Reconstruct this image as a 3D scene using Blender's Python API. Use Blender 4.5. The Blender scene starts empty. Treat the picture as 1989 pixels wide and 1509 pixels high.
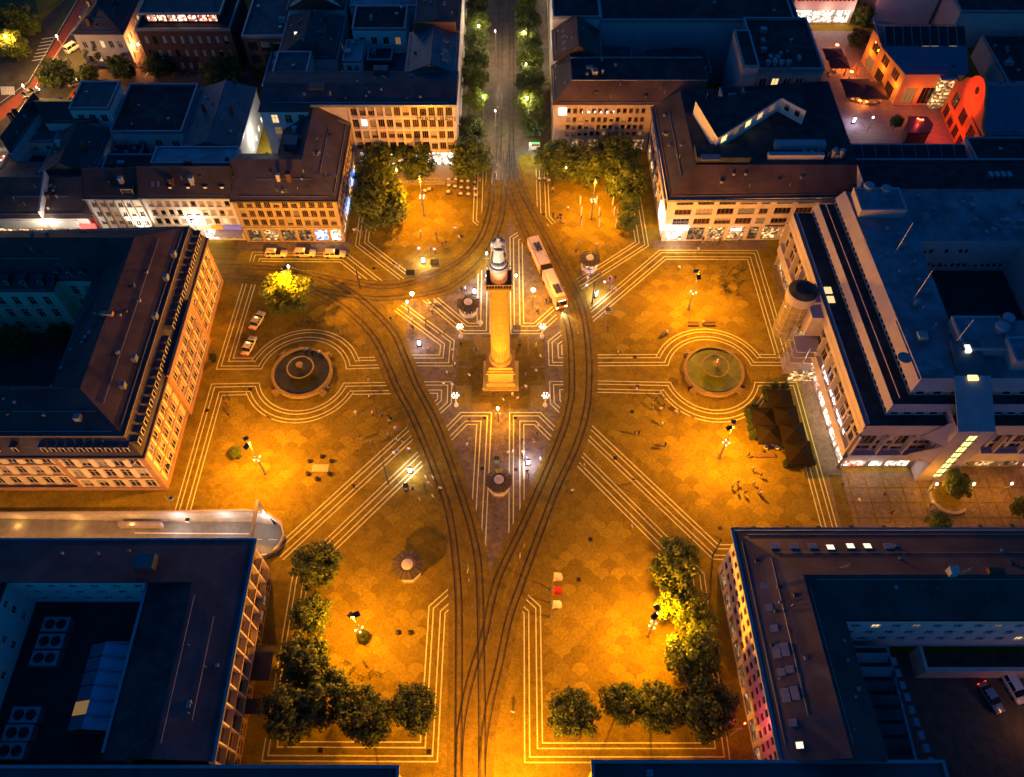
import bpy, bmesh, math, random
from mathutils import Vector, Matrix
from mathutils.geometry import tessellate_polygon
rnd = random.Random(11)
S = bpy.context.scene; COL = S.collection
pi = math.pi; rad = math.radians
# ------------------------------------------------------------------ camera
F_PX, PITCH = 1569.0, rad(56.0)
CAM = Vector((2.145, -89.149, 128.69))
cd = bpy.data.cameras.new('camera'); cam = bpy.data.objects.new('camera', cd); COL.objects.link(cam)
cd.sensor_width = 36; cd.lens = F_PX / 1989 * 36; cd.clip_end = 2000
cam.location = CAM; cam.rotation_euler = (pi/2 - PITCH, 0, 0); S.camera = cam
# ------------------------------------------------------------------ dusk sky and faint last light
wd = bpy.data.worlds.new('World'); S.world = wd; wd.use_nodes = True
nt = wd.node_tree; bg = nt.nodes['Background']
sky = nt.nodes.new('ShaderNodeTexSky'); sky.sky_type = 'NISHITA'; sky.sun_disc = False
sky.sun_elevation = rad(2.0); sky.sun_rotation = rad(200); sky.air_density = 1.6; sky.ozone_density = 6
tint = nt.nodes.new('ShaderNodeMix'); tint.data_type = 'RGBA'; tint.blend_type = 'MULTIPLY'
tint.inputs[0].default_value = 1.0
tint.inputs[7].default_value = (0.08, 1.26, 1.62, 1)
nt.links.new(sky.outputs[0], tint.inputs[6]); nt.links.new(tint.outputs[2], bg.inputs[0])
bg.inputs[1].default_value = 0.1
sl = bpy.data.lights.new('sun', 'SUN'); sl.energy = 0.03; sl.angle = rad(15); sl.color = (1, .8, .7)
so = bpy.data.objects.new('sun', sl); COL.objects.link(so); so.rotation_euler = (rad(80), 0, rad(200))
S.view_settings.view_transform = 'Standard'; S.view_settings.look = 'None'
S.view_settings.exposure = 1.25; S.view_settings.gamma = 1
S.cycles.use_denoising = True
try: S.cycles.denoiser = 'OPENIMAGEDENOISE'
except Exception: pass
S.cycles.max_bounces = 5; S.cycles.diffuse_bounces = 3; S.cycles.glossy_bounces = 3
S.cycles.transmission_bounces = 3; S.cycles.transparent_max_bounces = 6
S.cycles.use_light_tree = True; S.cycles.sample_clamp_indirect = 4.0; S.cycles.caustics_reflective = False; S.cycles.caustics_refractive = False
# ------------------------------------------------------------------ survey: where a sight line meets the level z
cP, sP = math.cos(PITCH), math.sin(PITCH)
def G(px, py, z=0.0):
    d = Vector((px-994.5, cP*F_PX - sP*(py-754.5)*1.0, -sP*F_PX - cP*(py-754.5)))
    t = (z - CAM.z) / d.z
    return CAM + d*t
def G2(px, py, z=0.0):
    v = G(px, py, z); return (v.x, v.y)
def pxm(p):   # photograph pixels per metre at p
    return F_PX / ((Vector(p)-CAM) @ Vector((0, cP, -sP)))
def px_of(p):
    v = Vector(p)-CAM; d = v @ Vector((0, cP, -sP))
    return 994.5 + F_PX*v.x/d, 754.5 - F_PX*(v @ Vector((0, sP, cP)))/d
# ------------------------------------------------------------------ materials
MATS = {}
def mat(name, c, r=.8, var=.18, sc=.6, metal=0, bump=0, es=0, ec=None, spec=.5, detail=3, warm=0):
    if name in MATS: return MATS[name]
    m = bpy.data.materials.new(name); m.use_nodes = True; t = m.node_tree; b = t.nodes['Principled BSDF']
    c = tuple(c)
    b.inputs['Roughness'].default_value = r; b.inputs['Metallic'].default_value = metal
    b.inputs['Specular IOR Level'].default_value = spec
    if var > 0 or bump > 0:
        g = t.nodes.new('ShaderNodeNewGeometry'); n = t.nodes.new('ShaderNodeTexNoise')
        n.inputs['Scale'].default_value = sc; n.inputs['Detail'].default_value = detail; n.inputs['Roughness'].default_value = .65
        t.links.new(g.outputs['Position'], n.inputs['Vector'])
        cr = t.nodes.new('ShaderNodeValToRGB'); cr.color_ramp.elements[0].position = .3; cr.color_ramp.elements[1].position = .7
        cr.color_ramp.elements[0].color = tuple(x*(1-var) for x in c)+(1,)
        cr.color_ramp.elements[1].color = (min(1, c[0]*(1+var)), min(1, c[1]*(1+var)), min(1, c[2]*(1+var)), 1)
        t.links.new(n.outputs[0], cr.inputs[0]); t.links.new(cr.outputs[0], b.inputs['Base Color'])
        if bump:
            n2 = t.nodes.new('ShaderNodeTexNoise'); n2.inputs['Scale'].default_value = sc*9; n2.inputs['Detail'].default_value = 2
            t.links.new(g.outputs['Position'], n2.inputs['Vector'])
            bp = t.nodes.new('ShaderNodeBump'); bp.inputs['Strength'].default_value = bump; bp.inputs['Distance'].default_value = .05
            t.links.new(n2.outputs[0], bp.inputs['Height']); t.links.new(bp.outputs[0], b.inputs['Normal'])
    else:
        b.inputs['Base Color'].default_value = c+(1,)
    if es:
        b.inputs['Emission Color'].default_value = tuple(ec or c)+(1,); b.inputs['Emission Strength'].default_value = es
    MATS[name] = m; return m
def cobble(name, sc=4.5, amt=.4, lg=.2):
    m = MATS[name]; t = m.node_tree; b = t.nodes['Principled BSDF']; src = b.inputs['Base Color'].links[0].from_socket
    g = t.nodes.new('ShaderNodeNewGeometry'); v = t.nodes.new('ShaderNodeTexVoronoi'); v.inputs['Scale'].default_value = sc; t.links.new(g.outputs['Position'], v.inputs['Vector'])
    n = t.nodes.new('ShaderNodeTexNoise'); n.inputs['Scale'].default_value = .09; n.inputs['Detail'].default_value = 7; n.inputs['Roughness'].default_value = .7; t.links.new(g.outputs['Position'], n.inputs['Vector'])
    s = t.nodes.new('ShaderNodeSeparateColor'); t.links.new(v.outputs['Color'], s.inputs[0])
    r = t.nodes.new('ShaderNodeMapRange'); r.inputs[3].default_value = 1-amt*.5; r.inputs[4].default_value = 1+amt*.5; t.links.new(s.outputs[0], r.inputs[0])
    r2 = t.nodes.new('ShaderNodeMapRange'); r2.inputs[1].default_value = .3; r2.inputs[2].default_value = .7; r2.inputs[3].default_value = 1-lg; r2.inputs[4].default_value = 1+lg*.8; t.links.new(n.outputs[0], r2.inputs[0])
    mu = t.nodes.new('ShaderNodeMath'); mu.operation = 'MULTIPLY'; t.links.new(r.outputs[0], mu.inputs[0]); t.links.new(r2.outputs[0], mu.inputs[1])
    vm = t.nodes.new('ShaderNodeVectorMath'); vm.operation = 'SCALE'; t.links.new(src, vm.inputs[0]); t.links.new(mu.outputs[0], vm.inputs['Scale']); t.links.new(vm.outputs[0], b.inputs['Base Color'])
def shop_mat(name, c1, c2, es, sc=1.9):
    """a lit shop interior seen through glass: goods of mixed brightness"""
    m = bpy.data.materials.new(name); m.use_nodes = True; t = m.node_tree; b = t.nodes['Principled BSDF']
    g = t.nodes.new('ShaderNodeNewGeometry'); v = t.nodes.new('ShaderNodeTexVoronoi'); v.inputs['Scale'].default_value = sc
    t.links.new(g.outputs['Position'], v.inputs['Vector'])
    n = t.nodes.new('ShaderNodeTexNoise'); n.inputs['Scale'].default_value = sc*.3; t.links.new(g.outputs['Position'], n.inputs['Vector'])
    mx = t.nodes.new('ShaderNodeMix'); mx.data_type = 'RGBA'; mx.inputs[6].default_value = c1+(1,); mx.inputs[7].default_value = c2+(1,)
    sp = t.nodes.new('ShaderNodeSeparateColor'); t.links.new(v.outputs['Color'], sp.inputs[0]); t.links.new(sp.outputs[0], mx.inputs[0])
    pw = t.nodes.new('ShaderNodeMath'); pw.operation = 'POWER'; pw.inputs[1].default_value = 3.0; t.links.new(sp.outputs[1], pw.inputs[0])
    ml = t.nodes.new('ShaderNodeMath'); ml.operation = 'MULTIPLY_ADD'; t.links.new(pw.outputs[0], ml.inputs[0]); ml.inputs[1].default_value = es*2.6; ml.inputs[2].default_value = es*.16
    cl = t.nodes.new('ShaderNodeMath'); cl.operation = 'MULTIPLY'; t.links.new(n.outputs[0], cl.inputs[1]); t.links.new(ml.outputs[0], cl.inputs[0])
    b.inputs['Base Color'].default_value = (.02, .02, .02, 1); b.inputs['Roughness'].default_value = .08
    t.links.new(mx.outputs[2], b.inputs['Emission Color']); t.links.new(cl.outputs[0], b.inputs['Emission Strength'])
    MATS[name] = m; return m
def roof_tiles(name, c, course=.45, var=.42, r=.75):
    """courses of slate or tile: fine relief only"""
    m = bpy.data.materials.new(name); m.use_nodes = True; t = m.node_tree; b = t.nodes['Principled BSDF']
    g = t.nodes.new('ShaderNodeNewGeometry'); n = t.nodes.new('ShaderNodeTexNoise'); n.inputs['Scale'].default_value = .22; n.inputs['Detail'].default_value = 6
    t.links.new(g.outputs['Position'], n.inputs['Vector'])
    cr = t.nodes.new('ShaderNodeValToRGB'); cr.color_ramp.elements[0].position = .3; cr.color_ramp.elements[1].position = .72
    cr.color_ramp.elements[0].color = tuple(x*(1-var) for x in c)+(1,); cr.color_ramp.elements[1].color = tuple(x*(1+var) for x in c)+(1,)
    t.links.new(n.outputs[0], cr.inputs[0])
    n3 = t.nodes.new('ShaderNodeTexNoise'); n3.inputs['Scale'].default_value = 3.5; t.links.new(g.outputs['Position'], n3.inputs['Vector'])
    mm = t.nodes.new('ShaderNodeMix'); mm.data_type = 'RGBA'; mm.blend_type = 'MULTIPLY'; mm.inputs[0].default_value = .5
    t.links.new(cr.outputs[0], mm.inputs[6]); t.links.new(n3.outputs[0], mm.inputs[7]); t.links.new(mm.outputs[2], b.inputs['Base Color'])
    w = t.nodes.new('ShaderNodeTexWave'); w.wave_type = 'BANDS'; w.bands_direction = 'Z'; w.wave_profile = 'SAW'; w.inputs['Scale'].default_value = .5/course; w.inputs['Distortion'].default_value = .4
    t.links.new(g.outputs['Position'], w.inputs['Vector'])
    bp = t.nodes.new('ShaderNodeBump'); bp.inputs['Strength'].default_value = .55; bp.inputs['Distance'].default_value = .08
    t.links.new(w.outputs[0], bp.inputs['Height']); t.links.new(bp.outputs[0], b.inputs['Normal'])
    b.inputs['Roughness'].default_value = r
    MATS[name] = m; return m
M = MATS
for a in [
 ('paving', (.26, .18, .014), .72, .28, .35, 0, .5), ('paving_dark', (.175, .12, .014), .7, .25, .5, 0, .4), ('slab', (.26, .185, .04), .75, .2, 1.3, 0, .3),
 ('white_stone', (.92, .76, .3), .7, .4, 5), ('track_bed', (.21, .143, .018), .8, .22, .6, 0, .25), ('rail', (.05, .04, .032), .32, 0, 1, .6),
 ('rail_bright', (.2, .17, .13), .35, 0, 1, 1), ('asphalt', (.07, .065, .06), .7, .25, .5, 0, .3), ('road_paint', (.75, .74, .7), .6, .15, 3), ('cycle_red', (.32, .07, .04), .75, .2, 1),
 ('grass', (.05, .08, .02), .9, .4, 2, 0, .5), ('kerb', (.38, .34, .3), .8, .2, 2), ('iron', (.03, .027, .025), .5, .2, 4, .5),
 ('cream', (.84, .74, .5), .85, .1, .4), ('sandstone', (.46, .26, .15), .85, .15, 1.2), ('brown_stone', (.46, .34, .18), .85, .14, .8), ('plaster_white', (.74, .72, .68), .85, .08, .5),
 ('plaster_grey', (.5, .49, .48), .85, .1, .5), ('plaster_pink', (.68, .58, .53), .85, .1, .5), ('concrete', (.28, .26, .26), .85, .15, .5), ('concrete_pale', (.39, .34, .38), .8, .1, .5), ('brick_dark', (.12, .05, .04), .85, .2, 2),
 ('bank_stone', (.4, .3, .25), .85, .14, .7), ('flat_roof', (.045, .05, .052), .85, .35, .35, 0, .3), ('flat_roof_pale', (.3, .32, .34), .85, .25, .4), ('flat_roof_mid', (.1, .11, .115), .85, .3, .3, 0, .3), ('metal_roof', (.12, .135, .145), .45, .15, .6, .4),
 ('zinc', (.3, .33, .36), .4, .15, 1, .5), ('window_frame', (.7, .68, .64), .6, 0), ('frame_dark', (.06, .055, .05), .5, 0), ('frame_brown', (.24, .15, .08), .6, 0),
 ('column_stone', (.6, .44, .1), .8, .14, 1.4, 0, .2), ('bronze', (.72, .68, .58), .6, .25, 2.2, 0), ('patina', (.6, .58, .52), .55, .3, 2.5), ('granite', (.34, .28, .23), .7, .2, 2),
 ('kiosk_roof', (.12, .085, .03), .5, .2, 2), ('kiosk_wall', (.72, .67, .6), .7, .1, 1), ('kiosk_disc', (.75, .66, .58), .5, .1, 1),
 ('trunk', (.08, .055, .035), .9, .3, 5, 0, .6), ('pole_grey', (.35, .34, .32), .4, .1, 2, .6), ('pole_dark', (.05, .05, .06), .5, .1, 2, .3), ('panel_blue', (.012, .012, .03), .4, .1, 1),
 ('white_paint', (.8, .78, .74), .5, .05, 1), ('car_cream', (.85, .74, .38), .3, .03, 1), ('car_white', (.8, .8, .8), .3, .03, 1), ('car_dark', (.03, .03, .05), .25, .05, 1), ('car_red', (.35, .03, .02), .3, .05, 1), ('car_silver', (.4, .41, .43), .3, .05, 1, .6),
 ('tyre', (.015, .015, .015), .8, 0), ('rim', (.5, .5, .5), .35, 0, 1, .8), ('glass_dark', (.012, .014, .018), .06, 0), ('bus_yellow', (.8, .34, .015), .35, .05, 1), ('bus_roof', (.78, .7, .68), .5, .08, 1), ('rubber', (.02, .02, .02), .8, .1, 3),
 ('canvas_brown', (.018, .012, .005), .85, .2, 1.2), ('canvas_purple', (.07, .03, .035), .85, .2, 1.2), ('canvas_white', (.75, .72, .68), .8, .05, 1), ('canvas_orange', (.6, .22, .05), .8, .05, 1), ('wood', (.22, .12, .06), .7, .25, 4), ('cloth_red', (.6, .03, .03), .8, .1, 2), ('sand', (.55, .42, .22), .9, .2, 3),
 ('basin_stone', (.3, .205, .06), .7, .2, 1.5), ('hedge', (.035, .06, .015), .9, .5, 5, 0, .8), ('skin', (.5, .32, .23), .6, 0), ('hair', (.04, .025, .015), .7, 0), ('shoe', (.03, .03, .03), .6, 0)]:
    mat(*a)
for n_ in ('paving', 'paving_dark', 'slab', 'track_bed', 'white_stone', 'asphalt', 'cream', 'plaster_white', 'plaster_pink', 'canvas_brown', 'flat_roof', 'column_stone'): M[n_].node_tree.nodes['Principled BSDF'].inputs['Specular IOR Level'].default_value = .12
for n_ in ('paving', 'paving_dark', 'track_bed'): cobble(n_)
for n_ in ('flat_roof', 'flat_roof_mid', 'flat_roof_pale', 'metal_roof'): cobble(n_, .5, .35)
roof_tiles('slate_blue', (.06, .066, .07)); roof_tiles('tiles_brown', (.13, .075, .06)); roof_tiles('tiles_dark', (.075, .06, .062)); roof_tiles('tiles_red', (.2, .09, .06)); roof_tiles('slate_purple', (.1, .08, .09))  # brown and purple also carry lamp spill on slopes facing the square
mat('pane_dark', (.015, .013, .012), .08, 0, spec=.6); mat('pane_brown', (.06, .035, .018), .12, .3, 1.5)
mat('pane_blind', (.42, .36, .32), .5, .1, 1.5); mat('pane_dim', (.1, .06, .02), .1, 0, es=.09, ec=(1, .55, .18)); mat('pane_warm', (.1, .08, .04), .1, 0, es=.5, ec=(1, .66, .28)); mat('pane_yellow', (.1, .1, .02), .1, 0, es=.9, ec=(1, .85, .25))
mat('pane_white', (.2, .2, .2), .1, 0, es=.9, ec=(1, .93, .82)); mat('pane_blue', (.02, .02, .05), .1, 0, es=.9, ec=(.08, .2, 1)); mat('skylight', (.16, .18, .24), .15, .1, 1); mat('skylight_lit', (.3, .25, .2), .2, 0, es=.7, ec=(1, .78, .5))
shop_mat('shop_warm', (1, .55, .22), (.5, .24, .07), 1.0); shop_mat('shop_white', (1, .93, .82), (1, .6, .32), 2.6); shop_mat('shop_red', (1, .08, .05), (1, .75, .5), 2.2); shop_mat('shop_dim', (.8, .45, .2), (.25, .12, .05), .4); shop_mat('shop_cool', (.7, .8, 1), (.35, .45, 1), 2.4)
for n, c, e in [('lamp_sodium', (1, .55, .15), 40), ('lamp_white', (1, .86, .72), 20), ('lamp_small', (1, .82, .6), 6), ('lamp_cool', (.85, .92, 1), 9), ('sign_white', (1, .95, .9), 1.1), ('sign_red', (1, .04, .03), 2.2), ('sign_blue', (.1, .22, 1), 2.6), ('sign_green', (.1, 1, .25), .5), ('lamp_red', (1, .08, .03), 6), ('lamp_orange', (1, .3, .05), 8), ('headlight', (1, .92, .8), 12), ('tail_light', (1, .05, .02), .9), ('screen', (.8, .88, 1), 2.2)]:
    mat(n, c, .5, 0, es=e, ec=c)
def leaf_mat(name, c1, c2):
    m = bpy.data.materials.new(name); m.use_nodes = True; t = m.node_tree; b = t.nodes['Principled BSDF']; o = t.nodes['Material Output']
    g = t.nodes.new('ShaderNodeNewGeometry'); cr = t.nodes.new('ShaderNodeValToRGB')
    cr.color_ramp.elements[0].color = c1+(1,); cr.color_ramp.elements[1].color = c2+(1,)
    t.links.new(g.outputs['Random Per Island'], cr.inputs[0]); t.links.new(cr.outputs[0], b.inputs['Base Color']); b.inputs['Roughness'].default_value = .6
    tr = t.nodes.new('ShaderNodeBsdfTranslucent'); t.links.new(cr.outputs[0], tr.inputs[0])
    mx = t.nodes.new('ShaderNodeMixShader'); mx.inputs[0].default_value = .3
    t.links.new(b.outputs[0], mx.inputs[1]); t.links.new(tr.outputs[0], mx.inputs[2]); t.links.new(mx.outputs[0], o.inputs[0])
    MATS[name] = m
leaf_mat('leaf', (.06, .09, .012), (.16, .21, .03)); leaf_mat('leaf_dark', (.045, .07, .015), (.1, .14, .03)); leaf_mat('leaf_lit_up', (.08, .12, .012), (.2, .23, .025))  # the last, yellower tone puts lamp light into the leaf colour
def water_mat():
    m = mat('water', (.05, .05, .012), .1, .3, .6); t = m.node_tree; b = t.nodes['Principled BSDF']
    g = t.nodes.new('ShaderNodeNewGeometry'); n = t.nodes.new('ShaderNodeTexNoise'); n.inputs['Scale'].default_value = 3
    t.links.new(g.outputs['Position'], n.inputs['Vector']); bp = t.nodes.new('ShaderNodeBump'); bp.inputs['Strength'].default_value = .3; bp.inputs['Distance'].default_value = .05
    t.links.new(n.outputs[0], bp.inputs['Height']); t.links.new(bp.outputs[0], b.inputs['Normal'])
water_mat()
mat('water_pale', (.17, .19, .012), .3, .3, .6)
# ------------------------------------------------------------------ mesh helpers
class MB:
    def __init__(s): s.v = []; s.f = []; s.m = []; s.mi = 0
    def q(s, pts):
        n = len(s.v); s.v += [tuple(p) for p in pts]; s.f.append(tuple(range(n, n+len(pts)))); s.m.append(s.mi); return s
    def box(s, x0, y0, z0, x1, y1, z1, mtx=None):
        n = len(s.v); P = [(x, y, z) for z in (z0, z1) for (x, y) in ((x0, y0), (x1, y0), (x1, y1), (x0, y1))]
        if mtx: P = [tuple(mtx @ Vector(p)) for p in P]
        s.v += P
        for f in ((0, 3, 2, 1), (4, 5, 6, 7), (0, 1, 5, 4), (1, 2, 6, 5), (2, 3, 7, 6), (3, 0, 4, 7)):
            s.f.append(tuple(n+i for i in f)); s.m.append(s.mi)
        return s
    def prism(s, poly, z0, z1, cap=True):
        n = len(s.v); k = len(poly); s.v += [(x, y, z0) for x, y in poly] + [(x, y, z1) for x, y in poly]
        for i in range(k): s.f.append((n+i, n+(i+1) % k, n+k+(i+1) % k, n+k+i)); s.m.append(s.mi)
        if cap:
            s.f.append(tuple(n+k+i for i in range(k))); s.m.append(s.mi)
            s.f.append(tuple(n+k-1-i for i in range(k))); s.m.append(s.mi)
        return s
    def lathe(s, prof, n=16, cx=0, cy=0, a0=0.0, cap=True):
        b = len(s.v)
        for r, z in prof:
            for i in range(n):
                a = a0+2*pi*i/n; s.v.append((cx+r*math.cos(a), cy+r*math.sin(a), z))
        for j in range(len(prof)-1):
            for i in range(n):
                s.f.append((b+j*n+i, b+j*n+(i+1) % n, b+(j+1)*n+(i+1) % n, b+(j+1)*n+i)); s.m.append(s.mi)
        if cap:
            s.f.append(tuple(b+(len(prof)-1)*n+i for i in range(n))); s.m.append(s.mi)
            s.f.append(tuple(b+n-1-i for i in range(n))); s.m.append(s.mi)
        return s
    def tube(s, pts, r, n=6, r1=None):
        pts = [Vector(p) for p in pts]; b = len(s.v); k = len(pts)
        for j, p in enumerate(pts):
            d = (pts[min(j+1, k-1)]-pts[max(j-1, 0)]).normalized()
            u = d.cross(Vector((0, 0, 1)) if abs(d.z) < .9 else Vector((1, 0, 0))).normalized(); w = d.cross(u)
            rr = r if r1 is None else r+(r1-r)*j/max(1, k-1)
            for i in range(n):
                a = 2*pi*i/n; s.v.append(tuple(p+u*rr*math.cos(a)+w*rr*math.sin(a)))
        for j in range(k-1):
            for i in range(n):
                s.f.append((b+j*n+i, b+j*n+(i+1) % n, b+(j+1)*n+(i+1) % n, b+(j+1)*n+i)); s.m.append(s.mi)
        s.f.append(tuple(b+n-1-i for i in range(n))); s.m.append(s.mi); s.f.append(tuple(b+(k-1)*n+i for i in range(n))); s.m.append(s.mi)
        return s
    def ribbon(s, pts, w, z, closed=False):
        """flat strip of width w along a 2-D line"""
        L = offset(pts, w/2, closed); Rr = offset(pts, -w/2, closed); k = len(pts)
        for i in range(k if closed else k-1):
            j = (i+1) % k; s.q([(L[i][0], L[i][1], z), (Rr[i][0], Rr[i][1], z), (Rr[j][0], Rr[j][1], z), (L[j][0], L[j][1], z)][::-1])
        return s
    def mesh(s, name, mats, smooth=False):
        me = bpy.data.meshes.new(name); me.from_pydata(s.v, [], s.f)
        for m in (mats if isinstance(mats, (list, tuple)) else [mats]): me.materials.append(M[m] if isinstance(m, str) else m)
        if any(s.m): me.polygons.foreach_set('material_index', s.m)
        if smooth: me.polygons.foreach_set('use_smooth', [True]*len(s.f))
        me.update(); return me
    def build(s, name, mats, parent=None, smooth=False, world=True, fix=False):
        if parent is not None and world:
            l = wloc(parent); s.v = [(x-l[0], y-l[1], z-l[2]) for x, y, z in s.v]
        me = s.mesh(name, mats, smooth)
        if fix:
            bm = bmesh.new(); bm.from_mesh(me); bmesh.ops.recalc_face_normals(bm, faces=bm.faces); bm.to_mesh(me); bm.free()
        return obj(name, me, parent)
def wloc(o):
    l = Vector((0, 0, 0))
    while o is not None: l = l+o.location; o = o.parent
    return l
def obj(name, me, parent=None, loc=None, rz=0):
    o = bpy.data.objects.new(name, me); COL.objects.link(o)
    if parent is not None: o.parent = parent
    if loc is not None: o.location = loc
    if rz: o.rotation_euler = (0, 0, rz)
    return o
LABELLED = []
def tag(o, label, cat, group=None):
    o['label'] = label; o['category'] = cat
    if group: o['group'] = group
    LABELLED.append(o); return o
def thing(name, label, cat, loc=(0, 0, 0), rz=0, group=None):
    o = obj(name, None, None, loc, rz); o.empty_display_size = .3; return tag(o, label, cat, group)
def struct(o, kind='structure'): o['kind'] = kind; return o
def dup(src, loc, rz, label, group=None, scale=None):
    r = src.copy(); COL.objects.link(r); r.location = loc; r.rotation_euler = (0, 0, rz); r['label'] = label
    if group: r['group'] = group
    if scale: r.scale = scale
    for c in src.children:
        d = c.copy(); COL.objects.link(d); d.parent = r
        for e in c.children:
            g = e.copy(); COL.objects.link(g); g.parent = d
    LABELLED.append(r); return r
def offset(pts, d, closed=False):
    """line moved d metres to its left"""
    out = []; k = len(pts)
    for i in range(k):
        p = pts[i]; a = pts[i-1] if (i > 0 or closed) else None; b = pts[(i+1) % k] if (i < k-1 or closed) else None
        def nn(u, v):
            x, y = v[0]-u[0], v[1]-u[1]; l = math.hypot(x, y) or 1; return (-y/l, x/l)
        if a is None: n = nn(p, b); out.append((p[0]+n[0]*d, p[1]+n[1]*d)); continue
        if b is None: n = nn(a, p); out.append((p[0]+n[0]*d, p[1]+n[1]*d)); continue
        n1, n2 = nn(a, p), nn(p, b); c = 1+n1[0]*n2[0]+n1[1]*n2[1]; c = max(c, .35)
        out.append((p[0]+(n1[0]+n2[0])*d/c, p[1]+(n1[1]+n2[1])*d/c))
    return out
def inpoly(x, y, P):
    r = False; j = len(P)-1
    for i in range(len(P)):
        if (P[i][1] > y) != (P[j][1] > y) and x < (P[j][0]-P[i][0])*(y-P[i][1])/(P[j][1]-P[i][1])+P[i][0]: r = not r
        j = i
    return r
def smooth_line(P, n=6):
    """Catmull-Rom through P"""
    out = []; k = len(P)
    for i in range(k-1):
        p0, p1, p2, p3 = P[max(i-1, 0)], P[i], P[i+1], P[min(i+2, k-1)]
        for j in range(n):
            t = j/n
            out.append(tuple(.5*(2*p1[a]+(p2[a]-p0[a])*t+(2*p0[a]-5*p1[a]+4*p2[a]-p3[a])*t*t+(3*p1[a]-p0[a]-3*p2[a]+p3[a])*t**3) for a in (0, 1)))
    out.append(P[-1]); return out
def text(s, size, m, parent, loc, rot, name='lettering', depth=.03, align='CENTER'):
    cu = bpy.data.curves.new('lettering', 'FONT'); cu.body = s; cu.size = size; cu.extrude = depth; cu.align_x = align; cu.align_y = 'CENTER'; cu.resolution_u = 2
    t = bpy.data.objects.new('t', cu); COL.objects.link(t); bpy.context.view_layer.update()
    me = bpy.data.meshes.new_from_object(t.evaluated_get(bpy.context.evaluated_depsgraph_get())); bpy.data.objects.remove(t); bpy.data.curves.remove(cu)
    me.name = name; me.materials.clear(); me.materials.append(M[m] if isinstance(m, str) else m); o = obj(name, me, parent)
    o.location = Vector(loc)-(wloc(parent) if parent else Vector()); o.rotation_euler = rot; return o
def light(kind, loc, power, color, parent=None, target=None, angle=150, blend=.6, size=.25):
    l = bpy.data.lights.new('light', kind); l.energy = power; l.color = color
    if kind == 'SPOT': l.spot_size = rad(angle); l.spot_blend = blend
    if kind != 'SUN': l.shadow_soft_size = size
    o = bpy.data.objects.new('light', l); COL.objects.link(o)
    if parent is not None: o.parent = parent; o.location = Vector(loc)-wloc(parent)
    else: o.location = loc
    if target is not None:
        o.rotation_euler = (Vector(target)-Vector(loc)).to_track_quat('-Z', 'Y').to_euler()
    return o
SOD = (1, .37, .004); SODW = (1, .5, .1); WARM = (1, .72, .45); COOL = (.78, .66, 1)
# ------------------------------------------------------------------ ground with the cut of the underpass ramp
HOLE = [(-150, -29.3), (-60, -28.7), (-44, -28.3), (-40.2, -28.9), (-37.8, -30.6), (-36.9, -32.8), (-37.6, -35.2), (-39.6, -36.8), (-43, -37.4), (-150, -37.4)]
OUT = [(-420, -160), (420, -160), (420, 420), (-420, 420)]
pts = [Vector((x, y, 0)) for x, y in OUT], [Vector((x, y, 0)) for x, y in reversed(HOLE)]
tri = tessellate_polygon(pts); allp = pts[0]+pts[1]
mb = MB(); mb.v = [tuple(p) for p in allp]
for t in tri:
    a, b, c = (allp[i] for i in t)
    mb.f.append(tuple(t) if (b-a).cross(c-a).z > 0 else tuple(reversed(t))); mb.m.append(0)
ground = struct(mb.build('plaza_ground', 'paving'))
# ramp
mb = MB(); mb.q([(-150, -37.4, -1.2), (-90, -37.4, -1.2), (-90, -29, -1.2), (-150, -29, -1.2)]); mb.q([(-90, -37.4, -1.2), (-22, -37.4, -5.4), (-22, -28, -5.4), (-90, -29, -1.2)])
ramp = struct(mb.build('ramp_road', mat('ramp_asphalt', (.2, .19, .18), .8, .2, .8)))
mb = MB()
for i in range(len(HOLE)-1):
    a, b = HOLE[i], HOLE[i+1]
    if a[0] > -41.5 and i < 6: mb.q([(a[0], a[1], -.9), (b[0], b[1], -.9), (b[0], b[1], .0), (a[0], a[1], .0)])
    else: mb.q([(a[0], a[1], -6), (b[0], b[1], -6), (b[0], b[1], .0), (a[0], a[1], .0)])
mb.build('ramp_wall', mat('ramp_wall', (.48, .45, .42), .8, .2, .8), ramp)
mb = MB(); mb.q([(-22, -37.4, -6), (-22, -28, -6), (-22, -28, -.9), (-22, -37.4, -.9)]).q([(-43, -27.8, -.9), (-22, -27.8, -.9), (-22, -27.8, -6), (-43, -27.8, -6)]).q([(-42, -37.5, -.9), (-22, -37.5, -.9), (-22, -37.5, -6), (-42, -37.5, -6)])
mb.build('tunnel_wall', 'concrete', ramp)
mb = MB(); P2 = offset(HOLE[:8], -.0); A = offset(HOLE[:8], .28)
for i in range(7):
    a, b, c, d = HOLE[i], HOLE[i+1], A[i+1], A[i]
    mb.q([(*a, 0), (*b, 0), (*b, .75), (*a, .75)]).q([(*a, .75), (*b, .75), (*c, .75), (*d, .75)]).q([(*d, .75), (*c, .75), (*c, 0), (*d, 0)])
par = mb.build('parapet_wall', 'concrete_pale'); tag(par, 'low pale parapet wall curving round the sunken road ramp', 'wall')
def ramp_z(x): return -1.2 if x < -90 else -1.2-(x+90)*4.2/68
def ramp_strip(a, b, w, name='road_line'):
    n = (Vector(b)-Vector(a)).normalized(); n = Vector((-n.y, n.x))*w/2; a, b = Vector(a), Vector(b)
    q = [a+n, a-n, b-n, b+n]; MB().q([(p.x, p.y, ramp_z(p.x)+.012) for p in q][::-1]).build(name, 'road_paint', ramp)
for k in range(7): ramp_strip((-69.5+k*3.1, -33.6), (-68.3+k*3.1, -36.4), .5, 'hatch_stripe')
ramp_strip((-52, -36.3), (-40, -34.2), .18); ramp_strip((-120, -33.2), (-72, -33.2), .18)
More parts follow.
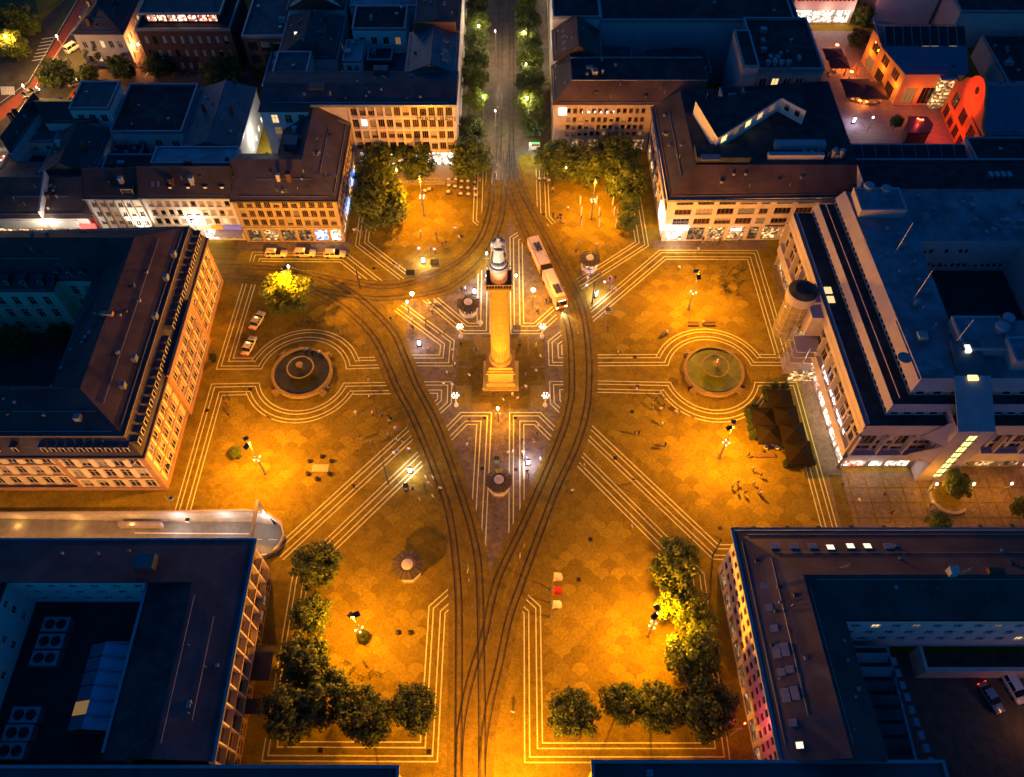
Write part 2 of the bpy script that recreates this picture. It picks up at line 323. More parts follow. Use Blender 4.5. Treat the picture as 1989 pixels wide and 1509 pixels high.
for k in range(4): ramp_strip((-46+k*2.6, -35.6+.2*k), (-44.4+k*2.6, -35.6+.2*k), .16); ramp_strip((-46+k*2.6, -31.6), (-44.4+k*2.6, -31.6), .16)
ramp_strip((-64, -31), (-44, -30.6), .2); ramp_strip((-100, -30.3), (-62, -30.0), .14)
MB().box(-66.5, -30.3, -2.4, -59, -29.6, -1.1).build('wall_recess', 'concrete_pale', ramp)
mb = MB(); mb.box(-150, -38.3, -1, -43.2, -37.45, .9); mb.build('ramp_parapet', 'concrete', ramp)
gantry = thing('height_bar', 'tall yellow-lit steel bar frame standing across the ramp mouth', 'barrier', (-40.6, -33, 0))
mb = MB(); mb.box(-40.8, -37.1, 0, -40.4, -36.8, 5.4).box(-40.8, -29.1, 0, -40.4, -28.8, 5.4); mb.build('post', 'pole_grey', gantry)
MB().box(-40.9, -37.2, 5.4, -40.3, -28.7, 5.75).build('beam', 'pole_grey', gantry)
for x in (-84, -74, -64, -56, -48, -41): light('POINT', (x, -30.2, -1.0 if x < -60 else -.6), 120 if x > -58 else 45, (1, .93, .86) if x > -60 else SODW, ramp, size=.3)
# ------------------------------------------------------------------ white stone lines bounding the paving fields
RING_R, RING_L = (40.9, 1.1), (-38.5, .95)
def arc(c, r, a0, a1, n=26): return [(c[0]+r*math.cos(rad(a0+(a1-a0)*i/n)), c[1]+r*math.sin(rad(a0+(a1-a0)*i/n))) for i in range(n+1)]
FIELD = {
 'F8': [[(1.6, -43.8), (4.1, -46.2), (4.0, -68.4), (34.1, -68.4), (34.1, -39.5), (30.1, -34.6), (14.2, -15.4)]],
 'F1': [[(-13.6, -14.6), (-30.8, -34.8), (-34.3, -39), (-34.5, -68.2), (-8.8, -68.3), (-8.7, -46.2), (-5.6, -43.2)]],
 'F7': [[(14.6, -11.9), (36, -37), (58.3, -37.2), (57.1, -.9)]+arc(RING_R, 8.4, -14, -166)+[(16, -.5)]],
 'F2': [[(-21, -.9)]+arc(RING_L, 8.4, -14, -166)+[(-55.8, -1.3), (-56.6, -28.1)], [(-36.4, -37.1), (-14.6, -11.9)]],
 'F6': [[(16.4, 3)]+arc(RING_R, 8.4, 166, 14)+[(57, 3.1), (55.4, 33.8), (34.2, 33.9), (15.6, 14.8)]],
 'F3': [[(-24.6, 24.4), (-33.7, 33.1), (-54.1, 33.3), (-55.6, 2.2)]+arc(RING_L, 8.4, 171, 9)+[(-21.4, 2.6)]],
 'F5': [[(14.6, 21.1), (31.9, 35.2), (31.2, 60)], [(7.8, 60), (7.9, 43.6), (9.6, 40.8)]],
 'F4': [[(-2.2, 42), (-3.9, 43.7), (-3.9, 60)], [(-32.2, 57), (-32, 35.3), (-20.5, 24.4)]],
 'C2': [[(5.2, 40.8), (1.7, 37.8), (1.9, 11), (7.8, 11), (12.9, 16.7)]], 'C1': [[(-16.4, 19.8), (-7.8, 11), (-2.3, 11), (-2.4, 29)]],
 'C4': [[(14, 13.5), (9.4, 9.1), (9.4, 3.1), (14.5, 3.1)]], 'C3': [[(-19, 3.0), (-9.6, 3.0), (-9.4, 9.2), (-20.3, 19)]],
 'C6': [[(14.5, -.7), (9.4, -.7), (9.4, -5.8), (12.6, -9.7)]], 'C5': [[(-12.9, -9.8), (-9.4, -5.8), (-9.5, -.8), (-17, -.8)]],
 'C8': [[(11.8, -12.9), (7.5, -7.8), (1.7, -7.8), (1.6, -37)]], 'C7': [[(-3.2, -41.4), (-2.5, -39.2), (-1.7, -7.8), (-7.5, -7.8), (-11.9, -13.2)]]}
for k, lines in FIELD.items():
    for ln in lines:
        for d in (0, .75, 1.9, 2.65):
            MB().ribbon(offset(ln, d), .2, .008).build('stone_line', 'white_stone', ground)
mat('cool_lit_stone', (.2, .155, .1), .8, .25, .7, 0, .4, spec=.12); cobble('cool_lit_stone', 2.5)  # greyer tone puts the cooler, weaker lamp light round the column into colour
MB().q([(x, y, .004) for x, y in [(1.7, 44), (-2.6, 30), (-16, 21), (-20, 19), (-18.6, 3), (-13.4, -10), (-10.6, -14), (-3.2, -42), (1.6, -38), (11.6, -13), (14.4, -8), (14.6, 12), (12.6, 17), (5.4, 41)]]).build('cool_lit_sheet', 'cool_lit_stone', ground)
r = random.Random(77)
for i in range(34):
    x, y = r.uniform(-54, 56), r.uniform(-64, 33); w, d_ = r.uniform(.8, 3.2), r.uniform(.6, 2.2); mt = Matrix.Translation((x, y, .0055)) @ Matrix.Rotation(r.choice([0, 0, .8, -.8, 1.2]), 4, 'Z')
    MB().q([tuple(mt @ Vector(q)) for q in ((-w/2, -d_/2, 0), (w/2, -d_/2, 0), (w/2, d_/2, 0), (-w/2, d_/2, 0))]).build('repair_patch', r.choice(['paving_dark', 'slab', 'paving_dark']), ground)
# ------------------------------------------------------------------ fans of cobbles in the fields
FR = 1.42
def fan_poly(cx, cy, r, n=7, s=.955):
    P = [(r*math.cos(pi*i/n), r*math.sin(pi*i/n)) for i in range(n+1)]
    P += [(-r+r*math.cos(pi/2-pi/2*i/4), -r+r*math.sin(pi/2-pi/2*i/4)) for i in range(1, 5)]
    P += [(r+r*math.cos(pi-pi/2*i/4), -r+r*math.sin(pi-pi/2*i/4)) for i in range(1, 4)]
    return [(cx+x*s, cy+y*s) for x, y in P]
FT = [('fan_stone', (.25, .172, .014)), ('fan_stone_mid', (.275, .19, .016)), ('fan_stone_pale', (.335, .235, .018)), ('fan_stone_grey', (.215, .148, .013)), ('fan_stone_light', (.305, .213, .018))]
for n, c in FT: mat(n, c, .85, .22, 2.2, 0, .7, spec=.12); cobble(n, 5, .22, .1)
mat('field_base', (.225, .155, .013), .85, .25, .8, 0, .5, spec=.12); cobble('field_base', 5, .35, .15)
for k in ('F8', 'F1', 'F7', 'F2', 'F6', 'F3', 'F5', 'F4'):
    P = [p for l in FIELD[k] for p in l]
    if k == 'F2': P = FIELD[k][0]+[(-56.4, -28), (-37, -28), (-35.6, -31), (-35.6, -36)]+FIELD[k][1]
    q = [Vector((x, y, .0045)) for x, y in P]; mb = MB(); mb.v = [tuple(v) for v in q]
    for t_ in tessellate_polygon([q]): a_, b_, c_ = (q[i] for i in t_); mb.f.append(tuple(t_) if (b_-a_).cross(c_-a_).z > 0 else tuple(reversed(t_))); mb.m.append(0)
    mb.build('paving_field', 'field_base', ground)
FM = []
for n, c in FT:
    mb = MB(); P = fan_poly(0, 0, FR); mb.q([(x, y, .0) for x, y in P]); FM.append(mb.mesh('paving_fan', n))
fans = []
for k in ('F8', 'F1', 'F7', 'F2', 'F6', 'F3', 'F5', 'F4'):
    P = [p for l in FIELD[k] for p in l]
    if k == 'F2': P = FIELD[k][0]+[(-56, -28), (-37, -28)]+FIELD[k][1]
    xs = [p[0] for p in P]; ys = [p[1] for p in P]
    j0, j1 = int(min(ys)/FR)-2, int(max(ys)/FR)+2
    for j in range(j0, j1):
        for i in range(int(min(xs)/(2*FR))-2, int(max(xs)/(2*FR))+2):
            x, y = (i*2+(j % 2))*FR, j*FR
            ok = all(inpoly(x+dx, y+dy, P) for dx, dy in ((-3.9, 0), (3.9, 0), (0, 3.9), (0, -3.9), (-2.9, -2.9), (2.9, 2.9), (-2.9, 2.9), (2.9, -2.9)))
            if ok and y > -27 and x < -36 and k == 'F2' and y < -24: ok = False
            if ok: fans.append(((Vector((x, y, 0))-CAM).length, x, y))
fans.sort()
def fan_kind(x, y):
    u = rnd.random(); return 2 if u < .13 else 4 if u < .3 else 3 if u < .5 else 1 if u < .75 else 0
mb = MB()
for n, (d, x, y) in enumerate(fans):
    kf = fan_kind(x, y)
    if n < 300: obj('paving_fan', FM[kf], ground, (x, y, .008))
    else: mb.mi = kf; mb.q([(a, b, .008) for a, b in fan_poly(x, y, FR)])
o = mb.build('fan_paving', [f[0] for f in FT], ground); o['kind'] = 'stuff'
aven = struct(MB().box(-2.6, 60, 0, 3.8, 260, .013).build('avenue_road', mat('avenue_stone', (.15, .118, .075), .7, .25, .6, 0, .3)))
MB().q([(-10.2, 62, .0065), (11.6, 66, .0065), (11.6, 260, .0065), (-10.2, 260, .0065)]).build('avenue_pavement', 'avenue_stone', aven); cobble('avenue_stone')
# ------------------------------------------------------------------ tram tracks
def pxl(*p): return [G2(*q) for q in p]
TR = {
 'E': pxl((994, 300), (999, 330), (1007.7, 360), (1047.5, 436.9), (1108.4, 550.8), (1132.3, 606.5), (1142.9, 678), (1144.2, 745), (1138.1, 802.3), (1116.9, 872.5), (1076.6, 960), (1010.4, 1140), (988.9, 1201.8), (970, 1289), (949, 1379), (938, 1455), (936, 1540)),
 'W': pxl((973, 300), (976, 330), (983.9, 360), (1019.6, 450), (1079.3, 572), (1097.8, 614.4), (1108.4, 664.8), (1110.8, 755), (1105.8, 789), (1090.4, 844.7), (1022.8, 1005), (965.8, 1127), (939.8, 1236), (914.7, 1315.7), (897, 1400), (891.5, 1470), (890.8, 1540)),
 'SWw': pxl((330, 533), (430, 537), (480, 539.5), (533, 545.5), (599, 561), (665.5, 596), (718.5, 646), (745, 691), (768.9, 748), (807.3, 822), (851, 930.8), (874.9, 1010.3), (889.5, 1140), (891.5, 1270), (890.6, 1400), (890.8, 1539)),
 'SWe': pxl((330, 516), (430, 517.5), (480, 519), (572.8, 525), (639, 543), (700, 580), (761, 641), (784.8, 691), (808.2, 748), (847, 824.8), (892, 949.4), (922, 1052.7), (931.9, 1140), (935, 1300), (936.6, 1400), (936, 1539)),
 'NWa': pxl((970, 300), (965, 330), (957, 360), (951, 410), (930.6, 466), (890.8, 508), (811, 545.5), (745, 557.5), (665.5, 546), (586, 528), (500, 520)),
 'NWb': pxl((990, 300), (987, 330), (981, 360), (972, 430), (940, 500), (880, 553), (825, 571), (745, 580), (680, 574), (590, 558), (510, 543))}
STR = [[(-1.1, 56), (-1.0, 70), (-.9, 250)], [(2.1, 56), (2.0, 70), (2.1, 250)]]
tracks = struct(obj('tram_track', None))
lines = [smooth_line(p, 7) for p in TR.values()]+STR
for i, ln in enumerate(lines):
    MB().ribbon(ln, 3.3, .014+.003*i).build('track_bed', 'track_bed' if i < 6 else 'avenue_stone', tracks)
    for s in (-.53, .53): MB().ribbon(offset(ln, s), .115, .05+.002*i+(.001 if s > 0 else 0)).build('rail', 'rail', tracks)
    for s in (-.36, .36): MB().ribbon(offset(ln, s), .05, .09+.002*i+(.001 if s > 0 else 0)).build('rail_edge', 'rail_bright', tracks)
for i, ln in enumerate(lines[:6]): MB().tube([(x, y, 5.6) for x, y in ln[::3]], .03, 4).build('contact_wire', 'iron', tracks)
# slabs in front of the monument and gully covers
for i, (x0, y0, x1, y1) in enumerate([(-8.6, -6.6, -5.6, -2), (-8.6, -1.6, -5.6, 2.6), (-8.6, 3, -5.6, 9.4), (5.6, -6.6, 8.6, -2), (5.6, -1.6, 8.6, 2.6), (5.6, 3, 8.6, 9.4), (-5.2, -7, -1.9, -4.6), (-1.6, -7, 1.6, -4.6), (1.9, -7, 5.2, -4.6), (-5.2, 5.2, -2, 10), (2, 5.2, 5.2, 10)]):
    MB().box(x0, y0, 0, x1, y1, .012).build('stone_slab', ['slab', 'paving_dark', 'paving_dark'][i % 3], ground)
gul = MB().box(-.35, -.35, 0, .35, .35, .02).mesh('drain_cover', 'iron')
for p in [(1227.7, 799.6), (1194.6, 889.7), (1146.9, 1047.5), (1124, 1125.6), (1238, 750.6), (937, 909.6), (941, 811.6), (1001.9, 912), (1001, 811.6), (1398.6, 1026), (1465, 1026), (1530, 1025), (1590, 1025), (1654, 1024), (1717, 1024), (1904, 1022), (1966, 1021), (833, 1460), (622, 1457), (630, 527), (726, 521), (897, 459), (1021, 732), (1089, 417), (1233, 693), (402, 797), (486, 756), (500, 635), (1056, 416)]:
    obj('drain_cover', gul, ground, (*G2(*p), .004))
mat('shop_paving', (.235, .165, .1), .8, .2, .9, 0, .3, spec=.12); cobble('shop_paving', 3)
for q in ([(57.7, 30), (57.9, -20.5), (61.5, -20.5), (59.2, 30)], [(58.4, -38), (125, -38), (125, -19), (58.4, -20.45)], [(33, 34.3), (58, 34.3), (58, 37), (33, 37)], [(-58, 33.8), (-33, 33.8), (-33, 37), (-58, 37)], [(-26, 52), (-9, 52), (-9, 61), (-26, 61)]):
    MB().q([(x, y, .0058) for x, y in q]).build('shop_pavement', 'shop_paving', ground) if q[0][1] != 30 else MB().q([(x, y, .0058) for x, y in q[::-1]]).build('shop_pavement', 'shop_paving', ground)
# slab street at the right, between the shopping centre and the corner house
for i in range(17):
    x = 62+i*3.1; MB().box(x, -37.6, 0, x+.28, -21.4, .007).build('paving_band', 'paving_dark', ground)
for j in range(6):
    y = -23.6-j*2.9; MB().box(61.5, y-.14, .0, 112, y+.14, .0105).build('paving_band', 'paving_dark', ground)
MB().box(58.9, -40, 0, 61.2, -21, .009).build('paving_band', 'paving_dark', ground)
# avenue pavements, north-west road with its red cycle lane, courtyard of the red hall
def sheet(name, m, px, z, parent=None): return MB().q([(*G2(*p), z) for p in px]).build(name, m, parent)
road = struct(sheet('corner_road', 'asphalt', [(-60, 470), (-60, 170), (190, -60), (300, -60), (130, 190), (40, 330)], .006))
sheet('cycle_lane', 'cycle_red', [(-60, 300), (0, 208), (58, 165), (155, 0), (175, -30), (190, -30), (170, 8), (75, 172), (0, 236), (-60, 330)], .011, road)
for a, b in [((0, 270), (62, 178)), ((62, 178), (178, 0)), ((15, 262), (70, 185)), ((0, 200), (56, 158)), ((56, 158), (150, 0))]:
    MB().ribbon([G2(*a), G2(*b)], .16, .014).build('road_line', 'road_paint', road)
for k in range(7): MB().ribbon([G2(62+k*3.2, 118-k*7), G2(86+k*3.2, 108-k*7+6)], .35, .015).build('hatch_stripe', 'road_paint', road)
for k in range(9): MB().ribbon([G2(2+k*3, 168), G2(4+k*3, 184)], .3, .015).build('crossing_stripe', 'road_paint', road)
park = struct(sheet('lawn', 'grass', [(-80, 150), (-80, -60), (60, -60), (75, 30), (55, 95), (20, 118)], .005))
sheet('lawn_strip', 'grass', [(100, 55), (138, -10), (160, -12), (112, 58)], .012, park)
yard = struct(sheet('parking_court', mat('yard_red', (.2, .11, .075), .8, .2, .8), [(130, 205), (180, 100), (520, 100), (560, 150), (480, 190)], .005))
for k in range(9): MB().ribbon([G2(265+k*26, 136), G2(255+k*26, 150)], .12, .01).build('bay_line', 'road_paint', yard)
hallyard = struct(sheet('hall_court', mat('court_slab', (.27, .2, .19), .6, .25, 1.1, 0, .2), [(1560, 60), (1700, 60), (1870, 200), (1860, 300), (1655, 300)], .005))
for k in range(5): MB().ribbon([G2(1648, 250+k*4.2), G2(1740, 252+k*4.2)], .14, .011).build('step_edge', 'kerb', hallyard)
for k in range(5): MB().ribbon([G2(1640+k*4, 170+k), G2(1662+k*4, 232+k)], .14, .012).build('step_edge', 'kerb', hallyard)
ryard = struct(MB().q([(58.6, -72, .006), (110, -72, .006), (110, -52.6, .006), (58.6, -52.6, .006)]).build('rear_yard', mat('yard_asphalt', (.1, .085, .07), .85, .3, .7, 0, .3)))
wst = struct(MB().q([(-150, 27.8, .005), (-58.2, 27.8, .005), (-56, 36, .005), (-150, 37, .005)]).build('side_street', 'paving_dark'))
# ------------------------------------------------------------------ buildings: walls with real openings, windows, roofs
WC = {}
def win_mesh(w, h, style, fm):
    k = (round(w, 2), round(h, 2), style, fm)
    if k in WC: return WC[k]
    mb = MB(); f = .09; y0, y1 = .0, .1
    mb.box(0, y0, 0, f, y1, h).box(w-f, y0, 0, w, y1, h).box(f, y0, 0, w-f, y1, f).box(f, y0, h-f, w-f, y1, h)
    n = {'w1': 1, 'w2': 2, 'w3': 3, 'w4': 4, 'x': 2, 'shop': 1, 'shop2': 2, 'band': 4}.get(style, 1)
    for i in range(1, n): mb.box(w*i/n-.045, y0+.01, f, w*i/n+.045, y1-.01, h-f)
    if style == 'x': mb.box(f, y0+.02, h*.62, w-f, y1-.02, h*.62+.07)
    WC[k] = mb.mesh('window', fm); return WC[k]
def pane_mesh(w, h, m):
    k = ('p', round(w, 2), round(h, 2), m)
    if k not in WC: WC[k] = MB().q([(.05, 0, .05), (w-.05, 0, .05), (w-.05, 0, h-.05), (.05, 0, h-.05)]).mesh('pane', m)
    if m in ('pane_dark', 'pane_brown', 'pane_dim') and rnd.random() < .34 and h < 3:
        f = rnd.choice((.3, .5, .7)); k2 = k+(f,)
        if k2 not in WC:
            z = h*(1-f); mb = MB().q([(.05, 0, .05), (w-.05, 0, .05), (w-.05, 0, z), (.05, 0, z)]); mb.mi = 1; mb.q([(.05, 0, z), (w-.05, 0, z), (w-.05, 0, h-.05), (.05, 0, h-.05)]); WC[k2] = mb.mesh('pane', [m, 'pane_blind'])
        return WC[k2]
    return WC[k]
def pick(wts):
    u = rnd.random()*sum(w for _, w in wts)
    for m, w in wts:
        u -= w
        if u <= 0: return m
    return wts[-1][0]
MIX = [('pane_dark', 8), ('pane_brown', 3), ('pane_dim', .6), ('pane_warm', .25)]
def window(root, base, d, rz, n, u, v, w, h, depth, style, fm, pm, name='window'):
    """base: 2-D corner of the wall, d: its direction, n: outward normal"""
    p = Vector((base[0]+d[0]*u-n[0]*depth, base[1]+d[1]*u-n[1]*depth, v))-root.location
    o = obj(name, win_mesh(w, h, style, fm), root, p+Vector((n[0]*.1, n[1]*.1, 0)), rz)
    obj('pane', pane_mesh(w, h, pm), o, (0, .07, 0)); return o
def wall(root, P0, P1, z0, z1, rows=(), m='plaster_white', depth=.22, name='wall', fm='window_frame', mix=MIX, wins=True, sill=None):
    """rows: list of (v0, v1, [(u0, u1, style, pane or None)...]); u is metres from P0, the outside lies right of P0->P1"""
    dx, dy = P1[0]-P0[0], P1[1]-P0[1]; L = math.hypot(dx, dy); d = (dx/L, dy/L); n = (d[1], -d[0]); rz = math.atan2(dy, dx)
    def pt(u, v, k=0): return (P0[0]+d[0]*u-n[0]*k, P0[1]+d[1]*u-n[1]*k, v)
    mb = MB(); z = z0
    def rect(u0, u1, v0, v1):
        if u1-u0 > .001 and v1-v0 > .001: mb.q([pt(u0, v0), pt(u1, v0), pt(u1, v1), pt(u0, v1)])
    for v0, v1, ops in sorted(rows, key=lambda r: r[0]):
        rect(0, L, z, v0); u = 0
        for o in ops:
            u0, u1 = max(0, o[0]), min(L, o[1]); rect(u, u0, v0, v1); u = u1
            mb.q([pt(u0, v0), pt(u0, v1), pt(u0, v1, depth), pt(u0, v0, depth)][::-1]); mb.q([pt(u1, v0), pt(u1, v1), pt(u1, v1, depth), pt(u1, v0, depth)])
            mb.q([pt(u0, v0), pt(u1, v0), pt(u1, v0, depth), pt(u0, v0, depth)][::-1]); mb.q([pt(u0, v1), pt(u1, v1), pt(u1, v1, depth), pt(u0, v1, depth)])
            if wins:
                pm = o[3] or pick(mix)
                window(root, P0, d, rz, n, u0, v0, u1-u0, v1-v0, depth, o[2], fm, pm, 'shop_window' if o[2].startswith('shop') else 'window')
        rect(u, L, v0, v1); z = v1
    rect(0, L, z, z1)
    o = mb.build(name, m, root)
    if sill:
        for v0, v1, ops in rows:
            for q in ops:
                if q[2].startswith('shop'): continue
                a, b = pt(q[0]-.1, v0-.12), pt(q[1]+.1, v0-.12)
                k = ('sill', round(q[1]-q[0], 2), sill)
                if k not in WC: WC[k] = MB().box(-.1, -.14, -.12, q[1]-q[0]+.1, -.003, 0).mesh('sill', sill)
                obj('sill', WC[k], root, Vector(pt(q[0], v0))-root.location, rz)
    return o
def cols(L, n, w, a=.8, b=None, style='w2', pm=None, off=0):
    """n openings of width w spread over a wall L long"""
    b = a if b is None else b; s = (L-a-b)/n
    return [(a+s*i+(s-w)/2+off, a+s*i+(s+w)/2+off, style, pm) for i in range(n)]
def slab(root, name, pts, m, th=.18):
    """roof sheet with thickness; pts 3-D, outside anticlockwise"""
    n = Vector(pts[1])-Vector(pts[0]); nn = n.cross(Vector(pts[2])-Vector(pts[0])).normalized()
    lo = [tuple(Vector(p)-nn*th) for p in pts]; mb = MB(); mb.q(pts); mb.q(lo[::-1]); k = len(pts)
    for i in range(k): mb.q([pts[i], lo[i], lo[(i+1) % k], pts[(i+1) % k]])
    o = mb.build(name, m, root)
    a, b_, c = Vector(pts[0]), Vector(pts[1]), Vector(pts[2]); L = (b_-a).length; up = (c-b_)-(b_-a)*((c-b_).dot(b_-a)/L**2)
    if name == 'roof_slope' and L*up.length > 45 and nn.z > .3:
        e = (b_-a)/L; r = random.Random(int(L*37+up.length*91)); n0 = nn*.1
        for f in (.1, .52):
            if f > .2 and up.length < 7: continue
            p, q = a+up*f+e*(1.2+up.length*f*.9)+n0, b_+up*f-e*(1.2+up.length*f*.9)+n0
            if (q-p).dot(e) > 2: MB().tube([p, q], .05, 4).build('snow_guard', 'zinc', root)
        for i in range(min(9, int(L*up.length/26))):
            f = r.uniform(.2, .8); p = a+up*f+e*(L*(.5+(r.random()-.5)*(1-f*.9)))
            k = r.random(); s = r.uniform(.16, .3)
            if k < .6: MB().box(p.x-s, p.y-s, p.z-.2, p.x+s, p.y+s, p.z+s*1.3).build('roof_vent', r.choice(['zinc', 'frame_dark', 'concrete']), root)
            else: MB().tube([p, p+Vector((0, 0, .9))], .08, 5).build('vent_pipe', 'zinc', root)
    return o
def rect_walls(root, x0, y0, x1, y1, z0, z1, m, S_=(), E_=(), N_=(), W_=(), **k):
    wall(root, (x0, y0), (x1, y0), z0, z1, S_, m, **k); wall(root, (x1, y0), (x1, y1), z0, z1, E_, m, **k)
    wall(root, (x1, y1), (x0, y1), z0, z1, N_, m, **k); wall(root, (x0, y1), (x0, y0), z0, z1, W_, m, **k)
def flat(root, x0, y0, x1, y1, z, m='flat_roof', par=.45, pm='zinc', w=.35, name='roof'):
    MB().q([(x0+.02, y0+.02, z), (x1-.02, y0+.02, z), (x1-.02, y1-.02, z), (x0+.02, y1-.02, z)]).build(name, m, root)
    if par:
        e = .06; mb = MB(); mb.box(x0-e, y0-e, z-.2, x1+e, y0+w, z+par).box(x0-e, y1-w, z-.2, x1+e, y1+e, z+par).box(x0-e, y0+w, z-.2, x0+w, y1-w, z+par).box(x1-w, y0+w, z-.2, x1+e, y1-w, z+par)
        mb.build('parapet', pm, root)
def hip(root, x0, y0, x1, y1, z0, z1, m, a0=None, a1=None, oh=.4, axis=None, mg='zinc'):
    """hipped (or gabled where the end inset is 0) roof; a0/a1: how far the ridge stops short at each end"""
    x0 -= oh; y0 -= oh; x1 += oh; y1 += oh
    ax = axis or ('x' if x1-x0 > y1-y0 else 'y')
    if ax == 'x':
        h = (y1-y0)/2; a0 = h if a0 is None else a0; a1 = h if a1 is None else a1; ym = (y0+y1)/2; A, B = (x0+a0, ym, z1), (x1-a1, ym, z1)
        fs = [[(x0, y0, z0), (x1, y0, z0), B, A], [(x1, y1, z0), (x0, y1, z0), A, B], [(x0, y1, z0), (x0, y0, z0), A], [(x1, y0, z0), (x1, y1, z0), B]]
    else:
        h = (x1-x0)/2; a0 = h if a0 is None else a0; a1 = h if a1 is None else a1; xm = (x0+x1)/2; A, B = (xm, y0+a0, z1), (xm, y1-a1, z1)
        fs = [[(x1, y0, z0), (x1, y1, z0), B, A], [(x0, y1, z0), (x0, y0, z0), A, B], [(x0, y0, z0), (x1, y0, z0), A], [(x1, y1, z0), (x0, y1, z0), B]]
    for f in fs: slab(root, 'roof_slope', f, m, .12)
    MB().tube([A, B], .12, 5).build('ridge', m, root)
    g = MB(); g.box(x0-.12, y0-.12, z0-.16, x1+.12, y0+.02, z0+.02).box(x0-.12, y1-.02, z0-.16, x1+.12, y1+.12, z0+.02).box(x0-.12, y0+.02, z0-.16, x0+.02, y1-.02, z0+.02).box(x1-.02, y0+.02, z0-.16, x1+.12, y1-.02, z0+.02); g.build('gutter', mg, root)
def rbox(root, name, px, py, z, sx, sy, h, m, rz=0):
    x, y = G2(px, py, z); mt = Matrix.Translation((x, y, z)) @ Matrix.Rotation(rz, 4, 'Z')
    return MB().box(-sx/2, -sy/2, -.3, sx/2, sy/2, h, mt).build(name, m, root)
def skylight(root, p, n, w=.9, h=1.3, lit=False):
    """roof window on a slope: p world point on the slope, n slope normal"""
    n = Vector(n).normalized(); u = Vector((0, 0, 1)).cross(n).normalized(); v = n.cross(u)
    mt = Matrix((u, v, n)).transposed().to_4x4(); mt.translation = Vector(p)
    o = MB().box(-w/2, -h/2, -.1, w/2, h/2, .14, mt).build('skylight', 'zinc', root)
    MB().q([tuple(mt @ Vector(q)) for q in ((-w/2+.08, -h/2+.08, .146), (w/2-.08, -h/2+.08, .146), (w/2-.08, h/2-.08, .146), (-w/2+.08, h/2-.08, .146))]).build('pane', 'skylight_lit' if lit else 'skylight', o)
    return o
def chimney(root, x, y, z0, h, s=.7, m='brick_dark'):
    MB().box(x-s/2, y-s/2, z0, x+s/2, y+s/2, z0+h).box(x-s/2-.08, y-s/2-.08, z0+h, x+s/2+.08, y+s/2+.08, z0+h+.15).build('chimney', m, root)
def vent(root, x, y, z, r=.45, h=1.0, m='zinc'):
    MB().lathe([(r, z-.1), (r, z+h*.7), (r*1.25, z+h*.72), (r*1.25, z+h), (r*.4, z+h*1.1)], 10, x, y).build('vent', m, root)
def litter(root, x0, y0, x1, y1, z, n, seed):
    r = random.Random(seed)
    for i in range(n):
        x, y = r.uniform(x0, x1), r.uniform(y0, y1)
        k = r.random()
        if k < .4: vent(root, x, y, z, r.uniform(.2, .4), r.uniform(.5, 1))
        elif k < .75:
            w, d, h = r.uniform(.6, 1.8), r.uniform(.6, 1.6), r.uniform(.4, 1.1); MB().box(x-w/2, y-d/2, z-.05, x+w/2, y+d/2, z+h).build('roof_unit', r.choice(['zinc', 'concrete', 'flat_roof_pale']), root)
        else: MB().tube([(x, y, z), (x, y, z+r.uniform(1.2, 2.6))], .05, 5).build('roof_pipe', 'zinc', root)
def dormer(root, x, y, z, dr, w=1.3, h=1.7, dep=1.8, m='slate_purple', pm='pane_dark'):
    """dormer facing dr ('E','S','W','N'); front face centre at x,y, sill z"""
    rz = {'S': 0, 'E': pi/2, 'N': pi, 'W': -pi/2}[dr]; mt = Matrix.Translation((x, y, z)) @ Matrix.Rotation(rz, 4, 'Z')
    mb = MB(); mb.box(-w/2, 0, 0, w/2, dep, h, mt).box(-w/2-.12, -.15, h, w/2+.12, dep, h+.12, mt)
    o = mb.build('dormer', m, root)
    MB().box(-w/2+.1, -.07, .12, w/2-.1, -.003, h-.1, mt).build('window_frame', 'window_frame', o)
    MB().q([tuple(mt @ Vector(q)) for q in ((-w/2+.22, -.075, .26), (w/2-.22, -.075, .26), (w/2-.22, -.075, h-.24), (-w/2+.22, -.075, h-.24))]).build('pane', pm, o)
def building(name, label, x, y): return thing(name, label, 'building', (x, y, 0))

# ---- palace on the left
b = building('palace', 'three-storey cream palace with mansard roof beside the parked taxis', -69, 0)
XE = -58.9; ry = [(1.0, 3.5), (4.75, 7.4), (8.45, 11.0)]
def prow(L, n, w, a, rows=ry, b2=None): return [(v0, v1, cols(L, n, w, a, b2, 'x')) for v0, v1 in rows]
kw = dict(m='cream', sill='sandstone', fm='window_frame', mix=[('pane_brown', 5), ('pane_dark', 5), ('pane_dim', .6)])
wall(b, (XE, -23.3), (XE, -8.2), 0, 12, prow(15.1, 5, 1.65, 1.0), **kw)
wall(b, (XE+.6, -8.2), (XE+.6, 9.2), 0, 12.6, prow(17.4, 6, 1.65, .8), **kw); wall(b, (XE, -8.2), (XE+.6, -8.2), 0, 12.6, m='sandstone'); wall(b, (XE+.6, 9.2), (XE, 9.2), 0, 12.6, m='sandstone')
wall(b, (XE, 9.2), (XE, 25), 0, 12, prow(15.8, 5, 1.65, 1.0), **kw)
wall(b, (-74.2, -23.9), (XE, -23.9), 0, 12, prow(15.3, 5, 1.75, .7), **kw); wall(b, (XE, -23.9), (XE, -23.3), 0, 12, m='cream'); wall(b, (-74.2, -23.3), (-74.2, -23.9), 0, 12, m='cream')
wall(b, (-104.2, -23.3), (-74.2, -23.3), 0, 12, prow(30, 10, 1.6, .6), **kw)
wall(b, (XE, 25), (-104, 25), 0, 12.2, m='cream'); wall(b, (-104, 25), (-104.2, -23.3), 0, 12, m='cream')
wall(b, (-77.6, 12), (-77.6, -10.6), 0, 12.5, prow(22.6, 7, 1.2, .8), **kw); wall(b, (-77.6, -10.6), (-104, -10.6), 0, 12.5, m='cream')
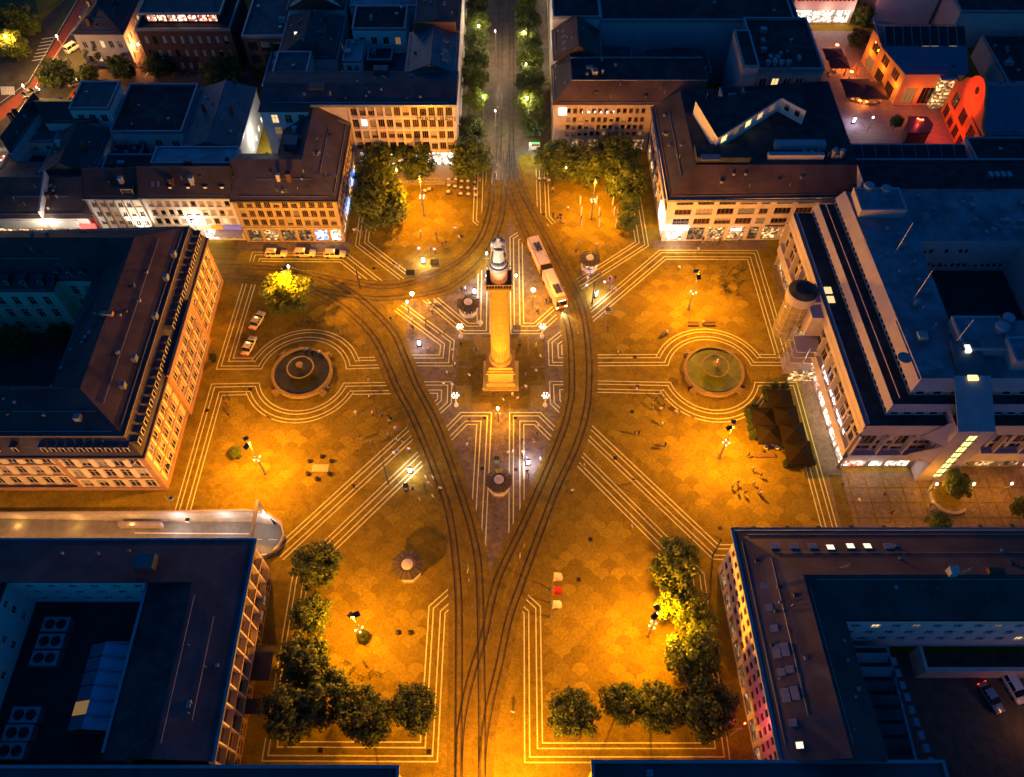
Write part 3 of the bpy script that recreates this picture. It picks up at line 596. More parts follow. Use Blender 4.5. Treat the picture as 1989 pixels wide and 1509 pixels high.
wall(b, (-84.5, 14), (-77.6, 14), 0, 12.5, [(v0, v1, cols(6.9, 2, 1.3, .8, None, 'x')) for v0, v1 in ry], **kw); wall(b, (-84.5, 11.3), (-84.5, 14), 0, 12.5, m='cream'); wall(b, (-104, 11.3), (-84.5, 11.3), 0, 12.5, [(v0, v1, cols(19.5, 6, 1.3, .8, None, 'x')) for v0, v1 in ry], **kw)
for z in (4.15, 7.9):   # string courses and corner strips of red sandstone
    MB().box(XE, -23.3, z, XE+.14, -8.2, z+.28).box(XE, 9.2, z, XE+.14, 25, z+.28).box(XE+.6, -8.2, z, XE+.75, 9.2, z+.28).box(-74.2, -24.05, z, XE, -23.9, z+.28).box(-104, -23.45, z, -74.2, -23.3, z+.28).build('string_course', 'sandstone', b)
sur = {}
for (x_, ya, L_, n_, w_, a_) in ((XE, -23.3, 15.1, 5, 1.65, 1.0), (XE+.6, -8.2, 17.4, 6, 1.65, .8), (XE, 9.2, 15.8, 5, 1.65, 1.0)):
    for u0, u1, *_ in cols(L_, n_, w_, a_):
        for v0, v1 in ry:
            k = round(v1-v0, 2)
            if k not in sur: h_ = v1-v0; sur[k] = MB().box(.003, -.2, -.1, .09, 0, h_+.2).box(.003, w_, -.1, .09, w_+.2, h_+.2).box(.003, 0, h_, .12, w_, h_+.22).mesh('window_surround', 'sandstone')
            obj('window_surround', sur[k], b, Vector((x_, ya+u0, v0))-b.location)
for y0, y1, x in ((-23.9, -22.9, XE), (24.2, 25, XE), (-8.3, -7.4, XE+.6), (8.4, 9.3, XE+.6)): MB().box(x-.02, y0, 0, x+.12, y1, 12).build('corner_strip', 'sandstone', b)
for x0, x1, y in ((-59.7, -58.9, -23.9), (-74.2, -73.4, -23.9)): MB().box(x0, y-.12, 0, x1, y+.02, 12).build('corner_strip', 'sandstone', b)
MB().box(XE, -23.3, 0, XE+.2, -8.2, .9).box(XE, 9.2, 0, XE+.2, 25, .9).box(XE+.6, -8.2, 0, XE+.8, 9.2, .9).box(-104, -24.1, 0, XE, -23.9, .9).build('plinth', 'sandstone', b)
MB().box(XE-.1, -24.5, 11.95, XE+.75, 25.5, 12.4).box(-104, -24.5, 11.95, XE-.1, -23.7, 12.4).build('cornice', mat('cornice', (.2, .12, .08), .8, .1, 1), b)
MB().box(XE+.75, -8.4, 12.0, XE+1.25, 9.4, 13.1).build('balustrade', 'sandstone', b)
E1 = XE+.35; E2 = -60.9; RX = -68.6; IX = -77.9; S1, S2 = -24.2, -22.2; SR = -15.2; N1 = 25.4
sl_ = 'slate_purple'
slab(b, 'mansard_slope', [(E1, S1, 12.35), (E1, N1, 12.35), (E2, N1, 15.6), (E2, S2, 15.6)], sl_)
slab(b, 'mansard_slope', [(-104, S1, 12.35), (E1, S1, 12.35), (E2, S2, 15.6), (-104, S2, 15.6)], sl_)
slab(b, 'roof_slope', [(E2, S2, 15.6), (E2, N1, 15.6), (RX, 19, 19), (RX, SR, 19)], 'tiles_brown')  # brown puts the plaza lamps' spill into this slope of the slate roof
slab(b, 'roof_slope', [(-104, S2, 15.6), (E2, S2, 15.6), (RX, SR, 19), (-104, SR, 19)], 'slate_blue')
slab(b, 'roof_slope', [(IX, 14, 12.6), (IX, -10.4, 12.6), (RX, SR, 19), (RX, 19, 19)], 'slate_blue')
slab(b, 'roof_slope', [(IX, -10.4, 12.6), (-104, -10.4, 12.6), (-104, SR, 19), (RX, SR, 19)], 'slate_blue')
slab(b, 'roof_slope', [(-104, 13.8, 12.6), (IX, 13.8, 12.6), (RX, 19, 19), (-104, 19, 19)], 'slate_blue')
slab(b, 'roof_slope', [(E2, N1, 15.6), (-104, N1, 14), (-104, 19, 19), (RX, 19, 19)], 'slate_blue'); slab(b, 'roof_slope', [(-104, 11.1, 12.6), (-84.3, 11.1, 12.6), (-84.3, 14.2, 14.2), (-104, 14.2, 14.2)], 'slate_blue')
MB().box(E2-.1, S2, 15.55, E2+.15, N1, 15.8).box(-104, S2-.15, 15.55, E2, S2+.1, 15.8).build('roof_moulding', 'frame_brown', b)
for i in range(26):
    y = -22+i*1.86
    if abs(y-.5) < 1: continue
    dormer(b, E1-.55, y, 12.8, 'E', 1.15, 1.75, 1.6, sl_, 'pane_dark')
for i in range(12): dormer(b, -60.8-i*1.5 if i < 10 else -79-(i-10)*3, S1+.55, 12.8, 'S', 1.05, 1.75, 1.6, sl_)
for i in range(5): dormer(b, -86.5-i*3.2, 12.2, 13.4, 'S', 1, 1.3, 1.6, 'slate_blue')
for i in range(3): dormer(b, -79.5-i*2.4, 14.6, 13.2, 'S', 1, 1.3, 1.6, 'slate_blue')
for p in ((338, 495), (323, 540), (302, 615), (262, 697), (240, 750)): rbox(b, 'chimney', *p, 17, .8, 1.0, .8, 'zinc')
rbox(b, 'chimney', 152, 812, 17.4, 1, 1, .7, 'zinc')
MB().box(-69.6, .2, 18.6, -67.6, 1, 19.3).build('chimney', 'sandstone', b)
for i in range(6): rbox(b, 'roof_vent', 196-i*19, 572+i*36, 13.6, .5, .5, .35, 'zinc')
court = struct(MB().box(-104, -10.6, 0, -77.6, 14, .02).build('palace_court', 'asphalt'))

# ---- brown corner house behind the taxis
b = building('brown_corner_house', 'four-storey brown stone corner house behind the row of taxis', -45, 44)
br = [(5.0, 6.7), (7.5, 9.2), (10.1, 11.8)]
sh = [(.3, 3.6, [(.7, 3.7, 'shop', 'shop_dim'), (4.3, 7.4, 'shop2', 'shop_warm'), (8.0, 11.1, 'shop2', 'shop_dim'), (11.7, 14.6, 'shop2', 'shop_dim'), (15.2, 18.1, 'shop', 'shop_cool'), (18.6, 20.9, 'shop', 'shop_white')])]
wall(b, (-55.8, 36.4), (-34.4, 36.4), 0, 12.5, sh+[(v0, v1, cols(21.4, 11, 1.25, .5, None, 'w3')) for v0, v1 in br], 'brown_stone', sill='brown_stone', fm='frame_brown')
wall(b, (-34.4, 36.4), (-34.4, 60.8), 0, 12.5, [(.3, 3.6, cols(24.4, 6, 3, 1, None, 'shop2', 'shop_warm'))]+[(v0, v1, cols(24.4, 12, 1.3, .5, None, 'w3')) for v0, v1 in br], 'brown_stone', sill='brown_stone', fm='frame_brown')
wall(b, (-34.4, 60.8), (-48, 60.8), 0, 12.5, m='brown_stone'); wall(b, (-48, 60.8), (-48, 50), 0, 12.5, m='plaster_white'); wall(b, (-48, 50), (-55.8, 50), 0, 12.5, m='plaster_white'); wall(b, (-55.8, 50), (-55.8, 36.4), 0, 12.5, m='brown_stone')
e = 12.45; sp = 'slate_purple'
slab(b, 'roof_slope', [(-56, 35.9, e), (-33.9, 35.9, e), (-41.2, 43.2, 17), (-56, 43.2, 17)], sp); slab(b, 'roof_slope', [(-33.9, 35.9, e), (-33.9, 61, e), (-41.2, 61, 17), (-41.2, 43.2, 17)], sp)  # purple here is lamp spill painted on the plaza-side slopes
slab(b, 'roof_slope', [(-48.5, 61, e), (-48.5, 50.5, e), (-41.2, 43.2, 17), (-41.2, 61, 17)], 'slate_blue'); slab(b, 'roof_slope', [(-48.5, 50.5, e), (-56, 50.5, e), (-56, 43.2, 17), (-41.2, 43.2, 17)], 'slate_blue')
MB().box(-56, 35.7, 12.1, -33.7, 35.95, 12.5).box(-33.95, 35.95, 12.1, -33.7, 61, 12.5).build('gutter', 'frame_dark', b)
for px_ in (492, 527, 562): skylight(b, (*G2(px_, 348, 14.2), 14.4), (0, -.53, .85), .9, 1.2)
for p, z in (((667, 237), 13.9), ((640, 338), 13.9)): rbox(b, 'roof_ladder', *p, z, 3.2, .18, .16, 'zinc', rad(-22))
rbox(b, 'roof_hut', 568, 283, 15.2, 2.8, 3, 1.6, 'metal_roof')
for y0 in (41, 50): 
    q = MB().box(-33.9, y0, 3.7, -33.7, y0+4.6, 4.5).build('neon_sign', 'sign_blue', b)
MB().box(-55.6, 36.2, 3.8, -34.6, 36.38, 4.5).build('fascia', 'brown_stone', b)

# ---- white house beside it
b = building('white_row_house', 'long cream-white row house with four small lit dormers', -64.5, 40)
wr = [(4.7, 6.5), (7.4, 9.0), (9.9, 11.4)]
mixw = [('pane_blind', 6), ('pane_brown', 2), ('pane_dark', 2), ('pane_warm', .5)]
wall(b, (-74.6, 36.9), (-55.9, 36.9), 0, 12.5, [(.3, 3.4, [(.6, 4.2, 'shop2', 'shop_white'), (5, 9, 'shop2', 'shop_warm'), (10, 13.4, 'shop2', 'shop_white'), (14.4, 18, 'shop2', 'shop_dim')])]+[(wr[0][0], wr[0][1], cols(18.7, 10, 1.25, .5, None, 'w1'))]+[(v0, v1, cols(18.7, 10, 1.15, .5, None, 'w1')) for v0, v1 in wr[1:]], 'plaster_white', sill='plaster_white', mix=mixw)
wall(b, (-55.9, 36.9), (-55.9, 45), 0, 12.5, m='plaster_white'); wall(b, (-55.9, 45), (-74.6, 45), 0, 12.5, m='plaster_white'); wall(b, (-74.6, 45), (-74.6, 36.9), 0, 12.5, m='plaster_white')
hip(b, -74.6, 36.9, -55.9, 45, 12.5, 17, 'tiles_dark', 0, 0, .35)
for px_ in (330, 365, 398, 431): dormer(b, G2(px_, 366, 14)[0], 38.0, 13.5, 'S', .9, .9, 1.4, 'tiles_dark', 'pane_warm')
for px_ in (297, 308): skylight(b, (*G2(px_, 358, 14.4), 14.5), (0, -.73, .68), .5, 1)
q = MB().box(-59.8, 36.2, 3.9, -55.9, 36.85, 4.7).build('shop_sign', mat('sign_violet', (.2, .16, .4), .5, 0, es=.12, ec=(.45, .35, .9)), b); MB().box(-62.2, 36.25, 3.9, -59.9, 36.85, 4.7).build('shop_sign', mat('sign_amber', (.7, .36, .03), .5, 0, es=.12, ec=(1, .5, .05)), b)
MB().box(-61.8, 34.6, 3.2, -55.9, 36.8, 3.35).build('canopy', 'concrete_pale', b)
b = building('blue_flat_annexe', 'flat pale-roofed annexe tucked behind the white row house', -62, 48)
rect_walls(b, -74, 45.3, -56.2, 50.6, 0, 14, 'plaster_white'); flat(b, -74, 45.3, -56.2, 50.6, 14, 'flat_roof_pale', .3)
rbox(b, 'roof_unit', 365, 318, 14, 1.6, .5, .5, 'iron'); rbox(b, 'roof_vent', 441, 310, 14, .7, .7, .4, 'iron')

# ---- narrow house with pilasters
b = building('narrow_grid_house', 'narrow white house with dark upright ribs, washed by a wall lamp', -80.5, 41)
wall(b, (-86.4, 37.1), (-74.9, 37.1), 0, 12, [(.3, 3.2, [(.8, 5.2, 'shop2', 'shop_white'), (6.2, 10.8, 'shop2', 'shop_dim')])]+[(v0, v1, cols(11.5, 6, 1.0, .3, None, 'w2')) for v0, v1 in ((4.4, 5.6), (7.0, 8.2), (9.6, 10.8))], 'plaster_white', sill='plaster_white')
for i in range(7): MB().box(-86.4+i*1.88-.06, 36.93, 3.4, -86.4+i*1.88+.14, 37.08, 11.9).build('rib', 'frame_brown', b)
wall(b, (-74.9, 37.1), (-74.9, 46), 0, 12, m='plaster_white'); wall(b, (-86.4, 46), (-86.4, 37.1), 0, 12, m='plaster_white'); wall(b, (-74.9, 46), (-86.4, 46), 0, 12, m='plaster_white')
hip(b, -86.4, 37.1, -74.9, 46, 12, 16, 'tiles_dark', 0, 0, .3); dormer(b, -77.2, 37.6, 12.3, 'S', 2.6, 1.8, 3, 'tiles_dark')
# ---- low houses at the far left of the street
b = building('low_brown_shops', 'low brown-roofed shop row at the left edge of the street', -97, 41)
wall(b, (-110, 37.4), (-88.4, 37.4), 0, 6.5, [(.4, 3.0, cols(21.6, 5, 3.4, .5, None, 'shop2', 'shop_warm'))], 'plaster_pink')
wall(b, (-88.4, 37.4), (-88.4, 48), 0, 6.5, m='plaster_pink'); wall(b, (-110, 48), (-110, 37.4), 0, 6.5, m='plaster_pink')
slab(b, 'roof_slope', [(-110.3, 37, 6.4), (-87.2, 37, 6.4), (-87.2, 46, 9.8), (-110.3, 46, 9.8)], 'tiles_brown'); slab(b, 'roof_slope', [(-87.2, 55, 6.4), (-110.3, 55, 6.4), (-110.3, 46, 9.8), (-87.2, 46, 9.8)], 'tiles_dark')
slab(b, 'party_wall', [(-97.6, 37.2, 6.4), (-97.6, 46, 9.9), (-97.6, 46, 11.6), (-97.6, 37.2, 8.2)], 'plaster_pink', .4)
MB().box(-108, 37.15, 3.6, -98, 37.38, 5.6).build('fascia', 'plaster_white', b); MB().box(-97.4, 37.15, 3.6, -91, 37.38, 5.4).build('fascia', 'plaster_white', b); MB().box(-90.8, 36.9, 3.4, -87.6, 37.38, 4.5).build('shop_sign', 'sign_red', b)
light('POINT', (-89, 34.4, 6), 260, (1, .9, .8), b); light('POINT', (-98.5, 34.4, 6.4), 300, (1, .8, .55), b); light('SPOT', (-77.4, 33.0, 3.2), 1700, (1, .88, .7), b, target=(-77.2, 37, 6.5), angle=75); light('POINT', (-64, 33.6, 6), 240, (1, .7, .4), b)
MB().box(-87.4, 37.5, 0, -86.5, 47, 7).build('side_wall', 'brick_dark', b)
# ---- north-west block
def blk(name, label, x0, y0, x1, y1, z, wm='plaster_white', rm='flat_roof', par=.4, S_=(), E_=(), W_=(), n=3, seed=1, **k):
    b = building(name, label, (x0+x1)/2, (y0+y1)/2); rect_walls(b, x0, y0, x1, y1, 0, z, wm, S_, E_, (), W_, **k)
    if rm: flat(b, x0, y0, x1, y1, z, rm, par); litter(b, x0+1, y0+1, x1-1, y1-1, z, n, seed)
    return b
def R(L, n, w, rows, style='w2', pm=None, a=.6): return [(v0, v1, cols(L, n, w, a, None, style, pm)) for v0, v1 in rows]
b = blk('white_tower_house', 'white three-storey block with pale flat roof beside the parking court', -98.5, 66, -89.5, 76, 12, rm='flat_roof_mid', S_=R(9, 3, 1.5, ((1.5, 3.4), (5, 6.8), (8.6, 10.6))), n=2, seed=3)
b = blk('dark_flat_house', 'low dark flat-roofed house between the white block and the gabled hall', -88.8, 61, -72.5, 78.5, 9.5, 'plaster_grey', 'flat_roof', .5, S_=R(16.3, 4, 1.6, ((5.5, 7.5),)), n=5, seed=4)
b = building('gabled_hall', 'large plain gabled hall with a white side wall lit from the alley', -65, 67)
rect_walls(b, -71.8, 56, -59, 78, 0, 9, 'plaster_white', E_=R(22, 6, 1.2, ((1, 2.6),), 'w1', 'pane_white')); hip(b, -71.8, 56, -59, 78, 9, 11.2, 'metal_roof', 0, 0, .15, 'y')
light('POINT', (-55.9, 65.5, 5.0), 420, (1, .93, .8), b)
b = blk('rear_white_range', 'low white rear range in the alley below the gabled hall', -72, 51, -58.5, 55.8, 7.5, 'plaster_grey', 'flat_roof_mid', .3, n=3, seed=9)
b = building('corner_tavern', 'dark-roofed corner house along the red cycle lane with a fairy-lit terrace', -112, 56)
for pl in (((0, 268), (62, 190), (88, 205), (20, 300)), ((62, 190), (190, 190), (192, 240), (88, 240))):
    q = [G2(*p, 9) for p in pl]; MB().prism(q[::-1], 0, 9).build('wall', 'plaster_pink', b)
    cx, cy = sum(p[0] for p in q)/4, sum(p[1] for p in q)/4; A, B = ((q[0][0]+q[3][0])/2, (q[0][1]+q[3][1])/2, 11.5), ((q[1][0]+q[2][0])/2, (q[1][1]+q[2][1])/2, 11.5)
    slab(b, 'roof_slope', [(*q[3], 9.05), (*q[2], 9.05), B, A], 'tiles_dark'); slab(b, 'roof_slope', [(*q[1], 9.05), (*q[0], 9.05), A, B], 'tiles_dark')
    mb = MB(); mb.q([(*q[0], 9), (*q[3], 9), A]).q([(*q[2], 9), (*q[1], 9), B]); mb.build('gable', 'plaster_pink', b)
b = blk('terrace_house', 'small terrace building crowded with coloured fairy lights', -121, 50.5, -112.5, 60, 5.5, 'plaster_pink', 'wood', .9, S_=R(8.5, 3, 1.6, ((1.2, 3.6),), 'w2', 'pane_dim'), n=0)
r = random.Random(5)
for i in range(46):
    x, y = r.uniform(-120.5, -113), r.uniform(51, 59.6); MB().lathe([(.02, 5.6), (.13, 5.75), (.02, 5.9)], 6, x, y).build('light_bulb', r.choice(['lamp_small', 'lamp_small', 'sign_green', 'lamp_red', 'lamp_orange']), b)
for i in range(9):
    x, y = r.uniform(-120, -113.5), r.uniform(51.5, 59); MB().box(x-.5, y-.35, 5.52, x+.5, y+.35, 6.2).build('table', 'wood', b)
light('POINT', (-117, 55, 8), 500, (1, .7, .45), b)
b = blk('long_left_house', 'long pink-plastered house at the left edge, two rows of windows', -132, 38.5, -119, 49.5, 8.5, 'plaster_pink', 'flat_roof', .2, E_=R(11, 4, 1.2, ((1.2, 3), (4.8, 6.6)), 'x'), S_=R(13, 5, 1.2, ((1.2, 3), (4.8, 6.6)), 'x'), n=2, seed=12)
b = building('lantern_house', 'dark-roofed yard house with one bright wall lantern', -95, 55)
rect_walls(b, -101, 48.5, -89.5, 62, 0, 8.5, 'plaster_grey', E_=R(13.5, 4, 1.1, ((1.5, 3.2), (5, 6.8)), 'x')); hip(b, -101, 48.5, -89.5, 62, 8.5, 11.8, 'slate_blue', 0, 0, .3, 'y')
MB().box(-89.4, 52, 3, -89.2, 52.3, 3.5).build('lantern', 'lamp_white', b); light('POINT', (-88.6, 52.1, 3.2), 260, WARM, b)
b = blk('yard_shed', 'small flat yard roof behind the narrow ribbed house', -88.5, 47, -75, 55.5, 8, 'plaster_grey', 'flat_roof', .2, n=4, seed=13)
b = blk('pub_yard', 'dark walled yard building with tree and steps, far left', -111, 49, -103, 60, 4, 'brick_dark', 'flat_roof', .2, n=2, seed=14)
b = building('purple_roof_house', 'grey house with dark hipped roof facing the cycle lane', -103, 108)
rect_walls(b, -109, 99.6, -96.5, 130, 0, 9.5, 'plaster_pink', S_=R(12.5, 5, 1.1, ((1.5, 3.2), (5.4, 7.4))), E_=R(30.4, 12, 1.2, ((5.4, 7.4), (1.5, 3.4)))); hip(b, -109, 99.6, -96.5, 130, 9.5, 14, 'slate_purple', 6, 6, .4, 'y')
b = building('brick_office', 'dark brick office with slanting pale window panels and roof terrace', -80, 104)
mixb = [('pane_blind', 8), ('pane_dark', 2)]
rect_walls(b, -91.5, 97, -68, 114, 0, 12, 'brick_dark', S_=R(23.5, 10, 1.1, ((1.0, 3.0), (4.6, 6.6), (8.2, 10.4)), 'w1'), E_=R(17, 5, 1.3, ((4.6, 6.6), (8.2, 10.4))), fm='frame_dark', mix=mixb); flat(b, -91.5, 97, -68, 114, 12, 'flat_roof', .5)
rect_walls(b, -89.5, 100.2, -71, 113, 12, 14.6, 'brick_dark', S_=[(12.3, 14.2, cols(18.5, 7, 2.3, .4, None, 'w2', 'shop_red'))], fm='frame_dark'); flat(b, -90.5, 99.2, -70, 113.4, 14.9, 'flat_roof_mid', .25); litter(b, -88, 102, -72, 112, 14.9, 6, 21)
b = blk('brick_office_annexe', 'narrow dark brick annexe with glazed corner next to the brick office', -64.5, 94, -54, 114, 12, 'brick_dark', 'flat_roof_mid', .5, S_=R(10.5, 3, 2.2, ((1, 3), (4.8, 7.2), (8.4, 10.8)), 'w3'), E_=R(20, 5, 2, ((1, 10.6),), 'w3', 'pane_dim'), n=3, seed=22, fm='frame_dark')
b = building('dark_hip_house', 'dark hipped-roof house with one lit attic window behind the alley', -47, 93)
rect_walls(b, -53.5, 84, -40, 101, 0, 13, 'plaster_grey', E_=R(17, 6, 1.1, ((2, 3.6), (5, 6.8), (8.6, 10.4)))); hip(b, -53.5, 84, -40, 101, 13, 17, 'slate_blue', 4, 4, .4, 'y'); skylight(b, (*G2(577, 67, 15), 15.1), (0, -.7, .7), 1.4, 1.2, True); skylight(b, (*G2(593, 65, 15), 15.1), (0, -.7, .7), .9, 1)
b = building('round_gable_house', 'house with a pale rounded gable at the top edge', -47, 112)
rect_walls(b, -54, 103, -40, 125, 0, 14, 'plaster_pink'); hip(b, -54, 103, -40, 125, 14, 18, 'slate_blue', 0, 0, .3, 'y')
mb = MB(); mb.q([(-47+6.4*math.cos(pi*i/14), 102.9, 14.2+3.2*math.sin(pi*i/14)) for i in range(15)][::1]); mb.build('gable', 'plaster_pink', b)
b = blk('alley_block', 'pale alley block with dark flat roof beside the bank-sided house', -53, 73, -45, 83, 15, 'plaster_grey', 'flat_roof_mid', .5, S_=R(8, 2, 1.4, ((10, 12),)), n=2, seed=23)
b = blk('courtyard_range', 'flat-roofed courtyard range with rooftop units behind the pink office', -38, 74, -23, 92, 9, 'plaster_grey', 'flat_roof_mid', .4, S_=R(15, 5, 1.3, ((5.5, 7.4),)), n=10, seed=24)
b = blk('courtyard_tower', 'white courtyard block with stepped roof near the top edge', -37, 94, -24, 104, 14, 'plaster_white', 'flat_roof', .4, S_=R(13, 4, 1.4, ((10, 12),)), n=5, seed=25)
b = blk('pale_roof_range', 'wide flat pale-roofed range at the top edge left of the avenue', -39, 105.5, -22, 124, 13, 'plaster_grey', 'flat_roof_pale', .4, n=5, seed=26)

for i, (x0, y0, x1, y1, z, wm, rm, lb) in enumerate([(-99, 62.6, -93, 65.8, 6, 'plaster_white', 'flat_roof_pale', 'small pale-roofed lean-to below the white three-storey block'), (-89, 56.2, -82, 60.8, 6.5, 'brick_dark', 'flat_roof', 'little brick outbuilding behind the lantern house'), (-81, 56.2, -73, 60.8, 5, 'plaster_white', 'flat_roof_pale', 'low white outbuilding left of the gabled hall'), (-110, 61, -102.5, 68, 7, 'plaster_pink', 'flat_roof_mid', 'small flat house right of the corner tavern'), (-101.5, 77, -90, 80, 4, 'plaster_grey', 'flat_roof', 'narrow garage roof behind the white three-storey block'), (-57.6, 79, -54, 92, 9, 'plaster_grey', 'flat_roof_mid', 'thin stair wing beside the dark hipped house'), (-38.5, 84, -34, 92.6, 12, 'plaster_white', 'flat_roof_pale', 'pale lift tower in the courtyard behind the pink office'), (-33, 86, -27, 91, 11, 'brick_dark', 'flat_roof', 'dark roof box on the courtyard range')]):
    blk('annexe', lb, x0, y0, x1, y1, z, wm, rm, .3, S_=R(x1-x0, max(2, int((x1-x0)/2.6)), 1.1, ((z-2.6, z-1.1),)), n=4, seed=200+i)
for nm, n_, sd in (('gabled_hall', 3, 1), ('dark_hip_house', 2, 2), ('lantern_house', 2, 3), ('corner_tavern', 3, 4), ('purple_roof_house', 3, 5), ('round_gable_house', 2, 6), ('low_brown_shops', 3, 7), ('narrow_grid_house', 2, 8), ('white_row_house', 3, 9), ('brown_corner_house', 3, 10)):
    bb_ = bpy.data.objects[nm]; r_ = random.Random(sd)
    sl_s = [c for c in bb_.children if c.name.startswith('roof_slope')]
    for i in range(n_):
        c = sl_s[r_.randrange(len(sl_s))]; P_ = [bb_.location+v.co for v in c.data.vertices[:len(c.data.polygons[0].vertices)]]
        m_ = sum(P_, Vector())/len(P_)+(P_[0]-P_[1])*r_.uniform(-.28, .28); chimney(bb_, m_.x, m_.y, m_.z-.6, r_.uniform(1.6, 2.4), r_.uniform(.6, .95), r_.choice(['brick_dark', 'plaster_grey', 'tiles_red']))
# ---- pink office with the big name on its front
b = building('pink_grid_office', 'five-storey pink office with a grid of windows and roof lettering', -31, 66)
mm = [(4.9, 7.0), (8.0, 10.1), (11.1, 13.2), (14.2, 16.4)]; mixm = [('pane_dark', 10), ('pane_brown', 5), ('pane_dim', 1), ('pane_warm', .3), ('pane_white', .3)]
wall(b, (-34.2, 60.9), (-10.4, 60.9), 0, 17.4, [(.2, 4.0, [(1, 4.8, 'shop2', 'shop_white'), (5.2, 9, 'shop2', 'shop_white'), (9.4, 13.2, 'shop2', 'shop_warm'), (13.6, 17.4, 'shop2', 'shop_white'), (17.8, 22.8, 'shop', 'shop_white')])]+[(v0, v1, cols(23.8, 12, 1.45, .5, .4, 'w3')) for v0, v1 in mm], 'plaster_pink', fm='frame_brown', mix=mixm, depth=.35)
for i in range(13): MB().box(-33.85+i*1.905, 60.55, 4.2, -33.55+i*1.905, 60.88, 17.2).build('pier', 'plaster_pink', b)
for z in (4.3, 7.5, 10.6, 13.7): MB().box(-34.2, 60.7, z, -10.4, 60.88, z+.22).build('ledge', 'plaster_pink', b)
wall(b, (-52.5, 58.3), (-42, 58.3), 0, 17.4, [(v0, v1, cols(10.5, 3, 1.5, 1.4, .2, 'x')) for v0, v1 in mm]+[(.6, 3, cols(10.5, 2, 3, 1, None, 'shop', 'shop_white'))], 'plaster_white', mix=[('pane_dark', 4), ('pane_dim', 2), ('pane_warm', 1)])
wall(b, (-42, 58.3), (-42, 60.9), 0, 17.4, m='plaster_white'); wall(b, (-42, 60.9), (-34.2, 60.9), 0, 17.4, m='plaster_pink')
wall(b, (-10.4, 60.9), (-10.4, 72), 0, 17.4, [(.3, 3.8, cols(11.1, 3, 2.8, .5, None, 'shop', 'shop_white'))]+[(v0, v1, cols(11.1, 5, 1.4, .4, None, 'w3')) for v0, v1 in mm], 'plaster_pink', fm='frame_brown', mix=mixm)
wall(b, (-10.4, 72), (-52.5, 72), 0, 17.4, m='plaster_grey'); wall(b, (-52.5, 72), (-52.5, 58.3), 0, 17.4, m='plaster_grey')
slab(b, 'roof_slope', [(-52.8, 60.4, 17.4), (-10, 60.4, 17.4), (-10, 66.5, 18.5), (-52.8, 66.5, 18.5)], 'slate_purple'); slab(b, 'roof_slope', [(-10, 72.4, 17.4), (-52.8, 72.4, 17.4), (-52.8, 66.5, 18.5), (-10, 66.5, 18.5)], 'slate_purple')
slab(b, 'roof_slope', [(-52.8, 58, 17.42), (-41.7, 58, 17.42), (-41.7, 60.4, 17.5), (-52.8, 60.4, 17.5)], 'slate_blue', .1)
MB().box(-41.7, 60.1, 17.0, -9.9, 60.45, 17.55).box(-10.1, 60.45, 17.0, -9.8, 72.5, 17.55).build('gutter', 'zinc', b)
light('POINT', (-46.5, 56.6, 4.2), 420, (1, .95, .86), b); text('MERCK HAUS', 1.45, mat('letter_blue', (.012, .008, .12), .5, 0), b, (-14.6, 60.35, 13.75), (pi/2, 0, 0))
for q in ((695, 163), (642, 184)): vent(b, *G2(*q, 18), 18, .2, .8)
rbox(b, 'lift_hut', 740, 138, 17.6, 3.2, 1.8, .9, 'metal_roof'); rbox(b, 'roof_unit', 617, 172, 17.8, 3.6, 2.2, .9, 'frame_dark')
MB().box(-25, 56.2, 0, -10.6, 60.6, .5).box(-25, 55.4, 0, -10.6, 56.2, .33).box(-25, 54.6, 0, -10.6, 55.4, .17).build('steps', 'granite', b)
# ---- houses on the left side of the avenue
xs = [(72.2, 88, 17, 'metal_roof', 'tall house with plain dark roof next to the pink office'), (88, 104, 17.5, 'slate_purple', 'dark steep-roofed house, second from the pink office on the avenue'), (104, 124, 18, 'slate_blue', 'long dark-roofed house at the top of the avenue, left side'), (124, 150, 17, 'slate_blue', 'farthest roof on the left side of the avenue')]
for i, (y0, y1, z, m_, lb) in enumerate(xs):
    b = building('avenue_house', lb, -16, (y0+y1)/2); x0 = -22+(i % 2)
    rect_walls(b, x0, y0+.05, -10.4, y1-.05, 0, z, 'plaster_grey', E_=[(.3, 3.6, cols(y1-y0-.1, 4, 2.8, .5, None, 'shop2', 'shop_white'))]+R(y1-y0-.1, 7, 1.2, ((5, 7), (8.5, 10.5), (12, 14))))
    hip(b, x0, y0+.05, -10.4, y1-.05, z, z+2.5+i*.6, m_, 0, 0, .15, 'y')
    if i == 0: MB().box(-21, 87.2, 17.5, -11, 87.9, 20.2).build('party_wall', 'tiles_red', b)
    for k in range(3): skylight(b, (-13.2, y0+3+k*3.6, z+1.45), (.45, 0, .9), 1, 1.4)

# ---- bank on the right side of the avenue
b = building('bank_house', 'brown stone bank with square blue logo beside the avenue', 24, 70)
kb = dict(m='bank_stone', fm='frame_brown', mix=[('pane_brown', 5), ('pane_dark', 3), ('pane_dim', 1), ('pane_blind', 1)], depth=.3)
brow = [(4.6, 5.9), (6.5, 7.8), (8.5, 9.9), (10.9, 12.3)]
wall(b, (11.8, 66), (34.2, 66), 0, 13.6, [(.3, 3.6, cols(22.4, 6, 2.8, .5, None, 'shop2', 'shop_dim'))]+[(v0, v1, cols(22.4, 13, .95, 2.6, 1.4, 'w1')) for v0, v1 in brow], **kb)
wall(b, (11.8, 90), (11.8, 66), 0, 13.6, [(.3, 3.6, cols(24, 6, 2.8, .5, None, 'shop2', 'shop_warm'))]+[(v0, v1, cols(24, 12, 1, .5, None, 'w1')) for v0, v1 in brow], **kb)
wall(b, (34.2, 66), (34.2, 80), 0, 13.6, m='bank_stone'); wall(b, (48, 80), (11.8, 80), 0, 13.6, m='plaster_grey'); 
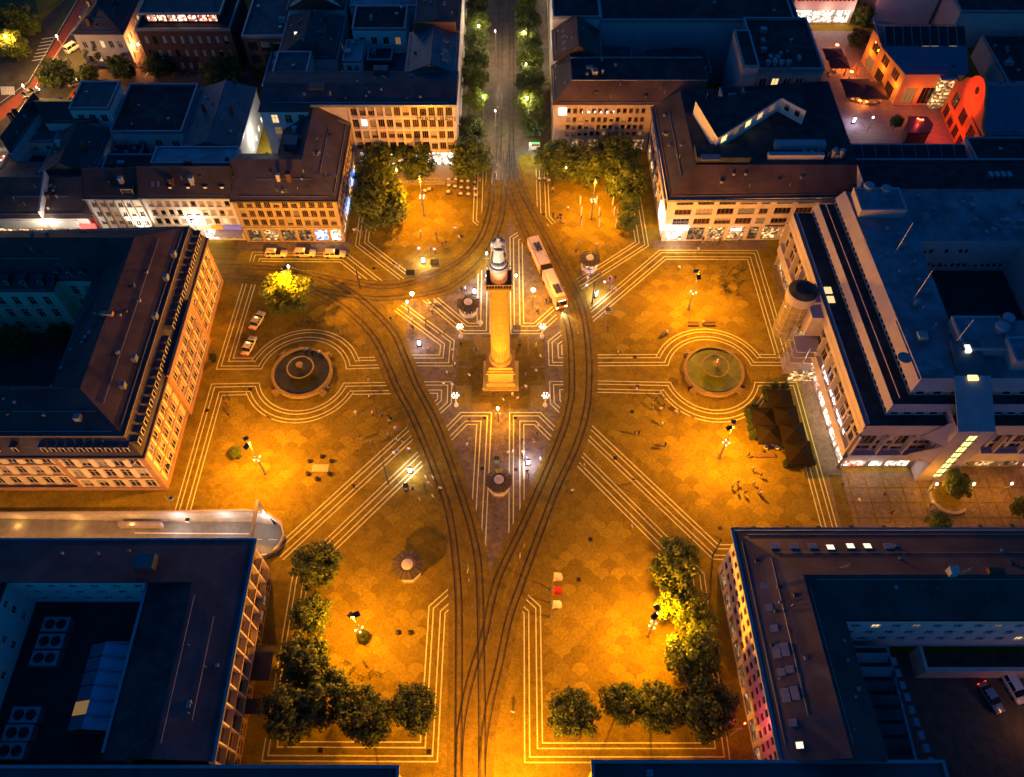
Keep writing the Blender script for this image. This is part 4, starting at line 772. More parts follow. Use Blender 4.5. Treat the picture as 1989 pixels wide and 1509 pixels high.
slab(b, 'roof_slope', [(11.3, 65.5, 13.6), (46, 65.5, 13.6), (46, 69.8, 17), (15.6, 69.8, 17)], 'tiles_brown'); slab(b, 'roof_slope', [(11.3, 80, 13.6), (11.3, 65.5, 13.6), (15.6, 69.8, 17), (15.6, 80, 17)], 'tiles_dark')
MB().q([(15.6, 69.8, 17), (46, 69.8, 17), (46, 78, 17), (15.6, 78, 17)]).build('roof', 'flat_roof', b); MB().box(15.6, 69.7, 16.6, 46, 69.8, 17.05).box(15.6, 77.8, 10, 46, 78, 17.3).build('parapet', 'zinc', b)
litter(b, 19, 71, 28, 76.5, 17, 8, 31)
q = MB().box(12.8, 65.7, 10.7, 14.6, 65.95, 12.5).build('logo', 'sign_white', b)
mb = MB(); mb.box(12.98, 65.6, 10.88, 14.42, 65.69, 12.32); mb.build('logo_field', mat('logo_blue', (.05, .15, .6), .4, 0, es=.3, ec=(.1, .3, 1)), q); mb = MB(); mb.box(13.2, 65.55, 11.1, 14.2, 65.59, 12.1); mb.build('logo_square', 'sign_white', q); mb = MB(); mb.box(-.1, 0, -.62, .1, .04, .62, Matrix.Translation((13.7, 65.5, 11.6)) @ Matrix.Rotation(rad(40), 4, 'Y')); mb.build('logo_slash', 'logo_blue', q)
for i, ch in enumerate('IMPACT.'): text(ch, .85, 'sign_white', b, (18.15+i*1.415-.0, 65.6, 11.55), (pi/2, 0, 0))
hb = building('red_roof_house', 'narrow dark red gable-roofed house on the right of the avenue', 17, 84)
rect_walls(hb, 12, 80.2, 23, 92, 0, 15, 'plaster_grey', W_=[(.3, 3.6, cols(11.8, 3, 2.8, .5, None, 'shop2', 'shop_white'))]+R(11.8, 5, 1.1, ((5, 7), (8.5, 10.5), (12, 13.8)))); hip(hb, 12, 80.2, 23, 92, 15, 19, 'tiles_brown', 0, 0, .2, 'y')
for k in range(4): skylight(hb, (14.4, 82+k*2.4, 16.75), (-.6, 0, .8), .9, 1.1)
b = building('department_store', 'huge dark flat-roofed store behind the bank with a long blank wall', 42, 105)
rect_walls(b, 23.5, 92.5, 70, 150, 0, 17, 'concrete_pale'); flat(b, 23.5, 92.5, 70, 150, 17, 'flat_roof', .6); litter(b, 27, 95, 66, 112, 17, 7, 33)
rect_walls(b, 12, 93, 23.4, 150, 0, 17.6, 'plaster_grey', W_=[(.3, 3.6, cols(57, 14, 3, .5, None, 'shop', 'shop_white'))]); flat(b, 12, 93, 23.4, 150, 17.6, 'flat_roof', .5)
rect_walls(b, 23.5, 84, 31.5, 92.4, 0, 10.5, 'concrete_pale'); flat(b, 23.5, 84, 31.5, 92.4, 10.5, 'flat_roof_mid', .3)
b = blk('hipped_rear_house', 'small dark hipped rear house in front of the blank store wall', 34.4, 80.3, 49, 88, 12, 'plaster_grey', None); hip(b, 34.4, 80.3, 49, 88, 12, 15.5, 'slate_blue', None, None, .3); skylight(b, (*G2(1308, 133, 13.6), 13.6), (0, -.7, .7), 1.2, 1.2)
# ---- pink corner block on the right
b = building('pink_corner_block', 'long pink office block with dark pitched roof behind the flower beds', 56, 50)
L = 38.4; pr = [(4.9, 6.6), (7.7, 9.4), (10.5, 12.0)]; w4 = lambda: [(1.6+i*4.45, 1.6+i*4.45+3.5, 'w4', None) for i in range(4)]+[(19.4, 21.3, 'w2', None)]+[(22.6+i*4.45, 22.6+i*4.45+3.5, 'w4', None) for i in range(3)]+[(35.9, 37.8, 'w2', None)]
mixp = [('pane_brown', 6), ('pane_dark', 4), ('pane_dim', 1.4), ('pane_blind', 2), ('pane_white', .3)]
wall(b, (34.8, 36.6), (73.2, 37.3), 0, 12.7, [(.2, 4.0, [(.9, 4.5, 'shop', 'shop_white'), (5.4, 8.9, 'shop2', 'shop_dim'), (9.8, 13.3, 'shop2', 'shop_warm'), (14.2, 17.7, 'shop2', 'shop_warm'), (18.6, 20.7, 'shop', 'shop_dim'), (21.6, 25.2, 'shop2', 'shop_warm'), (26, 29.6, 'shop2', 'shop_warm'), (30.4, 34, 'shop2', 'shop_dim')])]+[(v0, v1, w4()) for v0, v1 in pr], 'plaster_pink', fm='frame_brown', mix=mixp, depth=.3)
wall(b, (34.4, 66), (34.8, 36.6), 0, 12.7, [(.2, 4.0, cols(29.4, 6, 3.6, .6, None, 'shop2', 'shop_warm')[:-1]+[(25, 28.6, 'shop', 'shop_white')])]+[(v0, v1, cols(29.4, 7, 3.3, .6, None, 'w4')) for v0, v1 in pr], 'plaster_pink', fm='frame_brown', mix=mixp, depth=.3)
wall(b, (73.2, 37.3), (73.2, 70), 0, 16.6, m='plaster_pink'); wall(b, (73.2, 70), (34.4, 66), 0, 12.7, m='plaster_grey')
slab(b, 'roof_slope', [(34.2, 36.0, 12.7), (73.4, 36.7, 12.7), (73.4, 42, 16.6), (40, 42, 16.6)], 'tiles_brown'); slab(b, 'roof_slope', [(33.8, 66.4, 12.7), (34.2, 36, 12.7), (40, 42, 16.6), (39.6, 66.4, 16.6)], 'tiles_dark')  # slope tones differ by side: lamp spill put into the tile colour
MB().q([(40, 42, 16.6), (73.4, 42, 16.6), (73.4, 70, 16.6), (39.6, 66.4, 16.6)]).build('roof', 'flat_roof', b)
MB().box(34.0, 35.6, 12.3, 73.4, 36.0, 12.85).box(33.5, 36, 12.3, 33.9, 66.4, 12.85).build('gutter', 'zinc', b)
for i, p in enumerate(((1381, 343), (1430, 344), (1476, 343), (1516, 341), (1552, 340), (1600, 341), (1645, 343))): skylight(b, (*G2(*p, 14.6), 14.75), (0, -.6, .8), 1.1, 1.2)
for p in ((1323, 309), (1328, 328)): skylight(b, (*G2(*p, 14.8), 14.9), (-.56, 0, .83), 1.1, 1.4)
MB().box(*G2(1352, 316, 16.6), 16.6, *G2(1450, 290, 16.6), 17.9).build('plant_room', 'flat_roof', b)
for px_ in (1371, 1390): skylight(b, (*G2(px_, 306, 17.9), 17.95), (0, -.25, .97), 1.9, 1.3)
litter(b, 44, 60, 56, 65, 16.6, 9, 35); litter(b, 61, 42.5, 72, 47, 16.6, 12, 36)
MB().box(57, 46.5, 16.6, 67.5, 48.2, 18.0).box(55, 43.5, 16.6, 66.5, 44.6, 17.8).build('plant_screen', 'concrete_pale', b)
for i in range(2): vent(b, 68.6+i*1.6, 44.3, 16.6, .5, 1.9)
q = MB().box(34.3, 36.05, 3.9, 40.0, 36.4, 4.8).build('shop_sign', 'sign_white', b); MB().box(34.25, 37, 3, 34.5, 42, 7).build('shop_sign', 'sign_white', b)
MB().box(56.5, 36.7, 4.25, 60.6, 36.85, 4.55).build('name_board', mat('name_brown', (.2, .08, .02), .6, 0), b); MB().box(49.3, 36.45, 3.35, 51.6, 36.6, 3.85).build('shop_sign', 'sign_white', b)
light('POINT', (37.2, 34.6, 2.6), 150, (1, .9, .8), b)
# diagonal white wing rising from that block
b = building('diagonal_white_wing', 'white wing standing askew on the dark roofs, its windows lit', 58, 60)
A, B, C = G2(1394, 268, 20), G2(1518, 190, 20), G2(1566, 216, 20); D = (B[0]+(A[0]-B[0])*0-1.5, B[1]+9)
LAB = math.hypot(B[0]-A[0], B[1]-A[1]); wall(b, A, B, 16.6, 20, [(17.6, 19.3, cols(LAB, 5, 1.9, .6, None, 'w3'))], 'plaster_white', mix=[('pane_warm', 2), ('pane_yellow', 2), ('pane_dim', 2), ('pane_dark', 2)])
LBC = math.hypot(B[0]-C[0], B[1]-C[1]); wall(b, B, C, 16.6, 20, [(17.6, 19.3, cols(LBC, 2, 1.3, .5, None, 'w1'))], 'plaster_white')
E_ = (C[0]+1, C[1]+10); F_ = (A[0]-3, A[1]+12); wall(b, C, E_, 16.6, 20, m='plaster_white'); wall(b, E_, F_, 16.6, 20, m='plaster_white'); wall(b, F_, A, 16.6, 20, m='plaster_white')
MB().q([(*p, 20.0) for p in (A, B, C, E_, F_)]).build('roof', 'flat_roof', b)
for p, q in ((A, B), (B, C)): 
    n = offset([p, q], -.12); mb = MB(); mb.ribbon(n, .3, 20.15); mb.build('roof_edge', 'zinc', b)
b = building('stair_tower_block', 'blue-grey stair tower with flat roofs behind the pink block', 60, 76)
x0, y0 = G2(1418, 190, 18); rect_walls(b, 53.5, 70.2, 57, 84, 0, 20, 'concrete_pale', depth=.1); flat(b, 53.5, 70.2, 57, 84, 20, 'flat_roof', .3)
rect_walls(b, 57.1, 71, 72, 91, 0, 18.5, 'concrete', S_=R(14.9, 5, 1.6, ((14.5, 16.5),))); flat(b, 57.1, 71, 72, 91, 18.5, 'flat_roof', .6); litter(b, 59, 73, 70, 89, 18.5, 12, 41)
for i in range(4): vent(b, 59.5+i*1.5, 72.3, 18.5, .5, 1.6)
mb = MB(); x, y = G2(1420, 196, 17); mb.box(x-2.6, y-2.4, 16.6, x+2.6, y-2.1, 19).box(x-2.6, y-2.1, 16.6, x-2.3, y+2, 19).box(x+2.3, y-2.1, 16.6, x+2.6, y+2, 19); mb.build('plant_screen', 'concrete_pale', b)
# ---- glazed gallery and long band building
b = building('glass_gallery', 'long low gallery roofed with dark glass bays behind the pink block', 92, 54)
rect_walls(b, 76, 50, 103.5, 58, 0, 8.6, 'concrete', S_=R(27.5, 9, 2.2, ((5.8, 7.6),), 'w2')); flat(b, 76, 50, 103.5, 58, 8.6, 'flat_roof', .3)
for i in range(9):
    x = 76.6+i*2.9; q = slab(b, 'glass_bay', [(x, 51, 9), (x+2.6, 51, 9), (x+2.6, 55.5, 10.6), (x, 55.5, 10.6)], 'glass_dark', .1); MB().tube([(x, 51, 9.1), (x, 55.5, 10.7)], .08, 5).build('glazing_bar', 'zinc', b)
MB().box(76, 50.2, 8.6, 103.4, 50.8, 9.0).build('rail', 'concrete_pale', b)
b = building('band_building', 'long low block with pale roof band at the right edge', 96, 44)
wall(b, (76, 38), (125, 38), 0, 11.6, R(49, 17, 1.8, ((8.2, 9.6),), 'w2'), 'concrete_pale', fm='frame_dark'); wall(b, (125, 38), (125, 49.5), 0, 11.6, m='concrete_pale'); wall(b, (125, 49.5), (76, 49.5), 0, 11.6, m='concrete_pale'); wall(b, (76, 49.5), (76, 38), 0, 11.6, m='concrete_pale')
flat(b, 76, 38, 125, 49.5, 11.6, 'flat_roof', .3); slab(b, 'sloped_band', [(76, 37.6, 10.4), (125, 37.6, 10.4), (125, 39.6, 12.3), (76, 39.6, 12.3)], 'flat_roof_pale')
for i in range(4): rbox(b, 'roof_fan', 1922+i*12, 343, 11.6, .9, 1.6, .8, 'zinc')
b = blk('edge_blue_block', 'dark stepped block with white gable at the right edge by the red hall', 104, 51, 128, 59, 9.5, 'plaster_white', 'flat_roof', .5, S_=R(24, 6, 1.4, ((5, 7),)), n=4, seed=51)
# ---- shopping centre on the right
b = building('shopping_centre', 'terraced pink concrete shopping centre with glass stair tower on the right', 85, 4)
PN, PS = (58.2, 29.6), (60.5, -20.0)
def shift(p, d): return (p[0]+d, p[1])
LW = math.hypot(PN[0]-PS[0], PN[1]-PS[1])
kc = dict(fm='concrete_pale', mix=[('pane_dark', 6), ('pane_brown', 4), ('pane_dim', 1)])
shops = [(.5+i*4.1, 4.2+i*4.1, 'shop2', ['shop_warm', 'shop_dim', 'shop_warm', 'shop_white', 'shop_warm', 'shop_red', 'shop_white', 'shop_red', 'shop_white', 'shop_white', 'shop_white', 'shop_white'][i]) for i in range(12)]
wall(b, shift(PN, .6), shift(PS, .6), 0, 4.4, [(.15, 4.1, shops)], 'concrete', **kc)
wall(b, shift(PN, -.5), shift(PS, -.5), 4.4, 6.6, m='concrete_pale', name='spandrel'); wall(b, shift(PN, .4), shift(PS, .4), 6.6, 12.2, [(6.8, 9.2, cols(LW, 16, 2.7, .3, None, 'w2')), (9.6, 12, cols(LW, 16, 2.7, .3, None, 'w2'))], 'concrete_pale', **kc)
wall(b, shift(PN, -.3), shift(PS, -.3), 12.2, 15.2, m='concrete_pale', name='spandrel')
mb = MB()
for z, d0, d1 in ((4.4, -.5, .6), (12.2, -.3, .4)): mb.q([(PN[0]+d0, PN[1], z), (PN[0]+d1, PN[1], z), (PS[0]+d1, PS[1], z), (PS[0]+d0, PS[1], z)])
mb.q([(PN[0]-.5, PN[1], 6.6), (PS[0]-.5, PS[1], 6.6), (PS[0]+.4, PS[1], 6.6), (PN[0]+.4, PN[1], 6.6)]); mb.build('ledge', 'concrete_pale', b)
for i in range(13):
    t = i/12; x, y = PN[0]+(PS[0]-PN[0])*t, PN[1]+(PS[1]-PN[1])*t; MB().box(x-.75, y-.12, 6.6, x+.4, y+.12, 12.2).build('fin', 'concrete_pale', b)
# west terraces
def tier(z0, z1, dw, ds, h, n, ns, run, m='concrete_pale'):
    A, B = shift(PN, dw), (PS[0]+dw, PS[1]+ds); L1 = math.hypot(A[0]-B[0], A[1]-B[1])
    wall(b, A, B, z0, z0+h, [(z0+.12, z0+h-.05, cols(L1, n, L1/n-.3, .1, None, 'w1', 'pane_dark'))], m, fm='window_frame', depth=.12)
    A0, B0 = shift(A, -.3), (B[0]-.3, B[1]-.3); A1, B1 = shift(A, run), (B[0]+run, B[1]+run)
    slab(b, 'fascia', [A0+(z0+h,), B0+(z0+h,), B1+(z1,), A1+(z1,)], m, .15)
    wall(b, B, (125, B[1]), z0, z0+h, [(z0+.12, z0+h-.05, cols(125-B[0], ns*4, 1.5, .2, None, 'w1', 'pane_dark'))], m, fm='window_frame', depth=.12)
    slab(b, 'fascia', [B0+(z0+h,), (125, B0[1], z0+h), (125, B1[1], z1), B1+(z1,)], m, .15)
    return A1, B1
slab(b, 'fascia', [(PN[0]-.45, PN[1], 13.6), (PS[0]-.45, PS[1]-.45, 13.6), (PS[0]+.5, PS[1]+.5, 15.3), (PN[0]+.5, PN[1], 15.3)], 'concrete_pale', .15)
wall(b, PS, (76, PS[1]), 12.2, 15.2, m='concrete_pale', name='spandrel')
MB().q([(PN[0]+.3, PN[1], 15.0), (PS[0]+.3, PS[1]+.3, 15.0), (PS[0]+4, PS[1]+3.2, 15.0), (PN[0]+4, PN[1], 15.0)]).q([(PS[0]-.3, PS[1], 15.0), (125, PS[1], 15.0), (125, PS[1]+3.2, 15.0), (PS[0]+4, PS[1]+3.2, 15)]).build('terrace', 'flat_roof', b)
A, B = tier(15.0, 17.6, 3.6, 2.2, 1.4, 34, 7, .45)
MB().q([A+(17.4,), B+(17.4,), (B[0]+3.6, B[1]+2.6, 17.4), (A[0]+3.6, A[1], 17.4)]).q([B+(17.4,), (125, B[1], 17.4), (125, B[1]+2.6, 17.4), (B[0]+3.6, B[1]+2.6, 17.4)]).build('terrace', 'flat_roof', b)
MB().tube([(A[0]+1.2, A[1]-.5, 18.0), (B[0]+1.2, B[1]+1.0, 18.0)], .09, 5).build('rail', 'concrete_pale', b)
A2, B2 = tier(17.4, 20.8, 7.2, 4.6, 1.5, 34, 5, 1.0)
Z = 20.6; RX0, RX1, RY0, RY1 = B2[0]-.4, 125, B2[1], 29.6
CX0, CX1, CY0, CY1 = 77, 96.5, -2.2, 16.5      # open court in the roof
for q in ((RX0, CY1, RX1, RY1), (RX0, RY0, RX1, CY0), (RX0, CY0, CX0, CY1), (CX1, CY0, RX1, CY1)):
    MB().q([(q[0] if q[0] != RX0 else RX0-1.3*(q[1]-RY0)/50, q[1], Z), (q[2], q[1], Z), (q[2], q[3], Z), (q[0] if q[0] != RX0 else RX0-2.3*(q[3]-RY0)/50, q[3], Z)]).build('roof', mat('roof_wet', (.17, .2, .23), .6, .45, .25, 0, .2), b)
for p, q in (((CX0, CY0), (CX0, CY1)), ((CX1, CY1), (CX1, CY0))): wall(b, p, q, 12.5, Z, m='concrete_pale')
wall(b, (CX0, CY1), (CX1, CY1), 12.5, Z, [(13.4, 14.6, cols(CX1-CX0, 16, .9, .5, None, 'w1', 'pane_dark')), (17.2, 18.4, [(2, 2.9, 'w1', None), (3.1, 4, 'w1', None), (6, 6.9, 'w1', None), (8.6, 9.5, 'w1', None), (9.7, 10.6, 'w1', None)])], 'concrete_pale'); wall(b, (CX1, CY0), (CX0, CY0), 12.5, Z, m='concrete_pale')
MB().q([(CX0, CY0, 12.6), (CX1, CY0, 12.6), (CX1, CY1, 12.6), (CX0, CY1, 12.6)]).build('court_roof', mat('tar', (.03, .032, .035), .9, .3, .5), b)
for i in range(4): MB().box(CX0+.3, 3.6-i*1.05+5, 12.65, CX0+1.4, 4.5-i*1.05+5, 12.9).build('court_light', 'skylight_lit', b)
for i in range(3): MB().tube([(CX0+2+i*.6, 1.6-i*.2, 12.6), (CX0+3.2+i*.6, 2.2, 13.6)], .05, 5).build('ladder_rail', 'zinc', b)
wall(b, (125, PS[1]), (125, 29.6), 0, Z, m='concrete_pale'); wall(b, (125, 29.6), PN, 0, 15, m='concrete_pale'); wall(b, (125, 29.6), (A2[0], 29.6), 15, Z, m='concrete_pale')
cobble('roof_wet', .35, .3, .4)
# roof huts, ducts
def hut(px, py, sx, sy, h, m='concrete_pale', z=Z): return rbox(b, 'roof_hut', px, py, z+h, sx, sy, 0.02, m), rbox(b, 'roof_hut_wall', px, py, z+h, sx-.2, sy-.2, -h, m)
def rhut(x, y, sx, sy, h, m='concrete_pale', rm='roof_wet'):
    rect_walls(b, x-sx/2, y-sy/2, x+sx/2, y+sy/2, Z-.1, Z+h, m); flat(b, x-sx/2, y-sy/2, x+sx/2, y+sy/2, Z+h, rm, .25, m)
rhut(71.5, 25.5, 8.6, 6, 1.8); vent(b, 69.8, 28.2, Z+1.8, .8, 1.2, 'concrete_pale'); vent(b, 73, 27.6, Z+1.8, .8, 1.0, 'concrete_pale')
rhut(80.5, -6.2, 8, 7, 1.6); rhut(86.5, -10.2, 6, 5, 2.4); vent(b, 83.6, -5.6, Z+1.6, .9, 1.3, 'concrete_pale'); vent(b, 85.6, -3.4, Z+1.2, .8, 1.3, 'concrete_pale')
rhut(97, -4, 7, 4, 2.2, 'zinc'); rhut(106, 22.5, 9, 4, 1.2, 'zinc', 'flat_roof')
for i in range(3): MB().tube([(89+i*1.4, -8, Z+.5), (93+i*1.1, -7.2+i, Z+.6), (97+i, -9.4, Z+.5)], .42, 8).build('duct', 'zinc', b)
litter(b, 79, 18.5, 112, 28.6, Z, 46, 61); litter(b, 92, -12, 112, -4, Z, 24, 62); litter(b, 69.5, -9, 76, 20, Z, 14, 63); litter(b, 98, -2, 112, 16, Z, 18, 64)
for p, q in (((1016, 495), (1110, 320)), ((1150, 835), (1265, 645)), ((1430, 1190), (1635, 935))):
    a = Vector((*G2(1469+p[0]/3.773, 360+p[1]/3.773, Z), Z)); MB().tube([a, a+Vector((.2, 0, 7.5))], .07, 5, .03).build('flagpole', 'white_paint', b)
MB().lathe([(.05, 0), (1.0, .15), (1.15, .25)], 14).build('dish', 'concrete', b, world=False).location = Vector((*G2(1755, 698, 20.6), 20.9))-b.location
for y0 in (8.6, 6.4): MB().box(59.3+.6, y0, 15.02, 61.2, y0+1.5, 15.2).build('roof_light', 'pane_warm', b)
# stair tower of glass
tx, ty = G2(1557, 572, 14.5)
mb = MB()
for j in range(6):
    mb.lathe([(2.55, 4+j*1.6), (2.55, 5.5+j*1.6)], 16, tx, ty, cap=False)
mb.build('tower_glass', mat('tower_glass', (.3, .24, .1), .15, .3, .8), b)
mb = MB()
for j in range(7): mb.lathe([(2.62, 3.85+j*1.6), (2.62, 4.0+j*1.6)], 16, tx, ty, cap=False)
for i in range(8): a = 2*pi*i/8; mb.tube([(tx+2.6*math.cos(a), ty+2.6*math.sin(a), 3.8), (tx+2.6*math.cos(a), ty+2.6*math.sin(a), 13.6)], .06, 4)
mb.build('tower_bars', 'concrete_pale', b)
MB().lathe([(2.75, 13.5), (2.85, 15.2), (2.7, 15.6), (1.6, 16.3), (.3, 16.6)], 24, tx, ty).build('tower_cap', ['concrete_pale'], b)
MB().lathe([(2.72, 15.62), (1.65, 16.36), (.3, 16.68)], 24, tx, ty).build('tower_roof', 'flat_roof', b)
MB().box(tx+1.2, ty-5.0, 8.5, 60.4, ty-1.8, 13.8).box(tx+1.6, ty-2, 9, 60, ty+2.6, 14.6).build('tower_link', 'concrete_pale', b)
mb = MB()
for j in range(5): mb.box(tx-1.2+j*.15, ty-8.4, 1+j*1.7, 59.6, ty-4.6, 1.2+j*1.7)
mb.build('stair_flight', 'concrete_pale', b)
mb = MB()
for p in ((tx-1.6, ty-8.6), (tx+1.4, ty-8.6), (tx-1.6, ty-4.4)): mb.tube([(*p, 0), (*p, 9.5)], .1, 5)
mb.build('stair_post', 'pole_grey', b); MB().box(tx-.4, ty-9.5, .1, 60.2, ty-9.2, 3).build('stair_glass', 'shop_warm', b)
# south front
w0 = [(1, 5, 'shop2', 'shop_red'), (5.6, 8, 'shop', 'shop_white'), (8.4, 12.6, 'shop2', 'shop_white')]
wall(b, (60.6, -19.4), (74, -19.4), 0, 4.4, [(.15, 4, w0)], 'concrete', **kc); wall(b, (60.4, -20.6), (74, -20.6), 4.4, 6.4, m='concrete_pale', name='spandrel')
wall(b, (60.6, -19.6), (74, -19.6), 6.4, 12.2, [(6.7, 8.1, cols(13.4, 4, 2.9, .3, None, 'w2')), (8.6, 11.4, cols(13.4, 4, 2.9, .3, None, 'w3'))], 'concrete_pale', **kc)
w1 = [(.6+i*4.4, 4.2+i*4.4, 'shop2', ['shop_dim', 'shop_warm', 'shop_dim', 'shop_red', 'shop_dim', 'shop_white', 'shop_white', 'shop_dim', 'shop_warm', 'shop_white'][i]) for i in range(10)]
wall(b, (80, -19.4), (125, -19.4), 0, 4.4, [(.15, 3.6, w1)], 'concrete', **kc); wall(b, (80, -20.6), (125, -20.6), 4.4, 7.0, m='concrete_pale', name='spandrel')
wall(b, (80, -19.6), (125, -19.6), 7.0, 12.2, [(7.3, 8.8, cols(45, 13, 2.9, .3, None, 'w2')), (9.2, 11.6, cols(45, 13, 2.9, .3, None, 'w2'))], 'concrete_pale', **kc); wall(b, (80, -20), (125, -20), 12.2, 15.2, m='concrete_pale', name='spandrel')
mb = MB(); mb.q([(60.4, -20.6, 6.4), (74, -20.6, 6.4), (74, -19.6, 6.4), (60.4, -19.6, 6.4)]).q([(80, -20.6, 7), (125, -20.6, 7), (125, -19.6, 7), (80, -19.6, 7)]); mb.build('ledge', 'concrete_pale', b)
for i in range(11): MB().box(80.6+i*4.4-.15, -20.5, 7, 80.6+i*4.4+.15, -19.6, 12.2).build('fin', 'concrete_pale', b)
for i in range(4): MB().box(60.6+i*4.4-.15, -20.5, 6.4, 60.6+i*4.4+.15, -19.6, 12.2).build('fin', 'concrete_pale', b)
rect_walls(b, 74, -22.2, 80, -12, 0, 17, 'concrete_pale', S_=[(1.2, 15.6, [(2.5, 4.1, 'w2', 'pane_yellow')])], fm='frame_dark'); slab(b, 'stair_roof', [(74, -22.2, 17), (80, -22.2, 17), (80, -14, 21), (74, -14, 21)], 'concrete_pale'); slab(b, 'stair_roof', [(74.6, -14, 21), (79.4, -14, 21), (79.4, -8, 22.5), (74.6, -8, 22.5)], 'metal_roof')
for j in range(7): MB().box(76.4, -22.3, 2.8+j*1.85, 78.2, -22.21, 3.05+j*1.85).build('transom', 'frame_dark', b)
MB().box(76.2, -14.8, 20.75, 77.8, -13.9, 21.05).build('roof_light', 'pane_yellow', b)
MB().box(76.6, -10.2, 22.05, 77.4, -8.9, 22.6).build('roof_light', 'pane_white', b)
for s, x in ((-1, 74), (1, 80)): slab(b, 'buttress', [(x, -22.1, 6.4), (x+s*3.4, -20.4, 6.4), (x, -22.1, 12)][::s], 'concrete_pale', .2); slab(b, 'buttress', [(x, -22.1, 12), (x+s*3.4, -20.2, 12), (x, -20.2, 16.8)][::s], 'concrete_pale', .2)
MB().box(93.6, -20.9, 3.5, 98.4, -20.55, 4.3).build('shop_sign', 'sign_red', b); MB().box(103.4, -21.2, 3.5, 106, -20.6, 4.5).build('shop_sign', 'screen', b)
q = MB().box(58.6, 22.8, 4.9, 58.9-.4, 28.6, 5.9).build('shop_sign', 'sign_white', b); MB().box(58.65, 16.2, 4.9, 58.6, 21.6, 5.8).build('shop_sign', 'sign_red', b)
sgn = text('Bürger- und Ordnungsamt', 1.35, 'sign_white', b, (59.75, -9.6, 7.5), (pi/2, 0, -pi/2+rad(2.6)))
for x, y in ((62, -20.9), (66, -21), (100, -21.3), (105, -21.4)): light('POINT', (x, y-.6, 3.2), 60, (1, .9, .75), b)
for i in range(6): light('POINT', (58.6+.2*i, 8-5.0*i, 3.0), 80, (1, .8, .62), b)
# ---- office at the lower left
b = building('lower_left_office', 'flat-roofed office with golden framed glass front, lower left', -56, -55)
XF = -37.6; wall(b, (XF, -70.5), (XF, -40.6), 0, 14, [(.4, 5.0, cols(29.9, 12, 1.9, .3, None, 'w2')), (5.8, 9.2, cols(29.9, 12, 2.1, .3, None, 'w3')), (9.8, 13.6, cols(29.9, 12, 2.1, .3, None, 'w3'))], 'frame_brown', fm='brown_stone', mix=[('pane_brown', 7), ('pane_dark', 5), ('pane_dim', 2.5)], depth=.4)
for i in range(13): MB().box(XF, -70.5+i*2.49-.14, 5.4, XF+.75, -70.5+i*2.49+.14, 14).build('fin', 'plaster_pink', b)
for z in (5.2, 9.4): MB().box(XF, -70.5, z, XF+.85, -40.6, z+.3).build('ledge', mat('gold_ledge', (.55, .4, .16), .6, .1, 1), b)
wall(b, (-110, -40.6), (XF, -40.6), 0, 14, m='brown_stone')
wall(b, (XF, -40.6), (-110, -40.6), 0, 14, [(v, v+2, cols(72, 24, 1.5, .5)) for v in (2, 6, 10)], 'brown_stone'); 
wall(b, (-71.8, -69.6), (-71.8, -46.4), 5, 14.6, R(23.2, 5, 1.1, ((7.2, 8.6), (10, 11.4), (12.6, 13.6)), 'w2', 'pane_dark'), 'plaster_white'); wall(b, (-71.8, -46.4), (-51.2, -46.4), 5, 14.6, R(20.6, 6, 1.2, ((7.0, 8.2), (9.6, 10.8), (12, 13.2)), 'w2', 'pane_dark'), 'plaster_white'); wall(b, (-51.2, -46.4), (-51.2, -69.6), 5, 14.6, m='plaster_white')
MB().q([(-71.8, -69.6, 6), (-51.2, -69.6, 6), (-51.2, -46.4, 6), (-71.8, -46.4, 6)]).build('court_roof', 'tar', b)
z = 14.6; o_ = -36.6; rd = 1.5
slab(b, 'roof_slope', [(-110, -47, z+rd), (-110, -39.8, z), (o_, -39.8, z), (-44.2, -47, z+rd)][::-1], 'slate_purple'); slab(b, 'roof_slope', [(o_, -39.8, z), (o_, -70.6, z), (-44.2, -70.6, z+rd), (-44.2, -47, z+rd)][::-1], 'slate_purple')
MB().q([(-51.2, -70.6, z+.1), (-44.2, -70.6, z+rd+.02), (-44.2, -47, z+rd+.02), (-51.2, -46.4, z+.1)]).build('roof_slope', 'flat_roof', b); MB().q([(-110, -46.4, z+.1), (-51.2, -46.4, z+.1), (-44.2, -47, z+rd+.02), (-110, -47, z+rd+.02)]).build('roof_slope', 'flat_roof_mid', b)
MB().q([(-110, -70.6, z+.1), (-71.8, -70.6, z+.1), (-71.8, -46.4, z+.1), (-110, -46.4, z+.1)]).build('roof', 'flat_roof', b)
MB().box(o_-.25, -70.8, z-.3, o_+.15, -39.6, z+.12).box(-110, -39.9, z-.3, o_-.25, -39.55, z+.12).build('roof_edge', 'zinc', b); MB().box(-51.4, -69.6, z-.2, -51.0, -46.2, z+.35).box(-71.9, -46.5, z-.2, -51.4, -46.2, z+.35).build('court_kerb', 'zinc', b)
rbox(b, 'roof_hut', 284, 1094, 16.2, 3, 2.2, 1.2, 'metal_roof')
for p in ((190, 1075), (120, 1075), (250, 1070)): rbox(b, 'roof_vent', *p, 15.6, .4, .4, .3, 'zinc')
for i, (px, py) in enumerate(((108, 1212), (97, 1245), (86, 1278), (48, 1388), (34, 1423), (20, 1458))):
    x, y = G2(px, py, 7.6); q = MB().box(x-2, y-1.1, 6.02, x+2, y+1.1, 7.6).build('cooling_unit', 'zinc', b)
    for s in (-.85, .85): MB().lathe([(.75, 7.61), (.75, 7.66)], 14, x+s, y).build('fan_grille', 'rubber', q)
x0, y0 = G2(128, 1420, 8); x1, y1 = G2(212, 1250, 8)
